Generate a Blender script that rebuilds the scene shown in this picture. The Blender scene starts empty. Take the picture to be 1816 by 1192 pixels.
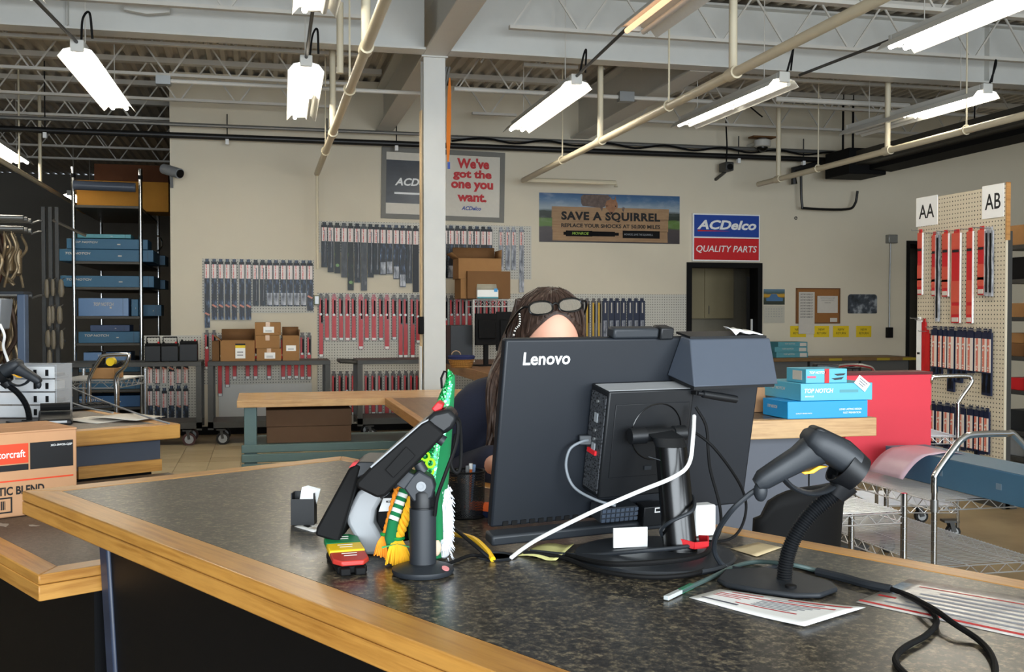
import bpy, bmesh, math, random
from mathutils import Vector, Matrix
V = Vector
rnd = random.Random(7)
C = bpy.context.scene.collection
SC = bpy.context.scene
rad = math.radians

# ---------------------------------------------------------------- camera
EYE, FPX, YAW, PITCH = 1.5, 1850.0, rad(13.47), rad(1.24)
cam = bpy.data.objects.new('camera', bpy.data.cameras.new('camera'))
C.objects.link(cam); SC.camera = cam
cam.location = (0, 0, EYE)
cam.rotation_euler = (rad(90) - PITCH, 0, -YAW)
cam.data.sensor_width = 36; cam.data.lens = 36 * FPX / 1816
cam.data.clip_start = .05; cam.data.clip_end = 200
CAMR = cam.rotation_euler.to_matrix()

# ---------------------------------------------------------------- world, daylight, exposure
world = bpy.data.worlds.new('world'); SC.world = world; world.use_nodes = True
_bg = world.node_tree.nodes['Background']
_bg.inputs[0].default_value = (.80, .90, 1.0, 1); _bg.inputs[1].default_value = .5
def area(name, loc, rot, sx, sy, power, col):
    l = bpy.data.lights.new(name, 'AREA'); l.shape = 'RECTANGLE'; l.size = sx; l.size_y = sy
    l.energy = power; l.color = col
    o = bpy.data.objects.new(name, l); C.objects.link(o); o.location = loc; o.rotation_euler = rot
    return o
# the shop's front windows, behind the camera
area('front_window_daylight', (1.5, -3.3, 1.75), (rad(90), 0, 0), 8.5, 2.3, 660, (.86, .94, 1.0))
SC.view_settings.view_transform = 'Standard'; SC.view_settings.look = 'None'
SC.view_settings.gamma = 1; SC.view_settings.use_curve_mapping = False
SC.view_settings.exposure = .55
LAMP = 19.5
SC.cycles.max_bounces = 6; SC.cycles.sample_clamp_indirect = 6

# ---------------------------------------------------------------- measuring helpers
def ray(px, py):
    return CAMR @ V(((px - 908) / FPX, (596 - py) / FPX, -1))
O = V((0, 0, EYE))
def at_z(px, py, z): r = ray(px, py); return O + r * ((z - EYE) / r.z)
def at_y(px, py, y): r = ray(px, py); return O + r * (y / r.y)
def at_x(px, py, x): r = ray(px, py); return O + r * (x / r.x)
FW = V((math.sin(YAW), math.cos(YAW), 0)); RT = V((math.cos(YAW), -math.sin(YAW), 0))
def at_d(px, py, d): r = ray(px, py); return O + r * (d / r.dot(FW))
def plan(xc, d, z=0): return RT * xc + FW * d + V((0, 0, z))

# ---------------------------------------------------------------- materials
def lin(c):
    c = c / 255
    return c / 12.92 if c <= .04045 else ((c + .055) / 1.055) ** 2.4
def rgb(c): return (lin(c[0]), lin(c[1]), lin(c[2]), 1)
_mats = {}
class NT:
    def __init__(s, m):
        m.use_nodes = True; s.t = m.node_tree; s.n = s.t.nodes; s.b = s.n['Principled BSDF']
    def new(s, k, **kw):
        n = s.n.new(k)
        for a, v in kw.items(): setattr(n, a, v)
        return n
    def link(s, a, b): s.t.links.new(a, b)
    def coord(s, scale=(1, 1, 1), rot=(0, 0, 0)):
        tc = s.new('ShaderNodeTexCoord'); mp = s.new('ShaderNodeMapping')
        mp.inputs['Scale'].default_value = scale; mp.inputs['Rotation'].default_value = rot
        s.link(tc.outputs['Object'], mp.inputs[0]); return mp.outputs[0]
    def noise(s, vec, scale, detail=3, rough=.55):
        n = s.new('ShaderNodeTexNoise'); n.inputs['Scale'].default_value = scale
        n.inputs['Detail'].default_value = detail; n.inputs['Roughness'].default_value = rough
        s.link(vec, n.inputs['Vector']); return n.outputs['Fac']
    def ramp(s, fac, stops, interp='LINEAR'):
        r = s.new('ShaderNodeValToRGB'); e = r.color_ramp.elements; r.color_ramp.interpolation = interp
        while len(e) < len(stops): e.new(.5)
        for x, (p, c) in zip(e, stops): x.position = p; x.color = rgb(c)
        s.link(fac, r.inputs[0]); return r.outputs[0]
    def mix(s, fac, a, b, mode='MIX'):
        m = s.new('ShaderNodeMix', data_type='RGBA', blend_type=mode)
        if isinstance(fac, float): m.inputs[0].default_value = fac
        else: s.link(fac, m.inputs[0])
        for i, x in ((6, a), (7, b)):
            if isinstance(x, tuple): m.inputs[i].default_value = x
            else: s.link(x, m.inputs[i])
        return m.outputs[2]
    def math(s, op, a, b=None):
        m = s.new('ShaderNodeMath', operation=op)
        for i, x in enumerate((a, b)):
            if x is None: continue
            if isinstance(x, (int, float)): m.inputs[i].default_value = x
            else: s.link(x, m.inputs[i])
        return m.outputs[0]
    def bump(s, h, strength=.2, dist=.002):
        b = s.new('ShaderNodeBump'); b.inputs['Strength'].default_value = strength
        b.inputs['Distance'].default_value = dist; s.link(h, b.inputs['Height'])
        s.link(b.outputs[0], s.b.inputs['Normal'])
def M(name, col, rough=.5, metal=0, var=.06, scale=25, bump=0, spec=.5, alpha=1, coat=0):
    if name in _mats: return _mats[name]
    m = bpy.data.materials.new(name); k = NT(m)
    c = rgb(col)
    f = k.noise(k.coord(), scale, 4)
    lo = tuple(x * (1 - var) for x in c[:3]) + (1,); hi = tuple(min(1, x * (1 + var)) for x in c[:3]) + (1,)
    k.link(k.mix(f, lo, hi), k.b.inputs['Base Color'])
    k.b.inputs['Roughness'].default_value = rough; k.b.inputs['Metallic'].default_value = metal
    k.b.inputs['Specular IOR Level'].default_value = spec
    if coat: k.b.inputs['Coat Weight'].default_value = coat
    if alpha < 1: k.b.inputs['Alpha'].default_value = alpha
    if bump: k.bump(k.noise(k.coord(), scale * 4, 3), bump)
    _mats[name] = m; return m
def emit(name, col, strength):
    m = bpy.data.materials.new(name); k = NT(m)
    k.b.inputs['Base Color'].default_value = rgb(col); k.b.inputs['Emission Color'].default_value = rgb(col)
    k.b.inputs['Emission Strength'].default_value = strength; _mats[name] = m; return m
def oak(name, axis, a=(150, 100, 52), b=(196, 146, 86), rough=.38):
    m = bpy.data.materials.new(name); k = NT(m)
    sc = [38, 38, 38]; sc[axis] = 2.2
    v = k.coord(tuple(sc))
    f = k.noise(v, 1.3, 5, .65)
    col = k.ramp(f, [(.3, a), (.55, b), (.75, tuple(int(x * .9) for x in b))])
    f2 = k.noise(k.coord(), 9, 2)
    k.link(k.mix(k.math('MULTIPLY', f2, .45), col, rgb(tuple(int(x * .72) for x in a))), k.b.inputs['Base Color'])
    k.b.inputs['Roughness'].default_value = rough; k.bump(f, .15, .001); _mats[name] = m; return m
def cardboard(name, col=(150, 112, 72)): return M(name, col, .85, 0, .08, 14, .05, .2)

# ---------------------------------------------------------------- geometry helpers
class G:
    def __init__(s): s.v = []; s.f = []; s.mi = []; s.cur = 0
    def m(s, i): s.cur = i; return s
    def add(s, vs, fs):
        b = len(s.v); s.v += [V(x) for x in vs]
        for f in fs: s.f.append([b + i for i in f]); s.mi.append(s.cur)
        return s
    def box(s, c, d, R=None):
        x, y, z = d[0] / 2, d[1] / 2, d[2] / 2
        vs = [V((i * x, j * y, k * z)) for k in (-1, 1) for j in (-1, 1) for i in (-1, 1)]
        if R is not None: vs = [R @ v for v in vs]
        return s.add([v + V(c) for v in vs], [(0, 2, 3, 1), (4, 5, 7, 6), (0, 1, 5, 4), (2, 6, 7, 3), (0, 4, 6, 2), (1, 3, 7, 5)])
    def bb(s, a, b):
        return s.box([(p + q) / 2 for p, q in zip(a, b)], [abs(q - p) for p, q in zip(a, b)])
    def bar(s, a, b, w, h=None, up=(0, 0, 1)):
        a, b = V(a), V(b); z = (b - a).normalized(); u = V(up)
        if abs(z.dot(u)) > .95: u = V((0, 1, 0))
        x = u.cross(z).normalized(); y = z.cross(x)
        R = Matrix((x, y, z)).transposed()
        return s.box((a + b) / 2, (w, h or w, (b - a).length), R)
    def tube(s, pts, r, n=8, cap=True, closed=False, sx=1, up=None):
        pts = [V(p) for p in pts]; N = len(pts)
        rs = r if isinstance(r, (list, tuple)) else [r] * N
        b = len(s.v); px = None
        for i, p in enumerate(pts):
            if closed: t = pts[(i + 1) % N] - pts[i - 1]
            else: t = pts[min(i + 1, N - 1)] - pts[max(i - 1, 0)]
            t.normalize()
            if px is None:
                u = V(up) if up else (V((0, 0, 1)) if abs(t.z) < .9 else V((1, 0, 0)))
                px = u.cross(t).normalized()
            px = (px - t * px.dot(t)).normalized(); py = t.cross(px)
            for k in range(n):
                a = 2 * math.pi * k / n
                s.v.append(p + (px * math.cos(a) * sx + py * math.sin(a)) * rs[i])
        for i in range(N if closed else N - 1):
            j = (i + 1) % N
            for k in range(n):
                q = (k + 1) % n
                s.f.append([b + i * n + k, b + i * n + q, b + j * n + q, b + j * n + k]); s.mi.append(s.cur)
        if cap and not closed:
            s.f.append([b + k for k in reversed(range(n))]); s.mi.append(s.cur)
            s.f.append([b + (N - 1) * n + k for k in range(n)]); s.mi.append(s.cur)
        return s
    def lathe(s, prof, c=(0, 0, 0), n=24, axis=(0, 0, 1), cap=True):
        z = V(axis).normalized(); u = V((1, 0, 0)) if abs(z.x) < .9 else V((0, 1, 0))
        x = u.cross(z).normalized(); y = z.cross(x); b = len(s.v); c = V(c)
        for r, h in prof:
            for k in range(n):
                a = 2 * math.pi * k / n
                s.v.append(c + z * h + (x * math.cos(a) + y * math.sin(a)) * r)
        for i in range(len(prof) - 1):
            for k in range(n):
                q = (k + 1) % n
                s.f.append([b + i * n + k, b + i * n + q, b + (i + 1) * n + q, b + (i + 1) * n + k]); s.mi.append(s.cur)
        if cap:
            if prof[0][0] > 1e-6: s.f.append([b + k for k in reversed(range(n))]); s.mi.append(s.cur)
            if prof[-1][0] > 1e-6: s.f.append([b + (len(prof) - 1) * n + k for k in range(n)]); s.mi.append(s.cur)
        return s
    def prism(s, poly, lo, hi, fn=None):
        """poly in (x,y); lo/hi along third axis; fn maps (x,y,h) to a point"""
        fn = fn or (lambda x, y, h: (x, y, h)); n = len(poly)
        vs = [fn(x, y, lo) for x, y in poly] + [fn(x, y, hi) for x, y in poly]
        fs = [tuple(reversed(range(n))), tuple(range(n, 2 * n))] + [(i, (i + 1) % n, n + (i + 1) % n, n + i) for i in range(n)]
        return s.add(vs, fs)
    def loft(s, secs, cap=True):
        b = len(s.v); n = len(secs[0])
        for q in secs: s.v += [V(p) for p in q]
        for i in range(len(secs) - 1):
            for k in range(n):
                q = (k + 1) % n
                s.f.append([b + i * n + k, b + i * n + q, b + (i + 1) * n + q, b + (i + 1) * n + k]); s.mi.append(s.cur)
        if cap:
            s.f.append([b + k for k in reversed(range(n))]); s.mi.append(s.cur)
            s.f.append([b + (len(secs) - 1) * n + k for k in range(n)]); s.mi.append(s.cur)
        return s
    def sph(s, c, r, nu=14, nv=9, R=None):
        r = r if isinstance(r, (tuple, list)) else (r, r, r); b = len(s.v)
        for i in range(nv + 1):
            t = math.pi * i / nv
            for k in range(nu):
                a = 2 * math.pi * k / nu
                p = V((r[0] * math.sin(t) * math.cos(a), r[1] * math.sin(t) * math.sin(a), r[2] * math.cos(t)))
                if R is not None: p = R @ p
                s.v.append(V(c) + p)
        for i in range(nv):
            for k in range(nu):
                q = (k + 1) % nu
                s.f.append([b + i * nu + k, b + (i + 1) * nu + k, b + (i + 1) * nu + q, b + i * nu + q]); s.mi.append(s.cur)
        return s
    def grid(s, fn, nu, nv, th=0):
        b = len(s.v)
        for i in range(nu + 1):
            for j in range(nv + 1): s.v.append(V(fn(i / nu, j / nv)))
        for i in range(nu):
            for j in range(nv):
                a = b + i * (nv + 1) + j
                s.f.append([a, a + nv + 1, a + nv + 2, a + 1]); s.mi.append(s.cur)
        return s
    def mesh(s, name, mat, off=None, bevel=None, smooth=True, ang=38, solid=0):
        me = bpy.data.meshes.new(name)
        vs = s.v if off is None else [off @ v for v in s.v]
        me.from_pydata([tuple(v) for v in vs], [], s.f)
        for m_ in (mat if isinstance(mat, (list, tuple)) else [mat]): me.materials.append(m_)
        me.polygons.foreach_set('material_index', s.mi)
        bm = bmesh.new(); bm.from_mesh(me)
        bmesh.ops.remove_doubles(bm, verts=bm.verts, dist=1e-6)
        bmesh.ops.recalc_face_normals(bm, faces=bm.faces)
        bm.to_mesh(me); bm.free()
        if smooth:
            me.shade_smooth(); me.set_sharp_from_angle(angle=rad(ang))
        return me
    def obj(s, name, mat, parent=None, F=None, inv=None, bevel=0, solid=0, **kw):
        """geometry is in the parent's own frame (or world if top-level); inv: world matrix of the frame it was written in"""
        me = s.mesh(name, mat, inv, **kw)
        o = bpy.data.objects.new(name, me); C.objects.link(o)
        if parent is not None: o.parent = parent
        if F is not None: o.matrix_local = F
        if solid:
            x = o.modifiers.new('solid', 'SOLIDIFY'); x.thickness = solid; x.offset = 0
        if bevel:
            x = o.modifiers.new('bevel', 'BEVEL'); x.width = bevel; x.segments = 2; x.limit_method = 'ANGLE'; x.angle_limit = rad(40)
        return o
    def single(s, name, mat, label, cat, group=None, base=None, **kw):
        """one-mesh thing: vertices are in world space, origin moves to its base"""
        if base is None:
            xs = [v.x for v in s.v]; ys = [v.y for v in s.v]; zs = [v.z for v in s.v]
            base = V(((min(xs) + max(xs)) / 2, (min(ys) + max(ys)) / 2, min(zs)))
        s.v = [v - V(base) for v in s.v]
        o = s.obj(name, mat, None, Matrix.Translation(base), **kw)
        return tag(o, label, cat, group)
def tag(o, label=None, cat=None, group=None, kind=None):
    if label: o['label'] = label
    if cat: o['category'] = cat
    if group: o['group'] = group
    if kind: o['kind'] = kind
    return o
def thing(name, label, cat, F=None, group=None):
    o = bpy.data.objects.new(name, None); C.objects.link(o); o.empty_display_size = .05
    o.matrix_world = F if F is not None else Matrix.Identity(4)
    return tag(o, label, cat, group)
def T(p, rz=0): return Matrix.Translation(V(p)) @ Matrix.Rotation(rz, 4, 'Z')
def dup(o, F=None, label=None, group=None, parent=None):
    c = o.copy(); C.objects.link(c); c.parent = parent
    if F is not None: c.matrix_local = F
    if label: c['label'] = label
    if group: c['group'] = group
    for ch in list(o.children):
        dup(ch, ch.matrix_local.copy(), parent=c)
    return c
def struct(o): o['kind'] = 'structure'; return o
_ORD = 'first second third fourth fifth sixth seventh eighth ninth tenth eleventh twelfth thirteenth fourteenth fifteenth sixteenth seventeenth eighteenth nineteenth twentieth'.split()
def ordw(i): return _ORD[i] if i < 20 else ('twenty-' + _ORD[i - 20] if i < 29 else 'thirtieth')
_tc = {}
UPR = Matrix.Rotation(rad(90), 4, 'X')          # text standing upright, facing -Y
def txt(s, w, h, mat, parent, F, name='lettering', off=.012, shear=0, extr=.0004, sp=1.0, label=None, align='CENTER'):
    """lettering stretched to w x h, centred on F (its own XY plane, facing +Z)"""
    key = (s, off, shear, sp, align)
    if key not in _tc:
        c = bpy.data.curves.new('t', 'FONT'); c.body = s; c.extrude = .01; c.offset = off; c.shear = shear
        c.space_character = sp; c.align_x = align; c.resolution_u = 3
        o = bpy.data.objects.new('t', c); me = bpy.data.meshes.new_from_object(o)
        vs = [v.co.copy() for v in me.vertices]; fs = [list(p.vertices) for p in me.polygons]
        bpy.data.objects.remove(o); bpy.data.curves.remove(c); bpy.data.meshes.remove(me)
        xs = [v.x for v in vs]; ys = [v.y for v in vs]
        x0, x1, y0, y1 = min(xs), max(xs), min(ys), max(ys)
        _tc[key] = ([V(((v.x - (x0 + x1) / 2) / (x1 - x0), (v.y - (y0 + y1) / 2) / (y1 - y0), 1 if v.z > 0 else 0)) for v in vs], fs)
    vs, fs = _tc[key]
    me = bpy.data.meshes.new(name); me.from_pydata([(v.x * w, v.y * h, v.z * extr) for v in vs], [], fs)
    me.materials.append(mat)
    o = bpy.data.objects.new(name, me); C.objects.link(o); o.parent = parent; o.matrix_local = F
    if label: o['label'] = label
    return o
def arc(c, r, a0, a1, n, u, w):
    c, u, w = V(c), V(u), V(w)
    return [c + (u * math.cos(a0 + (a1 - a0) * i / n) + w * math.sin(a0 + (a1 - a0) * i / n)) * r for i in range(n + 1)]
def even(P, n):
    D = [0]
    for a, b in zip(P, P[1:]): D.append(D[-1] + (b - a).length)
    out = []; j = 0
    for i in range(n):
        s = D[-1] * i / (n - 1)
        while j < len(P) - 2 and D[j + 1] < s: j += 1
        out.append(P[j].lerp(P[j + 1], min(1, (s - D[j]) / max(1e-9, D[j + 1] - D[j]))))
    return out
def spline(pts, k=6):
    P = [V(p) for p in pts]; P = [P[0] * 2 - P[1]] + P + [P[-1] * 2 - P[-2]]; out = []
    for i in range(1, len(P) - 2):
        a, b, c, d = P[i - 1:i + 3]
        for j in range(k):
            t = j / k
            out.append(.5 * ((2 * b) + (c - a) * t + (2 * a - 5 * b + 4 * c - d) * t * t + (3 * b - a - 3 * c + d) * t ** 3))
    return out + [P[-2]]
# ================================================================ MATERIALS
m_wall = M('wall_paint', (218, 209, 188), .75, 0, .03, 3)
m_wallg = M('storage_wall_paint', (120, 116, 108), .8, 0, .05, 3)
m_white = M('white_painted_steel', (205, 205, 200), .5, 0, .04, 8)
m_deck = M('deck_paint', (190, 184, 172), .6, 0, .05, 6)
m_joist = M('joist_paint', (205, 202, 194), .5, 0, .04, 8)
m_pipe = M('cream_pipe', (212, 202, 176), .45, 0, .04, 8)
m_blackp = M('black_pipe', (16, 16, 17), .45)
m_black = M('black_plastic', (17, 19, 22), .45, 0, .1, 60, spec=.35)
m_blackm = M('black_matte', (12, 12, 13), .7, spec=.2)
m_gloss = M('black_gloss', (10, 10, 11), .24, 0, .05, 30, spec=.4)
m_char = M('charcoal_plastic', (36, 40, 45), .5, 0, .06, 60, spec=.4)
m_grey = M('grey_plastic', (132, 136, 140), .5)
m_steel = M('steel', (150, 150, 148), .35, .9)
m_chrome = M('chrome', (205, 207, 208), .14, 1)
m_alu = M('dull_zinc', (150, 152, 152), .4, .8)
m_paper = M('white_paper', (243, 244, 243), .7, 0, .02, 30)
m_ink = M('black_ink', (18, 18, 20), .7)
m_red = M('red_ink', (196, 26, 34), .55)
m_redpk = M('red_card', (188, 24, 30), .4, 0, .12, 30)
m_blue = M('blue_ink', (22, 62, 150), .5)
m_navy = M('navy_card', (24, 34, 62), .4, 0, .25, 45)
m_teal = M('teal_box_card', (44, 98, 130), .5, 0, .05, 12)
m_cyan = M('cyan_box_card', (30, 140, 205), .45, 0, .04, 12)
m_tealg = M('dusty_teal_card', (84, 150, 162), .5, 0, .05, 12)
m_card = cardboard('cardboard')
m_cardd = cardboard('cardboard_dark', (116, 84, 54))
m_cardl = cardboard('cardboard_light', (196, 150, 112))
m_yellow = M('yellow_print', (232, 200, 20), .6)
m_rub = M('black_rubber', (22, 22, 22), .8)
m_dgrey = M('dark_grey_steel', (62, 62, 60), .5, .2, .12, 12)
m_teals = M('teal_grey_steel', (96, 122, 122), .5, .1, .06, 14)
m_oakx = oak('oak_lengthwise', 0); m_oaky = oak('oak_crosswise', 1)
m_maple = oak('butcher_block', 0, (186, 138, 86), (222, 180, 124), .25)
m_brownt = oak('brown_top', 1, (104, 76, 52), (132, 100, 70), .4)
m_clear = M('clear_plastic', (214, 218, 222), .12, 0, .02, 10, alpha=.35)
m_tube = emit('lamp_tube_lit', (255, 246, 230), LAMP)
m_tubedim = emit('lamp_tube_dim', (255, 205, 160), .9)
m_tubeoff = M('lamp_tube_unlit', (205, 205, 200), .3)
m_refl = M('lamp_reflector', (222, 222, 216), .4)

def peg_mat(name, col, ax):
    m = bpy.data.materials.new(name); k = NT(m)
    tc = k.new('ShaderNodeTexCoord'); sp = k.new('ShaderNodeSeparateXYZ'); k.link(tc.outputs['Object'], sp.inputs[0])
    ds = []
    for a in ax:
        f = k.math('FRACT', k.math('DIVIDE', sp.outputs[a], .0254 * 1.35)); ds.append(k.math('POWER', k.math('SUBTRACT', f, .5), 2.0))
    hole = k.math('LESS_THAN', k.math('ADD', ds[0], ds[1]), .028)
    k.link(k.mix(hole, rgb(col), rgb((52, 50, 46))), k.b.inputs['Base Color'])
    k.b.inputs['Roughness'].default_value = .6; _mats[name] = m; return m
m_peg = peg_mat('pegboard', (202, 200, 190), 'XZ')
m_pegy = peg_mat('pegboard_side', (206, 196, 174), 'YZ')
def laminate(name, base, speck, dark, rough=.3):
    m = bpy.data.materials.new(name); k = NT(m); v = k.coord()
    f = k.noise(v, 105, 4, .75)
    c = k.ramp(f, [(.38, dark), (.49, base), (.57, tuple((p + q) // 2 for p, q in zip(base, speck))), (.64, speck)])
    c = k.mix(k.math('MULTIPLY', k.noise(v, 3, 4), .35), c, rgb(tuple(int(x * .8) for x in base)))
    k.link(c, k.b.inputs['Base Color'])
    r = k.math('ADD', k.math('MULTIPLY', k.noise(v, 5, 3), .16), rough - .05); k.link(r, k.b.inputs['Roughness'])
    _mats[name] = m; return m
m_lam = laminate('speckled_laminate', (50, 47, 42), (142, 130, 104), (24, 23, 22), .27)
m_laml = laminate('brown_laminate', (92, 80, 70), (110, 98, 88), (76, 66, 58), .5)

# ================================================================ SETTING
DW = 13.4                      # back wall plane
ZD, ZB, ZG = 4.45, 3.966, 3.83  # deck underside, joist bottom chord, girder bottom
XC = at_y(302, 400, DW).x      # free end of the back wall
def wx(px, py=596): return at_y(px, py, DW).x
def wz(px, py): return at_y(px, py, DW).z

m_conc = bpy.data.materials.new('shop_floor'); k = NT(m_conc)
f = k.noise(k.coord(), 1.3, 6, .62)
k.link(k.ramp(f, [(.3, (112, 96, 72)), (.55, (142, 124, 94)), (.75, (156, 138, 106))]), k.b.inputs['Base Color'])
k.b.inputs['Roughness'].default_value = .45
fl = struct(G().bb((-9, -4, -.1), (14, 24, 0)).obj('floor', m_conc))
# vinyl tiles where the photograph shows them, to the left of and behind the bench
m_tile = M('floor_tile', (188, 172, 138), .35, 0, .1, 5); m_tile2 = M('floor_tile_worn', (174, 156, 122), .4, 0, .14, 5)
tm = [G().box((0, 0, .003), (.3, .3, .006)).mesh('tile', mm) for mm in (m_tile, m_tile2)]
for i in range(17):
    for j in range(17):
        o = bpy.data.objects.new('tile', tm[0 if rnd.random() < .6 else 1]); C.objects.link(o)
        o.parent = fl; o.location = (-2.2 + i * .305, 7.4 + j * .305, rnd.random() * .0015)

g = G(); x = -9.0; prof = []
while x < 14:
    prof += [(x, ZD), (x + .05, ZD), (x + .075, ZD + .045), (x + .125, ZD + .045)]; x += .15
prof.append((x, ZD))
b = len(prof); g.add([(x, y, z) for y in (-4, 24) for x, z in prof] + [(-9, -4, ZD + .09), (x, -4, ZD + .09), (-9, 24, ZD + .09), (x, 24, ZD + .09)],
      [(i, i + 1, b + i + 1, b + i) for i in range(b - 1)] + [(2 * b, 2 * b + 1, 2 * b + 3, 2 * b + 2)])
struct(g.obj('ceiling', m_deck, smooth=False))

D1 = (wx(1217), wx(1350), wz(1283, 466)); D2 = (wx(1606), wx(1660), wz(1606, 427))
g = G(); ZT = ZD
for a, c, z0, z1 in ((XC, D1[0], 0, ZT), (D1[0], D1[1], D1[2], ZT), (D1[1], D2[0], 0, ZT), (D2[0], D2[1], D2[2], ZT), (D2[1], 14, 0, ZT)):
    g.bb((a, DW, z0), (c, DW + .2, z1))
struct(g.obj('wall_back', m_wall, smooth=False))
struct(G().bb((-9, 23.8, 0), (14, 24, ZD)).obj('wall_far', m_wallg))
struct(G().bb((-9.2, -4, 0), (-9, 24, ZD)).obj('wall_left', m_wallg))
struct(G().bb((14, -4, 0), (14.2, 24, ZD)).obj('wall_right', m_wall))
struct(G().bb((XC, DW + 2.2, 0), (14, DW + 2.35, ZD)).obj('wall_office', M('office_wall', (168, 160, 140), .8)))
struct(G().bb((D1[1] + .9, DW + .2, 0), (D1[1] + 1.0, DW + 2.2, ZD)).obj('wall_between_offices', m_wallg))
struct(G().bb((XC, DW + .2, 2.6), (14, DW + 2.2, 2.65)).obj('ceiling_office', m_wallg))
# office door frame, door folded open on its right, and the cabinets seen through the opening
g = G(); w_ = .07
dr = thing('door_1', None, None, T((D1[0], DW, 0))); dr['kind'] = 'structure'
W_ = D1[1] - D1[0]; H_ = D1[2]
g.bb((0, -.03, 0), (w_, .22, H_)).bb((W_ - w_, -.03, 0), (W_, .22, H_)).bb((w_, -.03, H_ - w_), (W_ - w_, .22, H_)).obj('door_frame', m_blackm, dr)
G().bb((-.045, 0, .01), (0, .86, 2.02)).obj("door_leaf", m_blackm, dr, T((W_ - w_ - .0, .22, 0), rad(-33)))
G().box((W_ - w_ - .01, .14, 1.34), (.02, .03, .16)).obj('strike_plate', m_paper, dr)
m_cab = M('cabinet_door', (172, 158, 122), .6, 0, .05, 6)
ct = thing('wall_cabinet', 'beige three-door wall cabinet seen through the black office doorway', 'cabinet', T((wx(1225), DW + 1.8, 1.42)))
G().bb((0, .02, 0), (1.5, .36, 1.02)).obj('carcass', m_cab, ct)
for i in range(3):
    d_ = G().bb((i * .5 + .006, 0, .01), (i * .5 + .494, .02, 1.01)).obj('door', m_cab, ct)
    G().bar((i * .5 + (.44 if i == 0 else .07), -.015, .07), (i * .5 + (.44 if i == 0 else .07), -.015, .2), .01).obj('handle', m_steel, d_)
ct = thing('base_cabinet', 'low office counter under the beige wall cabinet', 'cabinet', T((wx(1225), DW + 1.55, 0)))
G().bb((0, .02, 0), (1.5, .58, .86)).obj('carcass', m_cab, ct); G().bb((-.01, 0, .86), (1.51, .6, .9)).obj('worktop', m_char, ct)
for i in range(3): G().bb((i * .5 + .006, 0, .1), (i * .5 + .494, .02, .84)).obj('door', m_cab, ct)
G().lathe([(.1, 0), (.13, .02), (.12, .17), (.05, .24)], (wx(1300), DW + 1.8, .901)).single('black_pot', m_blackm, 'round black coffee pot on the low office counter', 'pot')
G().bb((wx(1238), DW + 1.7, .901), (wx(1262), DW + 2.0, 1.12)).single('coffee_maker', m_blackm, 'squat black box-shaped appliance at left end of office counter', 'appliance', bevel=.015)
# dark doorway behind the AA pegboard
dr = thing('door_2', None, None, T((D2[0], DW, 0))); dr['kind'] = 'structure'
G().bb((0, -.02, 0), (.05, .2, D2[2])).bb((.05, -.02, D2[2] - .05), (D2[1] - D2[0], .2, D2[2])).obj('door_frame', m_blackm, dr)
struct(G().bb((XC + .01, DW - .012, 0), (D1[0], DW, .1)).obj('baseboard_back', m_blackm))

# ---- steel: girders, main beam, column
def ibeam(g, a, b, w, h, t=.02):
    """a,b: ends on the bottom face centre line (along X or Y)"""
    a, b = V(a), V(b); al = abs(b.x - a.x) > abs(b.y - a.y)
    def bx(lo, hi, z0, z1):
        if al: g.bb((a.x, a.y + lo, a.z + z0), (b.x, a.y + hi, a.z + z1))
        else: g.bb((a.x + lo, a.y, a.z + z0), (a.x + hi, b.y, a.z + z1))
    bx(-w / 2, w / 2, 0, t); bx(-w / 2, w / 2, h - t, h); bx(-.008, .008, t, h - t)
    return g
XG = 1.53; XG2 = 4.13; YB = 9.28
g = ibeam(G(), (XG, 1.5, ZG), (XG, DW, ZG), .22, .52); g.single('girder', m_white, 'white steel girder running front to back over the column', 'girder', bevel=.004)
g = ibeam(G(), (XG2, YB + .12, ZG), (XG2, DW, ZG), .24, .52); g.single('girder', m_white, 'shadowed steel girder behind the main beam, right of the column', 'girder')
for s, (xa, xb) in enumerate(((-6.5, XG - .112), (XG + .112, 12))):
    g = ibeam(G(), (xa, YB, ZG), (xb, YB, ZG), .2, .6)
    o = g.single('main_beam', m_white, ('deep white cross beam left of the column' if s == 0 else 'deep white cross beam right of the column'), 'beam')
    ox = o.location
    G().box((0, 0, 0), (.006, .17, .54)).obj('stiffener_plate', m_white, o, T(((at_y(122, 20, YB).x if s == 0 else at_y(1745, 100, YB).x) - ox.x, -.0, .3)))
YC = 9.5
co = thing('steel_column', 'white painted steel column in the middle of the shop', 'column', T((XG, YC, 0)))
G().bb((-.1, -.1, 0), (.1, -.082, ZG - .012)).bb((-.1, .082, 0), (.1, .1, ZG - .012)).bb((-.006, -.082, 0), (.006, .082, ZG - .012)).obj('flange_section', m_white, co, bevel=.003)
G().box((0, 0, ZG - .006), (.24, .24, .012)).obj('cap_plate', m_white, co); G().box((0, 0, .01), (.3, .3, .02)).obj('base_plate', m_white, co)
for dx in (.06, .088):
    G().tube([(dx, -.06, .3), (dx, -.06, 3.5), (dx + .03, -.06, 3.62), (dx + .06, -.05, 3.75)], .011).obj('conduit', m_alu, co)
g = G(); a = at_d(796, 140, 9.55); c = at_d(793, 288, 9.55)
g.loft([[p + V((-w_ / 2, -.004, 0)), p + V((w_ / 2, -.004, 0)), p + V((w_ / 2, .004, 0)), p + V((-w_ / 2, .004, 0))] for p, w_ in
        ((a, .012), (a + (c - a) * .15, .03), (a + (c - a) * .5, .042), (a + (c - a) * .8, .034), (c, .016))])
st = g.single('orange_strap', M('orange_webbing', (205, 112, 28), .8), 'orange webbing strap hanging at the right of the column', 'strap')
st.location.y = YC - .12
G().box((0, 0, -.035), (.022, .014, .06)).obj('buckle', m_blue, st, T((0, 0, 0)))
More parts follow.
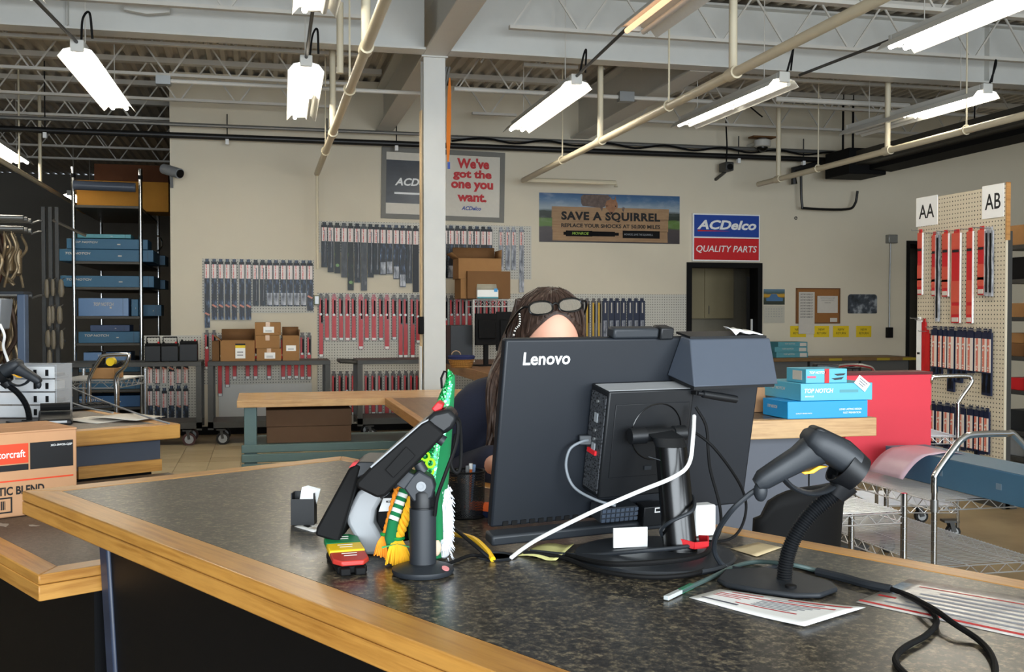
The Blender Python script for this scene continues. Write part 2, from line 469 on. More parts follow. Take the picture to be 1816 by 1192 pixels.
# papers and cardboard taped to the column's left side
for nm, mt, p, lab, sz in (('cardboard_strip', M('cream_strip', (222, 196, 156), .7), (743, 430), 'tall cream strip fixed along the left side of the column', (.012, .1, 2.4)),
                           ('paper_sheet', m_paper, (745, 662), 'curled white paper sheet on the left side of the column', (.01, .11, .5))):
    q = at_d(*p, 9.6); G().box((XG - .1 - (.008 if nm[0] == 'c' else .022), YC + .02 - (.03 if nm[0] == 'p' else 0), q.z), sz).single(nm, mt, lab, 'paper' if nm[0] == 'p' else 'cardboard')
G().box((XG - .12, YC - .06, at_d(740, 577, 9.6).z), (.05, .08, .16)).single('wall_phone', m_blackm, 'small black wall phone on the left side of the column', 'phone', bevel=.01)

# ---- open-web joists
bar_me = G().bar((0, 0, 0), (.3, 0, .43), .016).mesh('web_bar', m_joist)
def joist(y, x0, x1, label, bx0=None, bx1=None):
    t = thing('roof_joist', label, 'joist', T((x0, y, ZB)), 'open-web roof joists')
    L = x1 - x0
    for dy in (-.028, .028):
        pass
    G().bb((.0, -.06, ZD - ZB - .06), (L, .06, ZD - ZB)).obj('top_chord', m_joist, t)
    G().bb((.45 if bx0 is None else bx0, -.03, 0), (L - (.45 if bx1 is None else bx1), .03, .03)).obj('bottom_chord', m_joist, t)
    n = int((L - .9) / .66)
    for i in range(n):
        a = .45 + i * .66
        for s in (0, 1):
            o = bpy.data.objects.new('web_bar', bar_me); C.objects.link(o); o.parent = t
            if s == 0: o.location = (a + .02, .0, .012)
            else: o.matrix_local = Matrix.Translation((a + .64, 0, .012)) @ Matrix.Rotation(math.pi, 4, 'Z')
k_ = 0
for y in (10.15, 11.45, 12.75, 14.05, 15.35, 16.65, 17.95):
    joist(y, -6.0, XG - .11 if y < DW else XC + 1.5, f'white open-web roof joist, {ordw(k_)} one beyond the main beam on the left'); k_ += 1
for i, y in enumerate((10.15, 11.45, 12.75)):
    joist(y, XG2 + .12, 11.5, f'white open-web roof joist, {ordw(i)} one beyond the main beam at right')
    joist(y, XG + .115, XG2 - .12, f'short shadowed roof joist between the two girders, {ordw(i)} beyond the main beam', .9, .9)
for i, y in enumerate((8.85, 7.55)):
    w__ = ('just in front of the main beam', 'nearest the camera')[i]
    joist(y, -6.0, XG - .11, f'white open-web roof joist {w__}, left of the column')
    joist(y, XG + .115, 11.5, f'white open-web roof joist {w__}, right of the column')

# ---- fluorescent lamps
def lamp(pn, pf, lit, label, cord=True, w=.29):
    a, b_ = V(pn), V(pf); L = (b_ - a).length; ang = math.atan2(b_.y - a.y, b_.x - a.x) - rad(90)
    t = thing('ceiling_lamp', label, 'lamp', T(a, ang), 'hanging fluorescent lamps')
    P = [(-w / 2, -.035), (-w / 2 + .045, .02), (-.04, .035), (.04, .035), (w / 2 - .045, .02), (w / 2, -.035)]
    G().grid(lambda u, v: (P[int(v * 5 + .01)][0], u * L, P[int(v * 5 + .01)][1]), 4, 5).obj('reflector_hood', m_refl, t, solid=.004, smooth=False)
    G().bb((-.05, .03, .036), (.05, L - .03, .085)).obj('ballast_housing', m_white, t)
    for y in (0, L): G().box((0, y, .045), (.1, .04, .09)).obj('end_bracket', m_white, t, bevel=.006)
    h = L / 2
    for i, (sx, sy) in enumerate(((-1, 0), (1, 0), (-1, 1), (1, 1))):
        mt = (m_tubeoff, m_tube, m_tubedim)[lit[i]]
        G().tube([(sx * .062, sy * h + .03, -.006), (sx * .062, sy * h + h - .03, -.006)], .02, 10).obj('tube', mt, t)
    if cord: G().tube(spline([(.03, .0, .09), (.05, -.05, .24), (.09, .0, .3), (.1, .06, .12)]), .009, 6).obj('power_cord', m_blackm, t)
    for y in (.35, L - .35): G().tube([(0, y, .085), (0, y, ZD - a.z + (.0 if True else 0))], .004, 5).obj('hanger_rod', m_joist, t)
    return t
ZL = 3.49
Lz = lambda px, py: at_z(px, py, ZL)
A1, B1 = Lz(137, 92), Lz(213, 192); lamp(A1, B1, (1, 1, 1, 1), 'brightly lit lamp at upper left of the photo')
A2, B2 = Lz(543, 118), Lz(534, 209); lamp(A2, B2, (1, 1, 1, 0), 'bright lamp left of the column with one tube dark')
A3, B3 = Lz(1022, 150), Lz(915, 230); lamp(A3, B3, (1, 1, 1, 1), 'bright lamp just right of the column, in front of the banner')
A4, B4 = Lz(1390, 146), Lz(1212, 222); lamp(A4, B4, (1, 0, 1, 0), 'long lamp over the blue and red sign with one row of tubes dark')
A5, B5 = Lz(1750, 166), Lz(1508, 236); lamp(A5, B5, (1, 1, 0, 0), 'far right lamp whose rear half is dark')
bk = V((0, -2.44, 0))
N2 = Lz(557, 20); lamp(N2 + bk, N2, (1, 1, 1, 0), 'lamp cut by the top edge of the photo, left of the column', False)
N3 = Lz(1124, 56); lamp(N3 + bk, N3, (0, 0, 2, 0), 'grey unlit lamp with one dim orange tube at the top edge', False, .34)
N4 = Lz(1588, 84); lamp(N4 + bk, N4, (1, 1, 1, 1), 'large bright lamp in the upper right corner', False, .32)
N1 = Lz(38, -6); lamp(N1 + bk, N1, (1, 1, 1, 1), 'lamp touching the upper left corner of the photo', False)
FL = at_z(40, 288, ZL); lamp(FL + bk, FL, (1, 1, 1, 1), 'lamp low at the left edge above the exhaust racks', False)
FL2 = at_z(124, 347, ZL); lamp(FL2, FL2 - bk, (1, 1, 0, 0), 'small far lamp behind the chrome rack post', False)
for a, c, wh in ((A1, N1, 'first'), (A2, N2, 'second'), (A3, N3, 'third'), (A4 + V((.15, 0, 0)), N4, 'fourth')):
    G().tube([a + V((0, 0, .07)), c + V((0, 0, .07))], .013).single('lamp_conduit', m_dgrey, f'dark conduit joining the two lamps of the {wh} lamp row from the left', 'conduit', 'conduits between lamps')

# ---- sprinkler mains (front to back), drops and hangers
ZP = 3.18
def run(px, py, z): return at_z(px, py, z)
for i, (pa, pb, drops, ext, lab) in enumerate((
        ((632, 110), (562, 308), ((632, 85), (585, 236)), 4.0, 'cream sprinkler pipe left of the column'),
        ((1300, 131), (928, 320), ((1290, 130), (1054, 250)), 4.0, 'cream sprinkler pipe crossing right of the column'),
        ((1816, 222), (1345, 327), ((1587, 268), (1387, 318)), 5.0, 'cream sprinkler pipe at far right under the dark heater'))):
    b_ = run(*pb, ZP); b_.y = min(b_.y, DW - .05); a = V((b_.x, ext, ZP))
    p = thing('sprinkler_pipe', lab, 'pipe', T(a), 'sprinkler pipes')
    L = b_.y - ext
    G().tube([(0, 0, 0), (0, L, 0)], .034, 12).obj('main_pipe', m_pipe, p)
    for d in drops:
        y = run(*d, ZP).y - ext
        G().tube([(0, y, 0), (0, y, ZD - ZP)], .03, 10).obj('riser', m_pipe, p); G().tube([(0, y - .06, 0), (0, y + .06, 0)], .046, 12).obj('coupling', m_pipe, p)
        G().lathe([(.045, 0), (.045, .05), (.02, .14)], (0, y, ZD - ZP - .2), 10).obj('hanger_cap', m_blackm, p)
    for y in (L * .45, L * .8):
        G().tube([(0, y, .03), (0, y, ZD - ZP)], .008, 6).obj('hanger_rod', m_pipe, p); G().tube(arc((0, y, .005), .042, 0, 6.2, 12, (1, 0, 0), (0, 0, 1)), .007, 5).obj('ring_clamp', m_pipe, p)
    if i == 0: G().tube([(0, L - .02, 0), (0, L - .02, -1.15)], .018, 8).obj('drop_pipe', m_pipe, p)
    if i == 1: G().tube([(0, L - .03, 0), (1.22, L - .03, 0), (1.22, L - .03, -.05)], .03, 8).obj('side_branch', m_pipe, p)
p = at_y(60, 345, 14.2); p = V((p.x, 10.0, ZP)); t = thing('sprinkler_pipe', 'thin sprinkler pipe at left edge over the exhaust racks', 'pipe', T(p), 'sprinkler pipes')
G().tube([(0, 0, 0), (0, 10, 0)], .03, 10).obj('main_pipe', m_pipe, t)
for y in (2.1, 4.6): G().tube([(0, y, 0), (0, y, ZD - ZP)], .022, 8).obj('riser', m_pipe, t)
for y in (3.4,): G().tube([(0, y, 0), (0, y, ZD - ZP)], .012, 8).obj('hanger_rod', m_pipe, t)
# pipes along the wall
def along(py0, px0, py1, px1, y): return at_y(px0, py0, y), at_y(px1, py1, y)
a, c = along(231, -30, 281, 1478, DW - .22); a.z = c.z = (a.z + c.z) / 2
p = thing('black_pipe', 'black pipe running along the upper back wall', 'pipe', T(a))
G().tube([(0, 0, 0), c - a], .037, 12).obj('main_pipe', m_blackp, p)
for px in (80, 403, 580, 703, 1310, 1425):
    xx = at_y(px, 256, DW - .22).x - a.x
    G().tube([(xx, 0, 0), (xx, 0, ZD - a.z if px < 90 else .28)], .008, 6).obj('hanger_rod', m_blackp, p)
    G().box((xx, 0, -.055), (.04, .05, .07)).obj('hanger_clip', m_paper, p)
e = c - a; G().tube([e, e + V((-.62, -.0, -.16)), e + V((-.6, 0, -.35))], .045, 8).tube(spline([e + V((-.5, 0, -.15)), e + V((-.48, 0, -.62)), e + V((-.4, 0, -.68)), e + V((.2, 0, -.68)), e + V((.34, 0, -.6)), e + V((.38, 0, -.42))]), .018, 8).obj('bent_end', m_blackp, p)
a, c = along(200, -40, 243, 745, DW - .3); a.z = c.z = (a.z + c.z) / 2
G().tube([a, c], .022, 8).single('conduit', m_alu, 'thin grey conduit above the black pipe, left of the column', 'conduit')
a, c = along(247, 800, 268, 1520, DW - .26); a.z = c.z = (a.z + c.z) / 2
o = G().tube([a, c], .026, 8).single('conduit', m_alu, 'thin grey conduit above the black pipe, right of the column', 'conduit')
mid = (a + c) / 2; L = (c - a).length
G().tube(spline([V((-L / 2 + L * i / 14, -.035, (.0 if i % 2 else -.05) + .02)) for i in range(15)]), .014, 6).obj('black_cable', m_blackm, o)
a = at_y(290, 146, 10.2); c = at_y(748, 163, 10.2); a.z = c.z = (a.z + c.z) / 2 - .0
o = G().tube([a, c], .02, 8).single('conduit', m_joist, 'white conduit with a box under the left joists', 'conduit')
G().box((-(c - a).length / 2, 0, .02), (.13, .1, .08)).obj('junction_box', m_alu, o)
a = at_y(805, 160, 10.4); c = at_y(1262, 178, 10.4); a.z = c.z = (a.z + c.z) / 2
o = G().tube([a, c], .022, 8).single('conduit', m_joist, 'white conduit with a junction box between column and sprinkler pipe', 'conduit')
G().box((.42, -.02, .02), (.16, .1, .1)).obj('junction_box', m_alu, o)
a = at_y(1375, 176, 10.4); c = at_y(1612, 187, 10.4); a.z = c.z = (a.z + c.z) / 2
G().tube([a, c], .03, 8).single('conduit', m_joist, 'white conduit passing behind the far right lamp', 'conduit')
# white card on the cross beam, top left
q = at_y(262, 17, YB - .1)
o = G().prism([(-.18, .04), (.18, .04), (.18, -.03), (0, -.055), (-.18, -.03)], -.03, .03, lambda x, y, h: q + V((x, h, y - .0))).single('beam_lamp', m_white, 'white wedge-shaped fitting on the left cross beam', 'fitting')
o['label'] = 'white wedge-shaped fitting clamped to the left cross beam'; o.location.y = YB - .14
# white board hanging below far joist (ends right of the lamp)
# cloth tape hanging straight pipe stubs
for (px, y0, y1, lab) in ((603, 35, 130, 'short white pipe stub hanging left of the column'),):
    a = at_y(px, y0, 8.4); c = at_y(px, y1, 8.4); a.z = 3.96
    o = G().tube([a, c], .028, 10).single('pipe_stub', m_pipe, lab, 'pipe')
# ---- dark radiant heater along the right
x0 = at_y(1470, 290, 12.8); h = thing('heater_box', 'long black overhead heater with grey reflector at upper right', 'heater', T((x0.x, 12.8, x0.z - .1)))
G().bb((0, -.5, -.1), (.55, .1, .24)).obj('burner_box', m_blackm, h, bevel=.01)
G().loft([[(.1, y, .02), (.62, y, .02), (.62, y, .2), (.36, y, .26), (.1, y, .2)] for y in (-.5, -6.2)]).obj('reflector', M('heater_reflector', (70, 68, 62), .5, .4), h)
G().loft([[(.3, y, -.04), (.62, y, -.06), (.62, y, .0), (.3, y, .02)] for y in (-.5, -6.2)]).obj('skirt', m_blackm, h)
for dx in (.15, .3): G().tube([(dx, -.1, .2), (dx, -.1, ZD - x0.z + .1)], .015, 6).obj('hanger_rod', m_blackm, h)
for y in (-2.5, -4.8): G().tube([(.36, y, .25), (.36, y, ZD - x0.z + .1)], .008, 6).obj('hanger_chain', m_blackm, h)
# ---- cameras
q = at_y(1352, 257, DW - .42); t = thing('dome_camera', 'white dome camera with black eye on the upper back wall', 'camera', T(q))
G().lathe([(.05, .09), (.11, .06), (.11, -.02), (.085, -.03)], n=20).obj('housing', m_white, t); G().sph((0, 0, -.03), (.075, .075, .07)).obj('dome', m_gloss, t)
G().box((0, .0, .1), (.34, .16, .02)).obj('mount_board', m_cardd, t); G().bb((-.03, .09, .02), (.03, .42, .06)).obj('bracket', m_white, t)
q = at_y(1283, 302, DW - .18); t = thing('box_camera', 'small dark security camera mounted right of the column pipe', 'camera', T(q))
G().bb((-.06, -.2, -.03), (.06, .02, .09)).obj('housing', m_dgrey, t, bevel=.012); G().lathe([(.04, 0), (.04, .02)], (0, -.2, .02), 16, (0, -1, 0)).obj('lens', m_gloss, t)
G().bar((0, -.05, -.03), (-.04, .17, -.11), .03).obj('bracket', m_dgrey, t)
G().tube(spline([(0, -.09, .09), (-.02, -.15, .3), (-.02, -.15, .8), (.2, -.15, .9), (.5, -.15, .72)]), .01, 6).obj('cable', m_blackm, t)
q = at_y(311, 307, DW - .25); t = thing('bullet_camera', 'grey bullet camera on the free end of the back wall', 'camera', T(q))
G().tube([(-.14, .1, .06), (.06, -.12, -.02)], .062, 14).obj('housing', m_grey, t); G().tube([(.055, -.115, -.018), (.07, -.13, -.024)], .05, 14).obj('lens', m_gloss, t)
G().bar((-.05, .02, -.02), (-.06, .22, -.14), .035).obj('bracket', m_grey, t)
# ================================================================ BACK WALL: signs and boards
def rect(px0, py0, px1, py1, y=DW):
    a, c = at_y(px0, (py0 + py1) / 2, y), at_y(px1, (py0 + py1) / 2, y); m = (px0 + px1) / 2
    return a.x, c.x, at_y(m, py1, y).z, at_y(m, py0, y).z
def on_wall(px0, py0, px1, py1, gap=.0, y=DW):
    x0, x1, z0, z1 = rect(px0, py0, px1, py1, y)
    return T(((x0 + x1) / 2, y - gap, (z0 + z1) / 2)), x1 - x0, z1 - z0
def U(x, z, y=-.012): return T((x, y, z)) @ UPR
# framed poster
F, w, h = on_wall(676, 266, 894, 391); F = F @ Matrix.Rotation(rad(.9), 4, 'Y')
t = thing('framed_poster', 'large grey-framed poster half hidden by the column, red words on white', 'poster', F)
g = G(); fw = .06
g.bb((-w / 2, -.03, -h / 2), (w / 2, 0, -h / 2 + fw)).bb((-w / 2, -.03, h / 2 - fw), (w / 2, 0, h / 2)).bb((-w / 2, -.03, -h / 2 + fw), (-w / 2 + fw, 0, h / 2 - fw)).bb((w / 2 - fw, -.03, -h / 2 + fw), (w / 2, 0, h / 2 - fw))
g.obj('frame', M('grey_frame', (112, 110, 102), .5), t)
G().bb((-w / 2 + fw, -.008, -h / 2 + fw), (w / 2 - fw, 0, h / 2 - fw)).obj('print', M('poster_white', (214, 208, 194), .5), t)
xm = (at_y(768, 320, DW).x - F.translation.x)
m_pd = bpy.data.materials.new('poster_dark'); k = NT(m_pd)
k.link(k.ramp(k.noise(k.coord((1, 1, 2.2)), 2.2, 3), [(.35, (18, 20, 28)), (.6, (40, 44, 54)), (.75, (70, 74, 82))]), k.b.inputs['Base Color']); k.b.inputs['Roughness'].default_value = .3
G().bb((-w / 2 + fw, -.011, -h / 2 + fw + .14), (xm, -.008, h / 2 - fw - .1)).obj('dark_panel', m_pd, t)
lx = at_y(735, 320, DW).x - F.translation.x
txt('ACDelco', .55, .1, m_paper, t, U(lx + .02, .02), shear=.25, off=.03); G().bb((lx - .26, -.014, -.14), (lx + .3, -.011, -.115)).obj('underline', m_paper, t)
rx = at_y(836, 330, DW).x - F.translation.x
for s, px0, px1, py0, py1 in (("We've", 809.7, 866.8, 280.3, 299), ('got the', 803, 871.4, 301, 320), ('one you', 799.7, 874.4, 322.5, 339.5), ('want.', 811, 863, 342.5, 357.6)):
    ww = at_y(px1, py0, DW).x - at_y(px0, py0, DW).x; xc__ = at_y((px0 + px1) / 2, py0, DW).x - F.translation.x
    txt(s, ww, wz(840, py0) - wz(840, py1), m_red, t, U(xc__, wz(840, (py0 + py1) / 2) - F.translation.z + .0), off=.045)
txt('ACDelco', .26, .052, m_blue, t, U(rx + .0, wz(836, 369) - F.translation.z), shear=.25, off=.03)
# squirrel banner
F, w, h = on_wall(956, 345, 1205, 431, .001); t = thing('vinyl_banner', 'wide vinyl banner of a squirrel over a wooden sign above the pegboard', 'banner', F)
m_sky = bpy.data.materials.new('banner_print'); k = NT(m_sky)
tc = k.new('ShaderNodeTexCoord'); sp = k.new('ShaderNodeSeparateXYZ'); k.link(tc.outputs['Generated'], sp.inputs[0])
nz = k.noise(k.coord((1, 1, 3)), 3.5, 5)
fz = k.math('ADD', sp.outputs[2], k.math('MULTIPLY', k.math('SUBTRACT', nz, .5), .1))
base = k.ramp(fz, [(.0, (52, 44, 46)), (.3, (66, 58, 58)), (.33, (82, 112, 44)), (.47, (86, 118, 48)), (.5, (26, 38, 26)), (.63, (34, 48, 36)), (.68, (150, 164, 172)), (.9, (64, 104, 142)), (1, (40, 82, 128))])
cl = k.ramp(k.noise(k.coord((1, 1, 3)), 5, 5), [(.5, (0, 0, 0)), (.75, (150, 150, 150))])
k.link(k.mix(k.math('MULTIPLY', sp.outputs[2], .5), base, cl, 'SCREEN'), k.b.inputs['Base Color']); k.b.inputs['Roughness'].default_value = .4
G().bb((-w / 2, -.006, -h / 2), (w / 2, 0, h / 2)).obj('print', m_sky, t)
bx = lambda v: (v / 1816 * 280 + 940 - 956) / 249 * w - w / 2      # photo-crop column -> banner x
bz = lambda v: h / 2 - (v / 713 * 110 + 330 - 344) / 87 * h
m_plank = oak('banner_planks', 0, (150, 116, 82), (176, 142, 104), .6)
for i, (z0, z1) in enumerate(((245, 372), (372, 510), (510, 636))):
    G().prism([(bx(240 + i * 6), bz(z1)), (bx(1585 - 4 * i), bz(z1 + 6)), (bx(1592 - 10 * i), bz(z0 + 2)), (bx(245 + i * 4), bz(z0))], -.009, -.006, lambda x, y, q: (x, q, y)).obj('printed_plank', m_plank, t)
txt('SAVE A SQUIRREL', bx(1487) - bx(350), bz(296) - bz(412), m_ink, t, U(bx(918), bz(356), -.0095), off=.045, sp=1.1)
txt('REPLACE YOUR SHOCKS AT 50,000 MILES', bx(1487) - bx(350), bz(436) - bz(488), m_ink, t, U(bx(918), bz(463), -.0095), off=.03)
G().bb((bx(1050), -.011, bz(596)), (bx(1482), -.009, bz(508))).obj('slogan_panel', m_blackm, t)
txt('MONROE. SAVE THE SQUIRRELS.', bx(1400) - bx(1065), bz(540) - bz(566), m_grey, t, U(bx(1235), bz(554), -.0115))
g = G(); P = lambda u, v: (bx(u), -.0095, bz(v))
g.tube([P(375, 552), P(400, 552), P(402, 552), P(700, 552), P(702, 552), P(960, 552), P(962, 552), P(1005, 552)], [.022, .022, .04, .04, .034, .034, .02, .02], 10)
for v in g.v: v.y = -.009 + (v.y + .009) * .15
g.obj('printed_shock_absorber', m_blackm, t)
txt('MONROE', bx(660) - bx(470), bz(534) - bz(566), M('lime_print', (150, 190, 60), .5), t, U(bx(565), bz(550), -.017), shear=.2)
m_fur = M('squirrel_fur_print', (150, 108, 80), .8, 0, .45, 30); m_furd = M('squirrel_tail_print', (104, 90, 84), .8, 0, .6, 26)
def flat(poly, lo, hi): return G().prism([(bx(a), bz(b)) for a, b in poly], lo, hi, lambda x, y, q: (x, q, y))
flat([(575, 200), (570, 130), (600, 100), (720, 98), (880, 100), (905, 130), (870, 180), (855, 230), (800, 250), (700, 240), (640, 235), (590, 230)], -.0095, -.006).obj('printed_squirrel_body', m_furd, t)
flat([(850, 210), (862, 170), (900, 150), (905, 118), (925, 150), (955, 150), (966, 108), (974, 160), (990, 195), (992, 240), (960, 265), (935, 320), (905, 318), (885, 275), (855, 250)], -.0125, -.0095).obj('printed_squirrel_head', m_fur, t)
for q in ([(790, 250), (800, 215), (820, 250), (812, 292)], [(1040, 270), (1050, 235), (1075, 240), (1060, 290)]): flat(q, -.0118, -.0095).obj('printed_paw', m_furd, t)
for q in ((866, 226), (966, 226)): flat([(q[0] - 9, q[1]), (q[0], q[1] - 9), (q[0] + 9, q[1]), (q[0], q[1] + 9)], -.0135, -.0125).obj('printed_eye', m_ink, t)
flat([(905, 296), (935, 296), (930, 322), (910, 322)], -.0135, -.0125).obj('printed_nose', m_ink, t)
# ACDelco sign
F, w, h = on_wall(1226, 380, 1345, 464, .01); t = thing('shop_sign', 'blue and red square sign above the black office doorway', 'sign', F)
G().bb((-w / 2, -.04, -h / 2), (w / 2, .01, h / 2)).obj('sign_body', m_paper, t, bevel=.004)
G().bb((-w / 2 + .02, -.044, .01), (w / 2 - .02, -.04, h / 2 - .02)).obj('blue_panel', M('sign_blue', (20, 66, 160), .35), t)
G().bb((-w / 2 + .02, -.044, -h / 2 + .02), (w / 2 - .02, -.04, -.01)).obj('red_panel', M('sign_red', (206, 24, 32), .35), t)
txt('ACDelco', w * .88, h * .2, m_paper, t, U(0, h * .265, -.0445), shear=.25, off=.035)
G().prism([(-w * .43, h * .12), (w * .05, h * .135), (-w * .43, h * .155)], -.046, -.044, lambda x, y, q: (x, q, y)).obj('red_swoosh', m_red, t)
txt('QUALITY PARTS', w * .9, h * .16, m_paper, t, U(0, -h * .25, -.0445), shear=.2, off=.01)
# calendar, cork board, photo print, yellow notes
F, w, h = on_wall(1354, 513, 1391, 573); t = thing('wall_calendar', 'wall calendar with a blue car picture beside the doorway', 'calendar', F)
G().bb((-w / 2, -.008, -h / 2), (w / 2, 0, .01)).obj('date_page', M('calendar_page', (190, 186, 172), .7), t)
m_cp = bpy.data.materials.new('calendar_picture'); k = NT(m_cp); tc = k.new('ShaderNodeTexCoord'); sp = k.new('ShaderNodeSeparateXYZ'); k.link(tc.outputs['Generated'], sp.inputs[0])
k.link(k.ramp(k.math('ADD', sp.outputs[2], k.math('MULTIPLY', k.noise(k.coord(), 9), .15)), [(.1, (40, 48, 40)), (.5, (60, 70, 50)), (.62, (196, 150, 40)), (.72, (196, 150, 40)), (.8, (60, 84, 78)), (1, (90, 120, 140))]), k.b.inputs['Base Color'])
G().bb((-w / 2, -.01, .02), (w / 2, 0, h / 2)).obj('picture', m_cp, t)
G().prism([(-w * .38, .07), (w * .4, .07), (w * .42, .11), (w * .18, .13), (w * .1, .17), (-w * .15, .17), (-w * .24, .125), (-w * .4, .11)], -.012, -.01, lambda x, y, q: (x, q, y)).obj('printed_car', M('printed_car_blue', (70, 110, 150), .5), t)
for i in range(4): txt('1 2 3 4 5 6 7', w * .8, .012, m_grey, t, U(0, -.04 - i * .035, -.0085), 'date_row')
F, w, h = on_wall(1411, 511, 1489, 574); t = thing('cork_board', 'brown cork board with pinned papers on the right of back wall', 'board', F)
m_cork = M('cork', (150, 100, 52), .9, 0, .2, 120)
G().bb((-w / 2, -.012, -h / 2), (w / 2, 0, h / 2)).obj('cork_sheet', m_cork, t)
g = G(); fw = .018
g.bb((-w / 2, -.02, -h / 2), (w / 2, -.012, -h / 2 + fw)).bb((-w / 2, -.02, h / 2 - fw), (w / 2, -.012, h / 2)).bb((-w / 2, -.02, -h / 2 + fw), (-w / 2 + fw, -.012, h / 2 - fw)).bb((w / 2 - fw, -.02, -h / 2 + fw), (w / 2, -.012, h / 2 - fw)).obj('frame', M('cork_frame', (112, 74, 40), .6), t)
def sheet(px0, py0, px1, py1, label, lines, gap=.022, mat=None, cat='paper', nm='paper_sheet'):
    F, w, h = on_wall(px0, py0, px1, py1, gap); t = thing(nm, label, cat, F)
    G().bb((-w / 2, -.003, -h / 2), (w / 2, 0, h / 2)).obj('sheet', mat or m_paper, t)
    for s, z, sc in lines: txt(s, w * sc, h * .045 if len(lines) > 2 else h * .2, m_ink, t, U(0, z * h, -.0034), 'lettering', off=.0)
    return t
m_pp = M('aged_paper', (206, 200, 190), .8)
sheet(1415, 518, 1443, 592, 'long white price list pinned to the left of the cork board', [('DATE PART NUMBER QTY', .44 - i * .068, .8) for i in range(9)], mat=m_pp)
sheet(1448, 525, 1484, 555, 'white memo pinned to the upper right of the cork board', [('NOTICE TO ALL STAFF', .38, .7), ('PLEASE SIGN IN AND OUT', .25, .6), ('THANK YOU', .1, .3)], mat=m_pp)
sheet(1470.5, 564, 1483, 571, 'tiny white card at the lower right of the cork board', [], mat=m_pp)
for i, (a, b_) in enumerate(((1401, 1429), (1443, 1470), (1477, 1505), (1518, 1545))):
    sheet(a, 578, b_, 598, f'yellow printed notice, {ordw(i)} from left in the row under the cork board', [('NEW', .18, .4), ('RETURN', -.15, .6)], .004 if i != 3 else .002, m_yellow, 'notice', 'yellow_notice')['group'] = 'yellow notices under the cork board'
F, w, h = on_wall(1503.5, 522, 1555, 556); t = thing('mouse_mat', 'dark rounded picture print taped right of the cork board', 'print', F)
m_mm = bpy.data.materials.new('mat_picture'); k = NT(m_mm)
k.link(k.ramp(k.noise(k.coord(), 7, 5), [(.35, (24, 28, 34)), (.52, (66, 74, 84)), (.65, (160, 166, 172))]), k.b.inputs['Base Color'])
r_ = .045; pl = []
for cx, cz, a0 in ((w / 2 - r_, h / 2 - r_, 0), (-w / 2 + r_, h / 2 - r_, 90), (-w / 2 + r_ * .4, -h / 2 + r_ * .4, 180), (w / 2 - r_ * .4, -h / 2 + r_ * .4, 270)):
    pl += [(cx + (r_ if a0 < 180 else r_ * .4) * math.cos(rad(a0 + q * 15)), cz + (r_ if a0 < 180 else r_ * .4) * math.sin(rad(a0 + q * 15))) for q in range(7)]
G().prism(pl, -.006, 0, lambda x, y, q: (x, q, y)).obj('picture', m_mm, t)
# wall conduit with boxes
F, w, h = on_wall(1570, 417, 1586, 432); t = thing('wall_conduit', 'vertical metal conduit with grey box and black outlet near dark doorway', 'conduit', F)
G().bb((-w / 2, -.09, -h / 2), (w / 2, 0, h / 2)).obj('grey_box', m_alu, t, bevel=.008)
zb = wz(1577, 583) - F.translation.z
G().tube([(0, -.02, -h / 2), (-.01, -.02, -.6), (-.01, -.02, zb)], .011, 8).obj('conduit', m_alu, t)
G().bb((-.06, -.06, zb - .13), (.03, 0, zb + .02)).obj('black_outlet_box', m_blackm, t, bevel=.006)
q = at_y(1411, 387, DW); G().tube(arc((q.x, DW - .008, q.z), .018, 0, 6.0, 12, (1, 0, 0), (0, 0, 1)), .006, 6).single('wall_hook', m_blackm, 'small black ring on the bare wall right of the sign', 'hook')
F, w, h = on_wall(556, 524, 567, 541); t = thing('outlet_box', 'small green-grey outlet box below the thin drop pipe', 'outlet', F)
G().bb((-w / 2, -.05, -h / 2), (w / 2, 0, h / 2)).obj('box', M('outlet_green', (120, 124, 100), .6), t, bevel=.005); G().bb((-w * .3, -.056, -h * .4), (w * .3, -.05, h * .4)).obj('cover_plate', m_alu, t)

# ================================================================ PEGBOARDS AND WIPER PACKS
PEGT = .012; YP = DW - PEGT
def pegboard(px0, py0, px1, py1, label):
    x0, x1, z0, z1 = rect(px0, py0, px1, py1)
    o = G().bb((x0, YP, z0), (x1, DW - .0006, z1)).single('pegboard', m_peg, label, 'pegboard', 'pegboards on the back wall'); return o
pegboard(565, 394, 752, 449, 'narrow pegboard behind the upper row of dark wiper packs, left of column')
pegboard(786, 400, 942, 495, 'grey pegboard with silver wiper packs just right of the column')
pegboard(359, 460, 557, 555, 'white pegboard of the dark wiper packs at left of back wall')
pegboard(359, 590, 552, 681, 'low white pegboard behind the cardboard boxes on the middle cart')
pegboard(563, 521, 1216, 745, 'wide long pegboard behind red wiper packs and cashier')
pegboard(256, 595, 357, 745, 'white pegboard of blue wiper packs behind the batteries')
x0, x1, z0, z1 = rect(388, 681, 553, 746); G().bb((x0, DW - .02, z0), (x1, DW - .0006, z1)).single('backboard', m_white, 'plain white backboard under the low pegboard behind middle cart', 'panel')

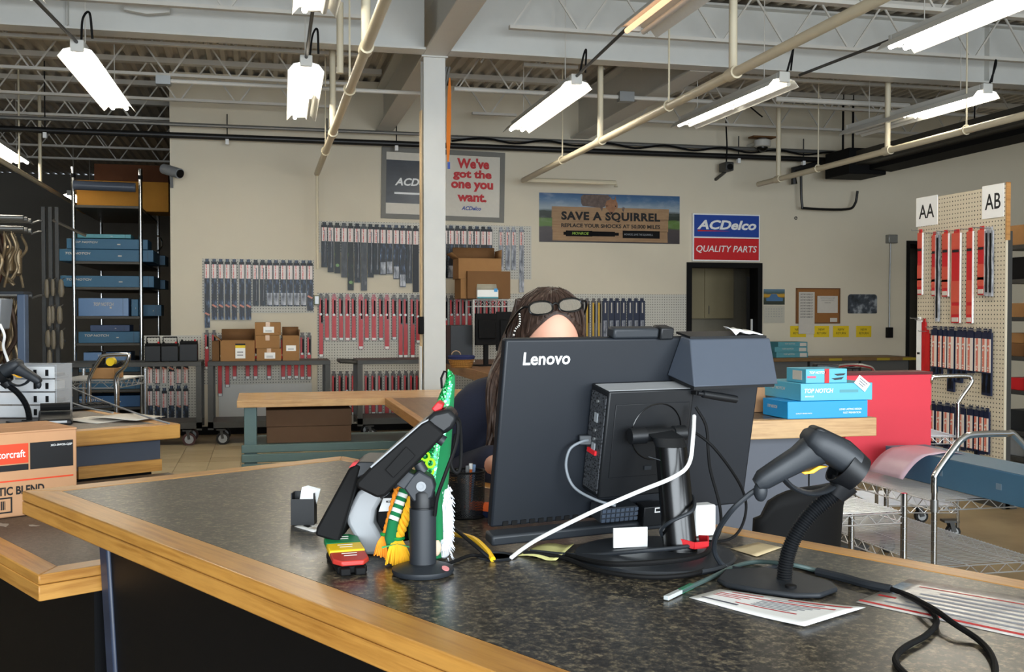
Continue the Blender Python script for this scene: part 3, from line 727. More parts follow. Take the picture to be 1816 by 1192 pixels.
m_lab = bpy.data.materials.new('wiper_label'); k = NT(m_lab)
v = k.coord(); s_ = k.new('ShaderNodeSeparateXYZ'); k.link(v, s_.inputs[0])
band = k.math('LESS_THAN', k.math('ABSOLUTE', k.math('ADD', s_.outputs[0], .008)), .007)
txtn = k.math('GREATER_THAN', k.noise(k.coord((60, 60, 150)), 1, 2), .42)
k.link(k.mix(k.math('MULTIPLY', band, txtn), rgb((222, 206, 198)), rgb((206, 96, 88))), k.b.inputs['Base Color']); k.b.inputs['Roughness'].default_value = .35
m_card_dark = M('wiper_card_dark', (12, 14, 20), .4, 0, .35, 30, spec=.3)
def streak(name, stops, sc=(18, 18, 5)):
    m = bpy.data.materials.new(name); k = NT(m)
    k.link(k.ramp(k.noise(k.coord(sc), 1.6, 4, .6), stops), k.b.inputs['Base Color']); k.b.inputs['Roughness'].default_value = .35; k.b.inputs['Specular IOR Level'].default_value = .3; _mats[name] = m; return m
m_wblue = streak('wiper_print_blue_glints', [(.4, (6, 8, 14)), (.52, (18, 28, 46)), (.62, (70, 92, 124)), (.72, (160, 178, 200))])  # bluish-white stops paint the clear pack's highlights over the dark print
m_wteal = streak('wiper_print_teal', [(.4, (7, 9, 13)), (.56, (12, 24, 32)), (.7, (36, 64, 80))])
m_wgreen = streak('wiper_print_green', [(.4, (8, 10, 8)), (.58, (14, 24, 14)), (.75, (60, 100, 44))])
m_wgrey = streak('wiper_print_grey', [(.3, (44, 46, 50)), (.6, (70, 74, 78)), (.8, (120, 122, 126))])
m_wsil = streak('wiper_print_silver', [(.3, (70, 74, 84)), (.5, (150, 154, 162)), (.7, (214, 216, 222))])
m_blist = streak('wiper_blister', [(.3, (70, 66, 64)), (.6, (112, 106, 104)), (.8, (176, 174, 172))])
m_pink = streak('wiper_blister_pink', [(.3, (150, 60, 70)), (.5, (184, 110, 118)), (.75, (214, 176, 182))], (25, 25, 12))
def mb(s, h): return None
_pk = {}
def pack(kind, w, L):
    """one wiper pack hanging at the origin, plane y=0 at the board, top at z=0"""
    key = (kind, round(w, 3), round(L, 2))
    if key in _pk: return _pk[key]
    L = round(L, 2); d = .024; nm = 'wiper_blade_pack'
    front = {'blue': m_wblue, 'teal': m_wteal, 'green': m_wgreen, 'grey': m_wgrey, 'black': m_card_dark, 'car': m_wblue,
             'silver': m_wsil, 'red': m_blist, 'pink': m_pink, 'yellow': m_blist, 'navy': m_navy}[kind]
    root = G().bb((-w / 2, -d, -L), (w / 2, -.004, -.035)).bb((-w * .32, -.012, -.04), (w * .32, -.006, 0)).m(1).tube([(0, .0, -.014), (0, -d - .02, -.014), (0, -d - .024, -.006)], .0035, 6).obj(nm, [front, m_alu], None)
    if kind in ('blue', 'teal', 'green', 'grey', 'black', 'car', 'silver'):
        if kind != 'silver': G().bb((-w * .5, -d - .002, -.06), (w * .5, -d, -.035)).obj('header_card', m_card_dark if kind != 'grey' else m_wgrey, root)
        if kind != 'silver' or True:
            G().bb((-w * .43, -d - .003, -.24), (w * .43, -d, -.068)).obj('printed_label', m_lab, root)
        if kind == 'car': G().bb((-w * .44, -d - .002, -L + .01), (w * .44, -d, -L + .16)).obj('silver_window', m_wsil, root)
        if kind == 'blue': G().box((0, -d - .001, -L + .17), (w * .9, .003, .022), Matrix.Rotation(.5, 3, 'Y')).obj('orange_stripe', M('orange_print', (196, 120, 96), .4), root)
        if kind == 'green': G().lathe([(.022, 0), (.022, .002)], (0, -d, -L + .1), 12, (0, -1, 0)).obj('lime_spot', M('lime_spot', (110, 150, 80), .4), root)
        if kind in ('teal', 'silver'): G().tube([(.006, -d - .002, -.1), (.012, -d - .008, -L * .5), (.004, -d - .002, -L + .06)], .006, 6).obj('wiper_blade', m_wsil, root)
    elif kind in ('red', 'pink'):
        G().bb((-w * .42, -d - .003, -L + .04), (-w * .02, -d, -.06)).obj('red_insert', m_redpk, root)
        G().bb((w * .0, -d - .004, -L * .45), (w * .3, -d, -.08)).obj('wiper_blade', m_blackm, root)
        G().bb((-w * .3, -d - .002, -L + .02), (w * .36, -d, -L * .47)).obj('lower_insert', m_redpk, root)
        G().lathe([(.016, 0), (.016, .003)], (-w * .05, -d - .004, -L * .45 if L < .7 else -.26), 10, (0, -1, 0)).obj('round_sticker', m_paper, root)
        G().bb((-w * .36, -d - .004, -L + .005), (w * .36, -d, -L + .035)).obj('price_tag', m_paper, root)
    elif kind == 'yellow':
        G().bb((-w * .3, -d - .003, -L + .04), (w * .1, -d, -.06)).obj('yellow_insert', M('yellow_card', (206, 164, 30), .4, 0, .15, 40), root); G().bb((w * .1, -d - .004, -L * .6), (w * .35, -d, -.08)).obj('wiper_blade', m_blackm, root)
    elif kind == 'navy':
        G().bb((-w * .1, -d - .003, -.2), (w * .12, -d, -.06)).obj('white_print', m_pp, root); G().bb((-w * .3, -d - .003, -L), (w * .3, -d, -.3)).obj('silver_window', m_wsil, root)
    _pk[key] = root; return root
_used = set()
def hang(kind, px, ptop, pbot, label, group, wpx=9.6, y=None):
    y = YP if y is None else y
    a = at_y(px, ptop, y); c = at_y(px, pbot, y)
    w = at_y(px + wpx / 2, ptop, y).x - at_y(px - wpx / 2, ptop, y).x
    r = pack(kind, w, a.z - c.z); F = T(a)
    if r.name in _used: return dup(r, F, label, group)
    _used.add(r.name); r.matrix_local = F; return tag(r, label, 'wiper pack', group)
# upper row, left of the column
KW = {'blue': 'blue-black', 'teal': 'dark teal', 'green': 'green-black', 'grey': 'grey', 'black': 'black', 'car': 'silver-windowed', 'silver': 'silver'}
cx = [74, 194, 283, 372, 458, 547, 634, 722, 802, 886, 972, 1062, 1146, 1230, 1318]
bt = [705, 770, 780, 835, 1005, 905, 1010, 840, 795, 795, 795, 855, 960, 915, 1025]
kd = 'teal teal green grey green teal grey teal teal car car car car teal black'.split()
cx[0] = 110
for i in range(15):
    hang(kd[i], 560 + cx[i] / 7.45, 394 + i * .5, 380 + bt[i] / 7.45, f'{KW[kd[i]]} wiper pack, {ordw(i)} from left in the upper row left of the column', 'dark wiper packs in the upper row', 10.4)
for i, (px, kk) in enumerate(zip((788.5, 799.5, 811, 822, 834, 845.5, 857, 867.5), 'teal car teal car teal car black blue'.split())):
    hang(kk, px, 400 + i * .3, 493 if i < 2 else 480, f'{KW[kk]} wiper pack, {ordw(i)} from left in upper row right of the column', 'dark wiper packs right of the column', 10)
for i, (px, b_) in enumerate(((888.5, 479), (900, 479), (910.5, 479), (924.5, 518))):
    hang('silver', px, 403, b_, f'shiny silver wiper pack, {ordw(i)} from left beside the stacked cartons', 'silver wiper packs', 8)
# row at left of the wall
for i, v in enumerate((158, 212, 262, 312, 363, 420, 470)):
    hang('blue', 330 + v / 4.256, 459 + i * .2, 380 + (860 if i == 0 else 796) / 4.256, f'blue wiper pack with white label, {ordw(i)} from left on the left pegboard', 'blue wiper packs at left', 9.2)
for i, v in enumerate((525, 579, 629, 679, 733, 783, 833, 885, 934)):
    kk = 'teal teal car car car car car car blue'.split()[i]
    hang(kk, 330 + v / 4.256, 461 + i * .15, 380 + (725 if i == 8 else 690) / 4.256, f'{KW[kk]} wiper pack, {ordw(i)} from left in the right half of left pegboard', 'dark wiper packs at left', 10.4)
# red row behind the boxes of the middle cart
for i, (px, p0, p1) in enumerate(((367, 585, 656), (379.5, 585, 640), (390, 594, 703), (403, 594, 687), (416, 594, 672), (439, 594, 672), (453, 594, 672.5), (477, 594, 672), (502, 594, 672.5), (513, 594, 672), (525, 594, 672), (536, 590, 673), (548, 590, 673))):
    hang('red', px, p0, p1, f'red wiper pack, {ordw(i)} from left in the row behind the cart boxes', 'red wiper packs behind the boxes', 8.2)
# red row left of the column, then right of it
cxr = [158, 215, 283, 350, 412, 472, 540, 597, 665, 733, 790, 860, 922, 970, 1037, 1090]
btr = [725, 560, 562, 560, 560, 562, 645, 560, 560, 560, 645, 560, 725, 725, 725, 590]
for i, (a, b_) in enumerate(zip(cxr, btr)):
    kk = 'pink' if i in (2, 4, 6, 8, 10) else 'red'
    hang(kk, 540 + a / 5.418, 521 + i * .15, 500 + b_ / 5.418, f'{"pinkish" if kk == "pink" else "red"} wiper pack, {ordw(i)} from left in the middle row left of column', 'red wiper packs in the middle row', 8.6)
for i in range(11):
    kk = 'pink' if i in (2, 5, 8) else 'red'
    hang(kk, 790 + i * 10.6, 524, 618 if i == 0 else 600, f'{"pinkish" if kk == "pink" else "red"} wiper pack, {ordw(i)} from left right of column, behind black monitors', 'red wiper packs right of the column', 8)
# lowest red row
for i, a in enumerate((282, 345, 407, 470, 530, 597, 660, 725, 790, 852, 910, 972, 1030, 1085)):
    hang('red', 540 + a / 5.418, 658, 767 if i == 5 else (745 if i in (0, 1, 8, 11) else 736), f'red wiper pack, {ordw(i)} from left in the lowest row above the bench', 'red wiper packs in the lowest row', 8)
# yellow and navy row right of the cashier
for i, px in enumerate((1031, 1041, 1052, 1062)):
    hang('yellow', px, 529, 602, f'yellow wiper pack, {ordw(i)} from left beside the cashier', 'yellow wiper packs', 7.6)
for i, px in enumerate((1072.5, 1083.5, 1094, 1105, 1116.5, 1127.5, 1138)):
    hang('navy', px, 529, 604, f'navy wiper pack, {ordw(i)} from left in the row by the yellow packs', 'navy wiper packs', 9.6)
# blue packs under the battery cart
for r_, (p0, p1) in enumerate(((645, 678), (684, 741))):
    for i in range(6):
        hang('blue', 266.5 + i * 12.6, p0 + (4 if (i + r_) % 4 == 3 else 0), p1 + (3 if i % 3 == 1 else 0), f'small blue wiper pack, {ordw(i)} from left in the {("upper", "lower")[r_]} row under the batteries', 'blue wiper packs under the batteries', 9.2)
# ================================================================ SHOP FURNITURE
def carton(name, label, F, w, d, h, mat=None, group=None, flaps=0, tape=True, labelat=None, cat='box', flapmat=None):
    """closed carton with a taped seam, or open with flaps; origin at base centre, front faces -Y"""
    mat = mat or m_card; t = thing(name, label, cat, F, group); tk = .004
    if not flaps:
        G().bb((-w / 2, -d / 2, 0), (w / 2, d / 2, h)).obj('carton_body', mat, t, bevel=.004)
        if tape: G().bb((-.024, -d / 2 - .0012, h - .06), (.024, -d / 2, h)).bb((-.024, -d / 2 - .001, h), (.024, d / 2, h + .0012)).obj('packing_tape', M('packing_tape', (186, 150, 112), .25), t)
    else:
        g = G(); g.bb((-w / 2, -d / 2, 0), (w / 2, d / 2, tk)).bb((-w / 2, -d / 2, tk), (w / 2, -d / 2 + tk, h)).bb((-w / 2, d / 2 - tk, tk), (w / 2, d / 2, h)).bb((-w / 2, -d / 2 + tk, tk), (-w / 2 + tk, d / 2 - tk, h)).bb((w / 2 - tk, -d / 2 + tk, tk), (w / 2, d / 2 - tk, h)).obj('carton_body', mat, t)
        fh = flaps
        G().add([(-w / 2, d / 2, h), (w / 2, d / 2, h), (w / 2 + .0, d / 2 + fh * .15, h + fh), (-w / 2, d / 2 + fh * .15, h + fh)], [(0, 1, 2, 3)]).obj('rear_flap', flapmat or m_cardd, t, solid=.004)
        for s in (-1, 1): G().add([(s * w / 2, -d / 2, h), (s * w / 2, d / 2, h), (s * (w / 2 + (fh * .55 if s < 0 else .004)), d / 2, h + fh * (.45 if s < 0 else .7)), (s * (w / 2 + (fh * .55 if s < 0 else .004)), -d / 2, h + fh * (.45 if s < 0 else .7))], [(0, 1, 2, 3)]).obj('side_flap', mat, t, solid=.004)
    if labelat:
        x, z, lw, lh, lm = labelat
        l = G().bb((x - lw / 2, -d / 2 - .002, z - lh / 2), (x + lw / 2, -d / 2, z + lh / 2)).obj('shipping_label', lm if lm != 'y' else m_paper, t)
        if lm == 'y': G().bb((x - lw / 2, -d / 2 - .003, z + lh * .2), (x + lw / 2, -d / 2 - .002, z + lh / 2)).obj('yellow_band', m_yellow, l); G().bb((x - lw / 2, -d / 2 - .0035, z + lh * .38), (x + lw / 2, -d / 2 - .003, z + lh / 2)).obj('black_band', m_ink, l)
        txt('SERVICE PARTS' if False else '1 2 3 4 5', lw * .7, lh * .14, m_ink, l, U(x, z - lh * .1, -d / 2 - .0025)) if False else None
        for q in range(2): G().bb((x - lw * .32, -d / 2 - .0026, z - lh * (.12 + .2 * q)), (x + lw * .28, -d / 2 - .002, z - lh * (.04 + .2 * q))).obj('printed_line', m_grey, l)
    return t
def caster(t, p, r=.075, mat=None, rot=0, hub=m_alu):
    R = Matrix.Rotation(rot, 4, 'Z'); F = Matrix.Translation(V(p)) @ R
    c = G().bb((-.05, -.04, r * 2 + .02), (.05, .04, r * 2 + .035)).bar((.0, -.03, r * 2 + .03), (.02, -.03, r), .03, .008).bar((.0, .03, r * 2 + .03), (.02, .03, r), .03, .008).obj('caster', m_dgrey, t, F)
    G().tube([(.02, -.02, r), (.02, .02, r)], r, 18).obj('wheel', mat or m_rub, c); G().tube([(.02, -.023, r), (.02, .023, r)], r * .66, 14).obj('wheel_rim', hub, c)
    return c
def service_cart(label, F, L, D=.6, H=.955, shelf=.27, wheelmat=None, rim=m_alu, lip=.05, handle=None):
    t = thing('service_cart', label, 'cart', F, 'steel service carts')
    g = G().bb((0, 0, H - .012), (L, D, H)); g.bb((0, 0, H - lip), (L, .03, H - .012)).bb((0, D - .03, H - lip), (L, D, H - .012)).bb((0, .03, H - lip), (.03, D - .03, H - .012)).bb((L - .03, .03, H - lip), (L, D - .03, H - .012)).obj('top_tray', m_dgrey, t, bevel=.003)
    g = G().bb((0, 0, shelf - .02), (L, D, shelf)).bb((0, 0, shelf - .07), (L, .03, shelf - .02)).bb((0, D - .03, shelf - .07), (L, D, shelf - .02)).obj('bottom_shelf', m_dgrey, t)
    for x in (.0, L - .06):
        for y in (.0, D - .06): G().bb((x, y, .18), (x + .06, y + .06, H - lip)).obj('leg', m_dgrey, t)
    for x in (.14, L - .16):
        for y in (.06, D - .06): caster(t, (x, y, 0), .075, wheelmat, 0, rim)
    if handle:
        G().tube(spline([(.02, .05, H - .03), (-.16, .05, H - .02), (-.19, .1, H - .02), (-.19, D - .1, H - .02), (-.16, D - .05, H - .02), (.02, D - .05, H - .03)]), .018, 8).obj('push_handle', m_dgrey, t)
    return t
YCF = 12.25
def cartx(px, y=YCF): return at_y(px, 640, y).x
cL = cartx(113); service_cart('long grey steel cart at left carrying the black batteries', T((cL, YCF, 0)), cartx(357) - cL, wheelmat=M('maroon_rubber', (64, 30, 28), .6))
cM = cartx(368); service_cart('middle grey steel cart carrying the cardboard boxes', T((cM, YCF, 0)), cartx(586) - cM)
cR = cartx(634); service_cart('right grey steel cart with push handle, partly behind the column', T((cR, YCF, 0)), min(1.5, at_z(800, 645, .92).x - .08 - cR), handle=True)
# batteries
def battery(px0, px1, py0, label, handle=True):
    x0, x1 = cartx(px0, 12.5), cartx(px1, 12.5); z1 = at_y(px0, py0, 12.5).z; H = .955
    t = thing('car_battery', label, 'battery', T(((x0 + x1) / 2, 12.5, H)), 'black car batteries')
    w = x1 - x0; h = z1 - H
    G().bb((-w / 2, -.09, 0), (w / 2, .09, h * .86)).obj('case', m_black, t, bevel=.006); G().bb((-w / 2 + .004, -.086, h * .86), (w / 2 - .004, .086, h)).obj('lid', m_blackm, t, bevel=.004)
    for s in (-1, 1): G().lathe([(.012, h), (.01, h + .02)], (s * w * .36, -.05, 0), 10).obj('terminal_cap', m_red if s > 0 else m_blackm, t)
    if handle:
        hh = .07; G().tube([(-w * .42, 0, h), (-w * .4, 0, h + hh), (w * .4, 0, h + hh), (w * .42, 0, h)], .008, 6).obj('carry_handle', m_blackm, t)
battery(258, 286, 609, 'left of the two handled black batteries on the left cart')
battery(287, 317, 609, 'right of the two handled black batteries on the left cart')
battery(319, 351, 605, 'third black battery without handle at right end of the left cart', False)
# cardboard boxes on the middle cart
def cb(px0, px1, py0, py1, yf, d, **kw):
    a = at_y((px0 + px1) / 2, py1, yf); w = cartx(px1, yf) - cartx(px0, yf); h = at_y(px0, py0, yf).z - at_y(px0, py1, yf).z
    return T((a.x, yf + d / 2, kw.pop('z'))), w, d, h
H_ = .956
F, w, d, h = cb(391, 452, 601, 637, 12.3, .42, z=H_); carton('cardboard_box', 'large open cardboard box with yellow and white label on middle cart', F, w, d, h, flaps=.13, labelat=(.03, h * .5, .11, .17, 'y'))
q = at_y(383, 620, 12.34); G().bb((cartx(376, 12.34) - .0, 12.36, H_), (cartx(391, 12.34) - .012, 12.6, H_ + .23)).single('cardboard_box', m_cardd, 'small dark carton tucked left of the large open box', 'box', bevel=.003)
zz = H_
for i, (p0, p1, y0, y1, lb) in enumerate(((455, 499, 615, 637, 'bottom carton of the stack of three on the middle cart'), (453, 496, 591, 614, 'middle carton of the stack of three on the middle cart'), (452, 498, 567, 590, 'top carton of the stack of three on the middle cart'))):
    F, w, d, h = cb(p0, p1, y0, y1, 12.3, .3, z=zz); carton('cardboard_box', lb, F, w, d, h, labelat=(.01, h * .42, .12, .07, m_paper) if i != 1 else None); zz += h + .0015
F, w, d, h = cb(501.5, 531, 593, 637, 12.3, .3, z=H_); carton('cardboard_box', 'tall open carton at the right end of the middle cart', F, w, d, h, flaps=.1, labelat=(.0, h * .5, .11, .065, m_paper))
# bench with butcher-block top, and the brown table joined to its right end
YBF = at_z(420, 711, .86).y; xb0 = at_z(420, 711, .86).x; xb1 = 1.9; db = at_z(425, 697, .86).y - YBF
t = thing('workbench', 'workbench with thick butcher-block top and teal-grey steel legs', 'bench', T((xb0, YBF, 0)))
Lb = xb1 - xb0; TH = .052
for i in range(7): G().bb((0, db * i / 7 + (.0015 if i else 0), .86 - TH), (Lb, db * (i + 1) / 7, .86)).obj('top_plank', m_maple, t, bevel=.002)
for x in (.05, Lb - .13):
    for y in (.04, db - .12): G().bb((x, y, 0), (x + .09, y + .08, .86 - TH)).obj('leg', m_teals, t, bevel=.004)
for z0, z1 in ((.47, .53), (.40, .462), (.33, .39)):
    G().bb((.03, .015, z0), (Lb - .03, .04, z1)).obj('front_rail', m_teals, t, bevel=.006)
G().bb((.05, .04, .5), (Lb - .05, db - .03, .52)).obj('lower_shelf', m_teals, t)
F = T(((at_y(473, 760, YBF + .2).x + at_y(622, 760, YBF + .2).x) / 2, YBF + .3, .5215)); w = at_y(622, 760, YBF + .2).x - at_y(473, 760, YBF + .2).x
m_cpl = cardboard('cardboard_plain', (112, 86, 66))
o = G().bb((-w / 2, -.14, 0), (w / 2, -.006, .125)).obj('lower_carton_face', m_cpl, None); bpy.data.objects.remove(o)
t = thing('cardboard_box', 'wide brown cardboard box on the shelf under the bench', 'box', F)
G().bb((-w / 2, -.14, 0), (w / 2, .14, .122)).obj('lower_half', m_cpl, t, bevel=.003); G().bb((-w / 2 - .004, -.143, .124), (w / 2 + .004, .143, .25)).obj('lid_half', m_cpl, t, bevel=.003)
tx0 = at_z(690, 711, .86).x; ty0 = 5.3
t = thing('brown_table', 'brown-topped table with oak edge joined to the bench end', 'table', T((tx0, ty0, 0)))
LY = YBF - ty0 - .004
G().bb((.05, 0, .815), (1.3, LY, .86)).obj('table_top', m_brownt, t); G().bb((0, 0, .8), (.05, LY, .862)).obj('oak_edge', m_oaky, t, bevel=.003)
G().bb((.3, .1, 0), (.34, LY - .1, .815)).obj('side_panel', m_char, t); G().bb((1.2, .1, 0), (1.24, LY - .1, .815)).obj('side_panel', m_char, t)
# desk by the wall behind the cashier: monitors, basket, wire riser with cartons
zd = .92; q = at_z(800, 645, zd); q2 = at_z(848, 668, zd)
t = thing('back_desk', 'oak-edged desk by the wall behind the column', 'desk', T((q.x, q2.y, 0))); LX = 2.6; LY = 12.9 - q2.y
G().bb((0, 0, zd - .05), (LX, LY, zd)).obj('desk_top', m_brownt, t); G().bb((-.03, -.03, zd - .1), (0, LY, zd + .003)).obj('oak_edge', oak('oak_shade', 1, (132, 94, 56), (160, 122, 78)), t)
G().bb((-.03, -.03, zd - .1), (LX, 0, zd + .003)).obj('oak_edge', m_oakx, t)
for x in (.05, LX - .1):
    for y in (.1, LY - .16): G().bb((x, y, 0), (x + .06, y + .06, zd - .05)).obj('leg', m_dgrey, t)
yd = 11.2
def dk(px, py, y): return at_y(px, py, y)
t0 = dk(818, 640, 11.0); t = thing('woven_basket', 'woven basket with blue lining on the back desk beside the column', 'basket', T((t0.x, 11.0, zd)))
m_wick = bpy.data.materials.new('wicker'); k = NT(m_wick); wv = k.new('ShaderNodeTexWave'); wv.inputs['Scale'].default_value = 40; k.link(k.coord((1, 1, 1)), wv.inputs[0])
k.link(k.ramp(wv.outputs['Fac'], [(.2, (96, 60, 24)), (.7, (196, 140, 66))]), k.b.inputs['Base Color']); k.bump(wv.outputs['Fac'], .5, .004)
for i in range(4): G().tube([((.1 + .008 * i) * math.cos(a_ * .2618) * 1.05, (.1 + .008 * i) * math.sin(a_ * .2618), .014 + i * .024) for a_ in range(24)], .014, 6, closed=True).obj('woven_row', m_wick, t)
G().lathe([(.0, .005), (.105, .008)], n=20).obj('basket_floor', m_wick, t)
G().lathe([(.142, .09), (.148, .12), (.138, .13), (.12, .1)], n=20, cap=False).obj('blue_lining', M('navy_cloth', (30, 40, 84), .9), t)
G().tube(arc((-.06, -.02, .13), .05, .2, 2.9, 10, (1, 0, 0), (0, 0, 1)), .006, 6).obj('ribbon_loop', M('tan_ribbon', (170, 140, 110), .8), t)
def monitor_back(px0, px1, py0, py1, y, label, rz=0, name='desk_monitor'):
    a, b_ = at_y(px0, py0, y), at_y(px1, py1, y); w = b_.x - a.x; h = a.z - b_.z
    t = thing(name, label, 'monitor', T(((a.x + b_.x) / 2, y, zd), rz))
    z0 = b_.z - zd
    G().bb((-w / 2, -.02, z0), (w / 2, .02, z0 + h)).obj('screen_housing', m_blackm, t, bevel=.006); G().bb((-w * .4, -.045, z0 + h * .2), (w * .4, -.02, z0 + h * .8)).obj('rear_hump', m_blackm, t, bevel=.01)
    G().bb((-w * .46, .02, z0 + h * .05), (w * .46, .022, z0 + h * .96)).obj('screen', m_gloss, t)
    G().bar((0, .0, .01), (0, 0, z0 + h * .4), .05, .03).obj('stand_neck', m_blackm, t); G().bb((-.12, -.09, 0), (.12, .09, .012)).obj('stand_foot', m_blackm, t)
monitor_back(841, 882, 556, 612, 11.3, 'black monitor seen edge-on behind the woven basket', .25)
monitor_back(880, 935, 553, 622, 11.7, 'black monitor on the back desk behind the cashier', 0)
a, b_ = at_y(799, 577, 11.6), at_y(838, 618, 11.6)
t = thing('desktop_tower', 'dark blue-grey desktop tower behind the woven basket', 'computer', T(((a.x + b_.x) / 2, 11.75, zd))); w = b_.x - a.x
G().bb((-w / 2, -.15, 0), (w / 2, .2, a.z - zd)).obj('case', m_char, t, bevel=.006); G().bb((-w / 2 + .01, -.155, .1), (w / 2 - .01, -.15, .105)).obj('drive_seam', m_blackm, t)
# wire riser with two cartons and a white box
a = at_y(837, 533, 12.3); b_ = at_y(913, 533, 12.3); zs = at_y(870, 532, 12.3).z
t = thing('wire_riser', 'white wire shelf riser above the monitors on the back desk', 'shelf', T((a.x, 12.2, zd))); w = b_.x - a.x; hs = zs - zd
for x in (.0, w):
    for y in (0, .45): G().tube([(x, y, 0), (x, y, hs)], .013, 8).obj('post', m_white, t)
g = G()
for zo in (hs, hs - .08): g.tube([(0, 0, zo), (w, 0, zo)], .006, 6).tube([(0, .45, zo), (w, .45, zo)], .006, 6)
for i in range(16): g.tube([(w * i / 15, 0, hs), (w * i / 15, .45, hs)], .003, 5)
g.tube([(w * i / 20, -.0, hs - (.04 if i % 2 else 0)) for i in range(21)], .004, 5).tube([(w * i / 20, -.0, hs - .04 - (.04 if i % 2 else 0)) for i in range(21)], .004, 5)
o = g.obj('wire_deck', m_white, t); o['kind'] = 'stuff'
F, w, d, h = cb(806, 892, 443, 498, 12.3, .3, z=zs + .006)
zc = zs + .014; wl = at_y(893, 500, 12.35).x - at_y(811, 500, 12.35).x; xm_ = (at_y(893, 500, 12.35).x + at_y(811, 500, 12.35).x) / 2
h2 = at_y(850, 495, 12.35).z - zc
carton('cardboard_box', 'big lower carton on the wire riser right of the column', T((xm_ + .02, 12.47, zc)), wl * .98, .4, h2, m_card, tape=False)
h3 = at_y(850, 459, 12.35).z - at_y(850, 495, 12.35).z
carton('cardboard_box', 'open upper carton on the wire riser with white label on its flap', T((xm_ - .02, 12.47, zc + h2 + .002)), wl * .92, .38, h3, m_card, flaps=.15, flapmat=m_cardd)
wf = at_y(905, 500, 12.2).x - at_y(829, 500, 12.2).x
o = G().bb((at_y(829, 500, 12.2).x, 12.2, zc), (at_y(905, 500, 12.2).x, 12.26, at_y(860, 481, 12.2).z)).single('cardboard_sheet', m_cardd, 'flat brown carton standing in front of the big carton on riser', 'box')
a, b_ = at_y(847, 514, 12.12), at_y(884, 527, 12.12)
t = thing('white_box', 'small white and blue box in front of the flat carton on riser', 'box', T(((a.x + b_.x) / 2, 12.16, zc)))
w = b_.x - a.x; G().bb((-w / 2, -.03, 0), (w / 2, .03, a.z - zc)).obj('carton_body', m_paper, t); G().bb((w * .3, -.032, .08), (w * .46, -.03, .12)).obj('blue_mark', m_cyan, t); G().bb((-w / 2, -.032, 0), (w / 2, -.03, .02)).obj('blue_band', m_tealg, t)
G().add([(-w / 2, .03, a.z - zc), (w / 2, .03, a.z - zc), (w * .46, .038, a.z - zc + .07), (-w * .46, .038, a.z - zc + .07)], [(0, 1, 2, 3)]).obj('open_flap', M('box_flap_grey', (160, 156, 140), .8), t, solid=.003)

# ================================================================ CHROME RACK OF TEAL BOXES (left)
dR = 13.2; a = at_d(131, 470, dR); b_ = at_y(250, 470, a.y); a.z = b_.z = 0
rw = (b_ - a).length; ry = 2.3; HR = at_d(130, 296, dR).z
t = thing('chrome_rack', 'tall chrome post rack stacked with teal boxes at left', 'rack', T((a.x, a.y, 0)))
for x in (0, rw):
    for y in (0, ry):
        p = G().tube([(x, y, 0), (x, y, HR - (.1 if y else 0))], .026, 10).obj('post', m_chrome, t)
        G().tube([(0, 0, z_) for z_ in ()] or [(x, y, HR * .96), (x, y, HR * .975)], .03, 10).obj('post_collar', m_blackm, p)
shz = [at_d(190, py, dR).z for py in (363, 463, 509, 561, 609, 643, 661, 692, 724)] + [.12]
m_shelf = M('rack_shelf', (70, 66, 58), .5, .3)
for z in shz: G().bb((0, 0, z - .035), (rw, ry, z)).obj('shelf', m_shelf, t, bevel=.004)
G().tube(arc((rw + .02, 1.4, at_d(270, 417, dR).z), .12, -1.2, 1.2, 8, (1, 0, 0), (0, 0, 1)), .012, 6).obj('side_brace', m_chrome, t)
def tbox(px0, px1, py0, py1, label, y0=-.1, d=.7, mat=None, words='TOP NOTCH', rz=0, zoff=None):
    y0 = max(.04, y0 * 1.4); dd = dR + y0; p, q = at_y(px0, (py0 + py1) / 2, a.y + y0), at_y(px1, (py0 + py1) / 2, a.y + y0)
    z0 = at_d(px0, py1, dd).z if zoff is None else zoff; h = at_d(px0, py0, dd).z - at_d(px0, py1, dd).z
    ang = rz; w = q.x - p.x
    o = thing('teal_parts_box', label, 'box', T(((p.x + q.x) / 2, (p.y + q.y) / 2, z0), ang), 'teal boxes on the chrome rack')
    G().bb((-w / 2, 0, 0), (w / 2, d, h)).obj('carton_body', mat or m_teal, o, bevel=.003)
    G().bb((w / 2 - .07, -.001, .0), (w / 2 - .066, 0, h)).obj('lid_edge', m_navy, o)
    if words: txt(words, min(.3, w * .4), h * .2, m_pp, o, U(-w / 2 + .22 if w > .7 else 0, h * .66, -.0012), shear=.2, off=.02)
    G().bb((w * .12, -.001, h * .42), (w * .16, 0, h * .52)).obj('printed_mark', m_pp, o)
    return o
S = shz
tbox(105, 272, 440, 461, 'longest teal box on the second shelf from top of chrome rack', -.12, .85, zoff=S[1] + .002)
tbox(118, 262, 421, 439, 'teal box lying on the longest box, second rack shelf', -.08, .5, zoff=S[1] + .002 + .157)
tbox(137, 232, 413, 420, 'thin pale teal box topmost on the second rack shelf', 0, .4, m_tealg, None, zoff=S[1] + .298)
tbox(252, 293, 444, 461, 'small teal box at the right end of second rack shelf', .68, .5, words=None, zoff=S[1] + .002)
tbox(107, 273, 487, 507, 'single long teal box on the third rack shelf', -.12, .85, zoff=S[2] + .002)
tbox(252, 293, 491, 507, 'small teal box end sticking out right of third rack shelf', .68, .5, words=None, zoff=S[2] + .002)
m_tshine = M('teal_film', (96, 132, 176), .25, 0, .1, 8)
tbox(139, 228, 527, 559, 'shrink-wrapped light blue box on the fourth rack shelf', -.05, .5, m_tshine, zoff=S[3] + .002)
tbox(233, 245, 529, 559, 'upright blue box beside the shrink-wrapped one', -.02, .5, words=None, zoff=S[3] + .002)
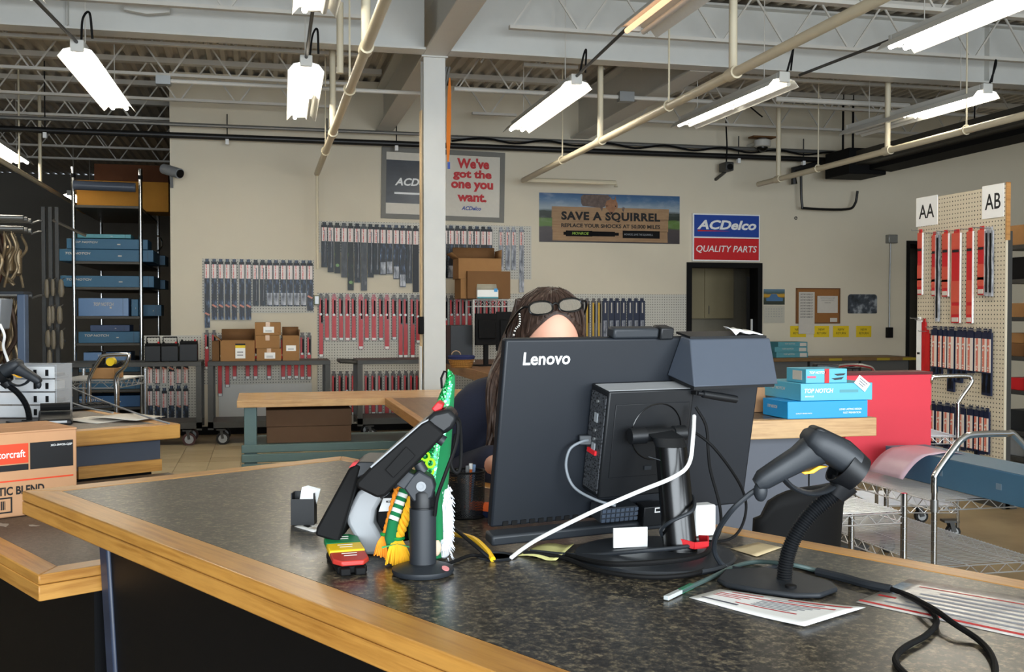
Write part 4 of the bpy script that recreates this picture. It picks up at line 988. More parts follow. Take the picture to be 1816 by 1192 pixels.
tbox(246, 286, 525, 545, 'blue box at right of fourth rack shelf, behind the chrome post', .3, .4, words=None, zoff=S[3] + .002)
tbox(139, 247, 587, 607, 'long teal box on the fifth rack shelf', -.04, .5, zoff=S[4] + .002)
tbox(160, 230, 575, 586, 'dark blue flat box lying on the fifth shelf box', .0, .4, M('deep_blue_card', (44, 66, 104), .5), None, zoff=S[4] + .15)
tbox(148, 232, 620, 637, 'pale blue film-wrapped box on the sixth rack shelf', -.03, .45, m_tshine, zoff=S[5] + .002)
tbox(125, 255, 650, 660, 'teal box just under the cart top level', -.03, .5, zoff=S[6] + .002)
tbox(130, 250, 673, 690, 'teal box of the low rack shelf behind the chrome cart handle', -.03, .5, words=None, zoff=S[7] + .002)
tbox(128, 258, 702, 722, 'lowest visible teal box behind the chrome cart', -.05, .55, M('deep_teal_card', (40, 92, 140), .5), zoff=S[8] + .002)
# yellow carton on top of rack and dark carton above
ya_ = a.y + .75; xo0, xo1 = at_y(136, 365, ya_).x, at_y(299, 365, ya_).x; F = T(((xo0 + xo1) / 2, ya_ + .3, shz[0] + .002)); carton('yellow_carton', 'ochre yellow carton lying on the top shelf of the chrome rack', F, xo1 - xo0, .6, .4, M('ochre_card', (170, 116, 30), .8), tape=False)
carton('brown_carton', 'dark brown carton on top of the ochre yellow carton', T(((at_y(168, 315, ya_ + .1).x + at_y(299, 315, ya_ + .1).x) / 2, ya_ + .35, shz[0] + .404)), at_y(299, 315, ya_ + .1).x - at_y(168, 315, ya_ + .1).x, .6, .23, cardboard('cardboard_deep', (84, 50, 30)), tape=False)
p, q = at_y(133, 330, a.y), at_y(242, 333, a.y)
G().tube([p + V((0, -.1, 0)), q + V((0, -.1, -.01))], .06, 10).single('wrapped_tube', M('blue_film', (74, 82, 96), .3), 'grey film-wrapped tube lying across the top of chrome rack', 'tube')

# ================================================================ EXHAUST RACKS (dark store at far left)
yE = 13.0
xs0 = at_y(-12, 500, yE).x
t = thing('exhaust_rack', 'dark storage rack of hanging exhaust pipes at the far left', 'rack', T((xs0, yE, 0)))
xr = at_y(78, 500, yE).x - xs0; xr2 = at_y(102, 500, yE).x - xs0
zt = at_y(40, 397, yE).z
for x in (xr, xr + .075, xr2):
    g = G().bb((x - .02, -.02, 0), (x + .02, .02, zt + .2))
    for z_ in range(28): g.bb((x - .006, -.022, .2 + z_ * .09), (x + .006, -.0205, .23 + z_ * .09))
    g.obj('slotted_upright', m_dgrey, t)
for i, z in enumerate((zt, zt - .12, at_y(40, 529, yE).z)):
    for yy in (-.05, -.25, -.45): G().tube([(-.3, yy, z + .03), (xr - .12, yy, z + .03)], .03, 10).obj('hanging_rail', m_alu, t)
    G().bar((-.2, .0, z + .03), (-.2, -.5, z + .03), .03).obj('rail_arm', m_dgrey, t)
    G().tube(spline([(xr - .12, -.05, z), (xr - .04, -.07, z + .03), (xr, -.07, z + .03)], 3), .012, 6).obj('rail_hook', m_alu, t)
for z in (zt - .7, zt - 1.35): G().bb((xr, 0, z - .03), (xr2, .5, z)).obj('rack_shelf', m_dgrey, t)
G().tube([(xr + .1, -.02, zt + .05), (xr2 + .3, .1, zt - .12)], .018, 6).obj('loose_bar', m_steel, t)
m_exh = M('exhaust_steel', (160, 144, 118), .4, .7, .2, 9); m_exd = M('exhaust_dark', (70, 56, 48), .5, .5, .25, 9); m_rust = M('exhaust_rust', (96, 54, 44), .6, .3, .25, 9)
r2 = random.Random(11)
for i in range(26):
    x = xs0 + .02 + (xr - .22) * ((i % 13) + .3 * r2.random()) / 13; top = (zt - .12 if i < 13 else at_y(40, 529, yE).z) - .03
    pl_y = -.05 - .2 * (i % 3); pts = [V((x, yE + pl_y, top))]; L = (.5 + .16 * r2.random()) if i < 13 else (.55 + .4 * r2.random())
    for q in range(1, 5):
        pts.append(V((x + r2.uniform(-.06, .06), pts[0].y + r2.uniform(-.04, .04), top - L * q / 4)))
    pts[-1].x += r2.choice((-.05, .05, 0))
    rr = r2.choice((.016, .02, .026)); P_ = spline(pts, 5); mm = r2.choice((m_exh, m_exh, m_exd, m_rust))
    g = G().tube(P_, rr, 8)
    if i % 3 == 0: 
        c_ = pts[2]; g.tube([c_ + V((0, 0, .16)), c_ + V((0, 0, .13)), c_ + V((0, 0, -.13)), c_ + V((0, 0, -.16))], [rr, .05, .05, rr], 10)
    g.tube([pts[0], pts[0] + V((0, 0, .0299))], .007, 5)
    g.single('exhaust_pipe', mm, f'bent {"rusty" if mm is m_rust else "pale" if mm is m_exh else "dark"} exhaust pipe, {ordw(i % 13)} from left on the {"upper" if i < 13 else "lower"} rail at far left', 'exhaust pipe', 'exhaust pipes in the dark rack')
for i in range(10):
    px = 86 + (i % 3) * 11 + r2.uniform(-3, 3); py = (500, 548, 590, 625)[i // 3]
    q = at_y(px, py, yE - .2); w_ = r2.uniform(.03, .05); h_ = r2.uniform(.12, .2)
    g = G().lathe([(.012, .03), (w_ * .6, 0), (w_ * .75, -h_ * .7), (w_ * .4, -h_)], q + V((0, -.04, 0)), 8).tube([q + V((0, -.04, .02)), q + V((0, .175, .05))], .005, 5)
    g.single('bagged_part', M('bag_grey', (120, 112, 96), .4), f'pale parts bag, {ordw(i % 3)} in the {("top", "second", "third", "bottom")[i // 3]} row of the dark rack bay', 'bag', 'bags hanging in the dark rack')

# ================================================================ RIGHT: counter along the back wall, AA pegboard, grey shelving
zc_ = .9; yf = DW - .62
x0, x1 = at_y(1345, 634, yf).x, at_y(1618, 634, yf).x
t = thing('wall_counter', 'wood-topped counter along the back wall below the cork board', 'counter', T((x0, yf, 0)))
m_dim = oak('dim_oak', 0, (104, 76, 42), (134, 102, 60), .5)
G().bb((0, 0, zc_ - .05), (x1 - x0, .618, zc_)).obj('worktop', m_dim, t, bevel=.004)
for i in range(3): G().bb(((x1 - x0) * i / 3 + .02, .06, 0), ((x1 - x0) * (i + 1) / 3 - .02, .6, zc_ - .05)).obj('base_panel', M('grey_base_panel', (88, 88, 86), .6), t)
for px in (1482, 1567, 1613): G().bb((at_y(px - 12, 638, yf).x - x0, -.002, zc_ - .046), (at_y(px + 11, 638, yf).x - x0, 0, zc_ - .012)).obj('yellow_tape', M('dull_yellow_tape', (168, 146, 30), .6), t)
zz = zc_ + .001
for i, (p0, p1, hh, lb) in enumerate(((1377, 1433, .075, 'bottom dusty teal box of the stack on the wall counter'), (1374, 1432, .07, 'middle dusty teal box of the stack on the wall counter'), (1380, 1432, .065, 'top dusty teal box of the stack on the wall counter'))):
    xa, xb = at_y(p0, 620, yf + .1).x, at_y(p1, 620, yf + .1).x
    o = thing('teal_brake_box', lb, 'box', T(((xa + xb) / 2, yf + .1, zz)), 'teal boxes on the wall counter'); w = xb - xa
    G().bb((-w / 2, 0, 0), (w / 2, .3, hh)).obj('carton_body', m_tealg, o, bevel=.003); txt('TOP NOTCH', w * .35, hh * .25, m_pp, o, U(-w * .1, hh * .6, -.001), shear=.2)
    G().bb((w * .24, -.0015, hh * .1), (w * .46, 0, hh * .8)).obj('printed_label', m_pp, o); zz += hh + .001

# pegboard end of a gondola, its face towards the left, plane X = const
pn = at_d(1781, 700, 7.95); XA = pn.x; yn = pn.y; yfar = at_x(1627, 500, XA).y
def ax(px, py): return at_x(px, py, XA)
zt_ = (ax(1781, 328).z + ax(1630, 355).z) / 2
t = thing('gondola_pegboard', 'tall beige pegboard gondola end marked with letters at right', 'pegboard', T((XA, yn, 0)))
G().bb((0, 0, .1), (.02, yfar - yn, zt_)).obj('pegboard_face', m_pegy, t)
for y_ in (.0, yfar - yn - .04): G().bb((.02, y_, 0), (.06, y_ + .04, zt_ - .35)).obj('end_upright', m_dgrey, t)
G().bb((.0, 0, 0), (.12, yfar - yn, .1)).obj('base_deck', m_dgrey, t)
G().bb((-.006, -.012, zt_ - .42), (.03, .0, zt_ + .02)).obj('wooden_edge', m_oakx, t)
SIDE = Matrix.Rotation(rad(-90), 4, 'Z') @ UPR        # text facing -X
def side_card(px0, py0, px1, py1, word, label):
    p, q = ax(px0, py0), ax(px1, py1); zc__ = (p.z + q.z) / 2; yc = (p.y + q.y) / 2; w, h = abs(p.y - q.y), abs(p.z - q.z)
    o = thing('aisle_card', label, 'sign', T((XA, yc, zc__)))
    G().bb((-.006, -w / 2, -h / 2), (-.001, w / 2, h / 2)).obj('card', m_paper, o)
    txt(word, w * .72, h * .48, m_ink, o, T((-.0062, 0, 0)) @ SIDE, off=.01)
side_card(1626, 352, 1663, 398, 'AA', 'white card lettered AA on the far end of pegboard')
side_card(1743, 331, 1781, 384, 'AB', 'white card lettered AB on the near end of pegboard')
_sp = {}
def hang_side(kind, px0, px1, py0, py1, label, group):
    px = (px0 + px1) / 2; p, q = ax(px, py0), ax(px, py1)
    w = max(.045, min(.11, (px1 - px0) / 150)); L = round(p.z - q.z, 2); R = T(p + V((-.001, 0, 0)), rad(-90))
    if kind == 'navyb': kind_ = 'navyb'
    key = ('s', kind, round(w, 2), L)
    if key not in _sp:
        front = {'redc': m_red, 'clear': m_wsil, 'navyb': m_navy, 'white': m_paper, 'redthin': m_redpk}[kind]; d = .022
        root = G().bb((-w / 2, -d, -L), (w / 2, -.006, -.03)).bb((-w * .3, -.018, -.035), (w * .3, -.01, 0)).m(1).tube([(0, .0, -.012), (0, -.1, -.012), (0, -.104, -.004)], .003, 6).obj('wiper_blade_pack', [front, m_alu], None)
        if kind == 'redc':
            mo = M('orange_red_print', (206, 84, 66), .45)
            for z0, z1 in ((-.03, -.16), (-L * .55, -L * .78), (-L + .07, -L + .14)): G().bb((-w / 2 - .001, -d - .002, max(z1, -L + .02)), (w * .5, -d, z0)).obj('orange_panel', mo, root)
            G().bb((-w * .4, -d - .003, -.185), (w * .4, -d, -.165)).obj('black_size_mark', m_ink, root); G().bb((-w * .4, -d - .003, -L + .01), (w * .4, -d, -L + .045)).obj('size_sticker', m_pp, root)
            G().bb((w * .5, -d, -L), (w * .5 + .004, -.006, -.03)).obj('white_side', m_paper, root)
        elif kind == 'navyb':
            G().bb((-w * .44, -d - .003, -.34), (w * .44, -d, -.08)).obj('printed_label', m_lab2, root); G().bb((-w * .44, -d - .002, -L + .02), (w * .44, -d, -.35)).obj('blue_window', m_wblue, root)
        elif kind == 'clear': G().bb((-w * .1, -d - .004, -L + .03), (w * .25, -d, -.05)).obj('wiper_blade', m_blackm, root)
        elif kind == 'white': G().bb((-w * .3, -d - .002, -L * .7), (w * .3, -d, -L * .66)).obj('printed_mark', m_ink, root)
        _sp[key] = root; root.matrix_local = R; return tag(root, label, 'wiper pack', group)
    return dup(_sp[key], R, label, group)
m_lab2 = bpy.data.materials.new('wiper_label_large'); k = NT(m_lab2); v = k.coord(); s_ = k.new('ShaderNodeSeparateXYZ'); k.link(v, s_.inputs[0])
band = k.math('LESS_THAN', k.math('ABSOLUTE', k.math('ADD', s_.outputs[0], .008)), .013); tx_ = k.math('GREATER_THAN', k.noise(k.coord((30, 30, 70)), 1, 2), .4)
k.link(k.mix(k.math('MULTIPLY', band, tx_), rgb((228, 216, 206)), rgb((208, 116, 98))), k.b.inputs['Base Color'])
for i, (kk, a_, b_, c_, d_) in enumerate((('redc', 1631, 1640, 407, 523), ('redc', 1657, 1663, 411, 526), ('clear', 1664, 1669, 411, 570), ('redc', 1675, 1686, 408, 526), ('redc', 1692, 1707, 407, 573), ('redc', 1719, 1729, 404, 574), ('redc', 1739, 1750, 401, 524), ('clear', 1751, 1757, 402, 525), ('clear', 1758, 1764, 402, 525))):
    hang_side(kk, a_, b_, c_, d_, f'{"red and orange" if kk == "redc" else "clear silver"} wiper pack, {ordw(i)} from left in the top row of AA pegboard', 'wiper packs in the top row of the AA pegboard')
for i, (a_, b_, d_) in enumerate(((1655, 1667, 665), (1668, 1675, 665), (1677, 1683, 655), (1684, 1697, 694), (1699, 1711, 678), (1711, 1717, 672), (1718, 1731, 661), (1733, 1745, 661), (1746, 1755, 700), (1756, 1762, 702))):
    hang_side('navyb', a_, b_, 578 + i * .6, d_, f'navy wiper pack with white label, {ordw(i)} from left in the middle row of AA pegboard', 'wiper packs in the middle row of the AA pegboard')
for i, (a_, b_, d_) in enumerate(((1655, 1661, 790), (1664, 1675, 792), (1677, 1689, 795), (1690, 1697, 795), (1704, 1715, 798), (1719, 1730, 800), (1732, 1740, 812), (1741, 1749, 806), (1750, 1758, 806))):
    hang_side('navyb', a_, b_, 711 + i * 1.6, d_, f'navy wiper pack with white label, {ordw(i)} from left in the bottom row of AA pegboard', 'wiper packs in the bottom row of the AA pegboard')
hang_side('white', 1629, 1638, 562, 656, 'white long box hanging at the far edge of AA pegboard', 'long packs at the far edge')
hang_side('redthin', 1640, 1644, 565, 660, 'thin dark red pack beside the hanging white long box', 'long packs at the far edge')
hang_side('redthin', 1646, 1650, 585, 660, 'thin dark red pack, second right of the white long box', 'long packs at the far edge')
# grey shelving behind the gondola, at the right edge of the photograph
xs = at_y(1790, 600, 8.9).x + .05; t = thing('steel_shelving', 'grey steel shelving with cartons at the right edge of photo', 'shelving', T((xs, 8.7, 0)))
zs_ = [at_y(1805, py, 8.7).z for py in (432, 494, 563, 634, 695, 768)] + [.08]
for x in (0, 1.2):
    for y in (0, .45): G().bb((x, y, 0), (x + .04, y + .04, 2.55)).obj('upright', m_dgrey, t)
for z in zs_: G().bb((0, 0, z - .04), (1.24, .49, z)).obj('shelf', m_dgrey, t)
for i, (z, hh, mt, lb, xw) in enumerate(((zs_[0], .2, m_card, 'ochre carton on the top shelf of the grey shelving', .5), (zs_[2], .14, m_card, 'brown carton with white label, third grey shelf from top', .55), (zs_[3], .13, m_cardd, 'open brown carton on the fourth grey shelf from top', .5), (zs_[3] + .132, .1, m_card, 'flat carton stacked on the open carton in grey shelving', .45), (zs_[4], .12, m_red, 'red parts box on the fifth grey shelf, left one', .16), (zs_[4], .12, m_red, 'red parts box on the fifth grey shelf, right one', .16), (zs_[5], .2, m_char, 'dark grey box on the sixth grey shelf', .4), (zs_[1], .22, m_blackm, 'dark box on the second grey shelf from top', .5), (zs_[6], .19, m_grey, 'pale grey box on the lowest grey shelf', .451))):
    xo = {4: .05, 5: .23}.get(i, .06)
    carton('parts_carton', lb, T((xs + xo + xw / 2, 8.7 + .2, z + .001)), xw, .3, hh, mt, tape=False, labelat=(.0, hh * .6, xw * .5, hh * .4, m_paper) if i in (1, 3) else None)
# ================================================================ COUNTERS (stand at an angle to the room)
tv = (RT * .6737 - FW * .739).normalized(); ZC = 1.1
CA = math.atan2(tv.y, tv.x); FC = Matrix.Rotation(CA, 4, 'Z'); FCi = FC.inverted()
def cloc(p): return FCi @ p
m_base = M('counter_base_black', (7, 8, 11), .5, 0, .1, 6, spec=.2); m_baseb = M('counter_corner_strip', (40, 50, 70), .42, 0, .5, 14)
m_bluegr = M('blue_grey_panel', (58, 64, 76), .55)
m_ot = oak('oak_edge_t', 0, (160, 106, 42), (208, 152, 74), .33); m_on = oak('oak_edge_n', 1, (164, 110, 48), (212, 158, 82), .33)
t0, t1, n0, n1 = -2.475, 1.1, .762, 1.612; bw = .066
t = thing('sales_counter', 'oak-edged speckled sales counter in the foreground', 'counter', FC @ Matrix.Translation((t0, n0, 0)))
LT, LN = t1 - t0, n1 - n0
G().bb((bw, bw, ZC - .03), (LT - bw, LN - .05, ZC)).obj('laminate_top', m_lam, t)
def edge(nm, a, b_, mat):
    G().prism(a, ZC - .022, ZC + .0008).obj(nm, mat, t, bevel=.003)
    G().prism(b_, ZC - .052, ZC - .0225).obj(nm, mat, t, bevel=.002)
for nm, P_, mt in (('oak_front_edge', [(0, 0), (LT, 0), (LT, bw), (bw, bw)], m_ot), ('oak_end_edge', [(0, 0), (bw, bw), (bw, LN - .05), (0, LN)], m_on), ('oak_rear_edge', [(0, LN), (bw, LN - .05), (LT, LN - .05), (LT, LN)], m_ot)):
    edge(nm, P_, P_, mt)
G().loft([[(.125, .13, ZC - .05), (LT, .13, ZC - .05), (LT, LN - .1, ZC - .05), (.125, LN - .1, ZC - .05)], [(.16, .17, 0), (LT, .17, 0), (LT, LN - .1, 0), (.16, LN - .1, 0)]]).obj('base_cabinet', m_base, t)
G().loft([[(.118, .122, ZC - .0525), (.166, .122, ZC - .0525), (.166, .152, ZC - .0525), (.118, .152, ZC - .0525)], [(.152, .162, 0), (.2, .162, 0), (.2, .19, 0), (.152, .19, 0)]]).obj('corner_strip', m_baseb, t, bevel=.006)
G().bb((LT * .62, .0, ZC), (LT * .62 + .0015, LN - .06, ZC + .0003)).obj('laminate_seam', m_blackm, t)
# low counter section to the left
ZLo = .93; a0, a1, b0, b1 = -3.585, -2.362, .76, 1.60
t = thing('low_counter', 'lower oak-edged counter section at the left of photo', 'counter', FC @ Matrix.Translation((a0, b0, 0)))
L1, L2 = a1 - a0, b1 - b0
G().bb((0, .06, ZLo - .03), (L1 - .06, L2, ZLo)).obj('laminate_top', m_laml, t)
for (P_, mt) in (([(0, 0), (L1, 0), (L1 - .06, .06), (0, .06)], m_ot), ([(L1, 0), (L1, L2), (L1 - .06, L2), (L1 - .06, .06)], m_on)):
    G().prism(P_, ZLo - .022, ZLo + .001).obj('oak_edge', mt, t, bevel=.003); G().prism(P_, ZLo - .058, ZLo - .0225).obj('oak_edge', mt, t, bevel=.002)
G().bb((0, .13, 0), (L1 - .03, L2 - .02, ZLo - .056)).obj('base_cabinet', m_base, t)
m_scuff = M('worn_patch', (170, 162, 150), .8)
for q in ((-3.0, .87, .03), (-2.93, .93, .018)): G().prism([(q[0] - a0 + q[2] * (.5 + rnd.random()) * math.cos(i * .524), q[1] - b0 + .6 * q[2] * (.4 + rnd.random()) * math.sin(i * .524)) for i in range(12)], ZLo, ZLo + .0004).obj('worn_patch', m_scuff, t)
# the next sales counter, further left
t = thing('sales_counter', 'second raised sales counter behind the oil carton at left', 'counter', FC @ Matrix.Translation((-5.6, .8, 0)))
L1, L2 = 5.6 - 3.594, 1.653 - .8
G().bb((0, bw, ZC - .03), (L1 - bw, L2 - bw, ZC)).obj('laminate_top', m_laml, t)
for (P_, mt) in (([(0, 0), (L1, 0), (L1 - bw, bw), (0, bw)], m_ot), ([(L1, 0), (L1, L2), (L1 - bw, L2 - bw), (L1 - bw, bw)], m_on), ([(0, L2), (L1, L2), (L1 - bw, L2 - bw), (0, L2 - bw)], m_ot)):
    G().prism(P_, ZC - .052, ZC + .001).obj('oak_edge', mt, t, bevel=.004)
G().bb((0, .1, ZLo + .03), (L1 - .04, L2 - .06, ZC - .052)).obj('grey_end_panel', m_bluegr, t)
G().bb((L1 - .06, .5, ZLo + .003), (L1 - .03, L2 - .058, ZLo + .045)).obj('oak_base_trim', m_on, t)
G().bb((0, .12, 0), (L1 - .07, L2 - .08, ZLo + .03)).obj('base_cabinet', m_base, t)
# oil carton on the low counter
q = plan(-1.376, 2.915); qc = cloc(q); z0 = ZLo + .0015; wb, db_, hb = .52, .26, .234
t = thing('oil_carton', 'orange-brown oil carton with printed front on the low counter', 'box', FC @ Matrix.Translation((qc.x, qc.y + .154 - wb / 2, z0)) @ Matrix.Rotation(rad(90), 4, 'Z'))
# local: -y faces along +t (towards the camera), x runs along n
G().bb((-wb / 2, 0, 0), (wb / 2, db_, hb)).obj('carton_body', m_cardl, t, bevel=.004)
G().bb((-wb / 2, .0, hb), (wb / 2, db_ / 2 - .004, hb + .004)).bb((-wb / 2, db_ / 2 + .002, hb), (wb / 2, db_, hb + .004)).obj('top_flap', m_cardl, t)
m_or = M('orange_print_panel', (222, 70, 34), .5)
xr = wb / 2
def px_x(px): return xr - (135 - px) / 1850 * 3.0
G().bb((px_x(-40), -.0012, hb - .085), (px_x(52), 0, hb - .03)).obj('orange_panel', m_or, t); txt('motorcraft', .1, .021, m_paper, t, U(px_x(47) - .05, hb - .058, -.0014), off=.012)
G().bb((px_x(-40), -.0012, hb - .105), (px_x(52), 0, hb - .088)).obj('dark_car_panel', m_ink, t)
G().bb((px_x(55), -.0012, hb - .105), (px_x(128), 0, hb - .03)).obj('dark_panel', m_ink, t); txt('XO-0W20-QSP', .06, .007, m_paper, t, U(px_x(108), hb - .042, -.0014))
G().bb((px_x(-40), -.0012, hb - .135), (px_x(128), 0, hb - .131)).obj('orange_rule', m_or, t)
txt('SYNTHETIC BLEND', .215, .024, m_ink, t, U(px_x(78) - .1075, hb - .16, -.0014), off=.03)
G().bb((px_x(70), -.0012, .02), (px_x(128), 0, .024)).obj('printed_line', m_ink, t)
g = G(); bxr = px_x(25); zb = .035
g.bb((bxr - .09, -.0012, zb - .022), (bxr, 0, zb - .018)).bb((bxr - .09, -.0012, zb + .018), (bxr, 0, zb + .022)).bb((bxr - .004, -.0012, zb - .018), (bxr, 0, zb + .018))
for i in range(12): g.bb((bxr - .02 - i * .005, -.0012, zb - .012), (bxr - .02 - i * .005 + (.0032 if i % 3 else .0015), 0, zb + .012))
g.obj('barcode', m_ink, t)
# small things on the left counter
CR = Matrix.Rotation(-YAW, 4, 'Z')                      # x to the right, y away from the camera
def camT(p): return Matrix.Translation(V(p)) @ CR
q = at_z(32, 745, ZC); t = thing('drawer_organizer', 'clear plastic drawer organizer on the left counter', 'organizer', camT(q + FW * .06))
w = .24; h = .205; d = .14
g = G()
for x in (-w / 2, w / 2 - .004): g.bb((x, 0, 0), (x + .004, d, h))
g.bb((-w / 2 + .004, d - .004, 0), (w / 2 - .004, d, h)).bb((-w / 2 + .004, 0, h - .004), (w / 2 - .004, d - .004, h)).obj('outer_shell', m_clear, t)
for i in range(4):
    dr = G().bb((-w / 2 + .006, -.004, .004 + i * .05), (w / 2 - .006, .0, .048 + i * .05)).bb((-w / 2 + .006, 0, .004 + i * .05), (w / 2 - .006, d - .01, .008 + i * .05)).obj('drawer', M('window_lit_plastic', (240, 243, 246), .25, alpha=.5), t)  # pale colour carries the window brightness; the drawers are clear plastic
    G().bb((-w / 2 + .012, .01, .009 + i * .05), (w / 2 - .02, d - .02, .009 + i * .05 + (.02, .012, .03, .01)[i])).obj('drawer_contents', (m_pp, m_grey, m_paper, m_alu)[i], dr)
    for x in (.04, .085): G().bb((x - .006, -.0052, .012 + i * .05), (x + .006, -.004, .036 + i * .05)).obj('finger_slot', m_blackm, dr)
q = at_z(40, 717, ZC); q = at_d(42, 700, 4.75); q.z = ZC; t = thing('pole_display', 'grey display on a blue-grey pole at the left edge', 'monitor', camT(q))
zt_ = at_d(42, 522, 4.75).z - ZC
G().bb((-.018, -.02, 0), (.018, .02, zt_)).obj('pole', M('blue_grey_steel', (66, 80, 100), .5), t, bevel=.004); G().bb((-.3, -.03, zt_), (.018, .05, zt_ + .012)).obj('top_arm', m_char, t)
G().bb((-.09, -.09, 0), (.09, .09, .01)).obj('foot_plate', m_char, t)
G().loft([[(-.28, -.1, zt_ - .02), (-.05, -.1, zt_ - .02), (-.05, .02, zt_ - .02), (-.28, .02, zt_ - .02)], [(-.28, -.08, zt_ - .16), (-.07, -.08, zt_ - .16), (-.07, .02, zt_ - .16), (-.28, .02, zt_ - .16)]]).obj('display_housing', m_grey, t, bevel=.006)
G().tube(spline([at_d(0, 575, 4.6), at_d(8, 595, 4.6), at_d(6, 615, 4.62), at_d(14, 640, 4.65), at_d(30, 690, 4.65)]), .006, 6).single('white_cable', m_paper, 'white cable hanging beside the pole display at left', 'cable')
# desk phone, keyboard, note pad
q = at_z(98, 752, ZC); t = thing('desk_phone', 'black device lying beside the scanner stand on left counter', 'phone', FC @ Matrix.Translation(cloc(q)) @ Matrix.Rotation(rad(70), 4, 'Z'))
G().loft([[(-.06, -.05, .0), (.06, -.05, .0), (.06, .06, 0), (-.06, .06, 0)], [(-.055, -.045, .02), (.055, -.045, .02), (.055, .055, .05), (-.055, .055, .05)]]).obj('phone_body', m_black, t, bevel=.006)
G().bb((-.05, -.052, .008), (.04, -.0495, .016)).obj('grey_label', m_alu, t); G().tube([(-.05, .03, .06), (.05, .03, .06)], .014, 8).obj('handset', m_blackm, t)
q = at_z(104, 728, ZC); t = thing('keyboard', 'flat black keyboard on the left counter', 'keyboard', FC @ Matrix.Translation(cloc(q)) @ Matrix.Rotation(rad(80), 4, 'Z'))
G().bb((-.2, -.07, .004), (.2, .07, .018)).obj('keyboard_base', m_black, t, bevel=.004)
g = G()
for i in range(14):
    for j in range(5): g.box((-.18 + i * .0275, -.05 + j * .025, .021), (.022, .019, .006))
o = g.obj('keys', m_blackm, t); o['kind'] = 'stuff'
for px, py, lab, rz in ((168, 746, 'white printed sheet near the edge of left counter', 62), (226, 745, 'second white sheet on the left counter, nearer its corner', 70)):
    q = at_z(px, py, ZC); o = G().grid(lambda u, v: ((u - .5) * .21, (v - .5) * .17, .0045 + .003 * math.sin(u * 5) + (.008 if px > 200 else 0)), 6, 3).obj('paper_sheet', m_pp, None, FC @ Matrix.Translation(cloc(q)) @ Matrix.Rotation(rad(rz - 40), 4, 'Z'), solid=.0008); tag(o, lab, 'paper')
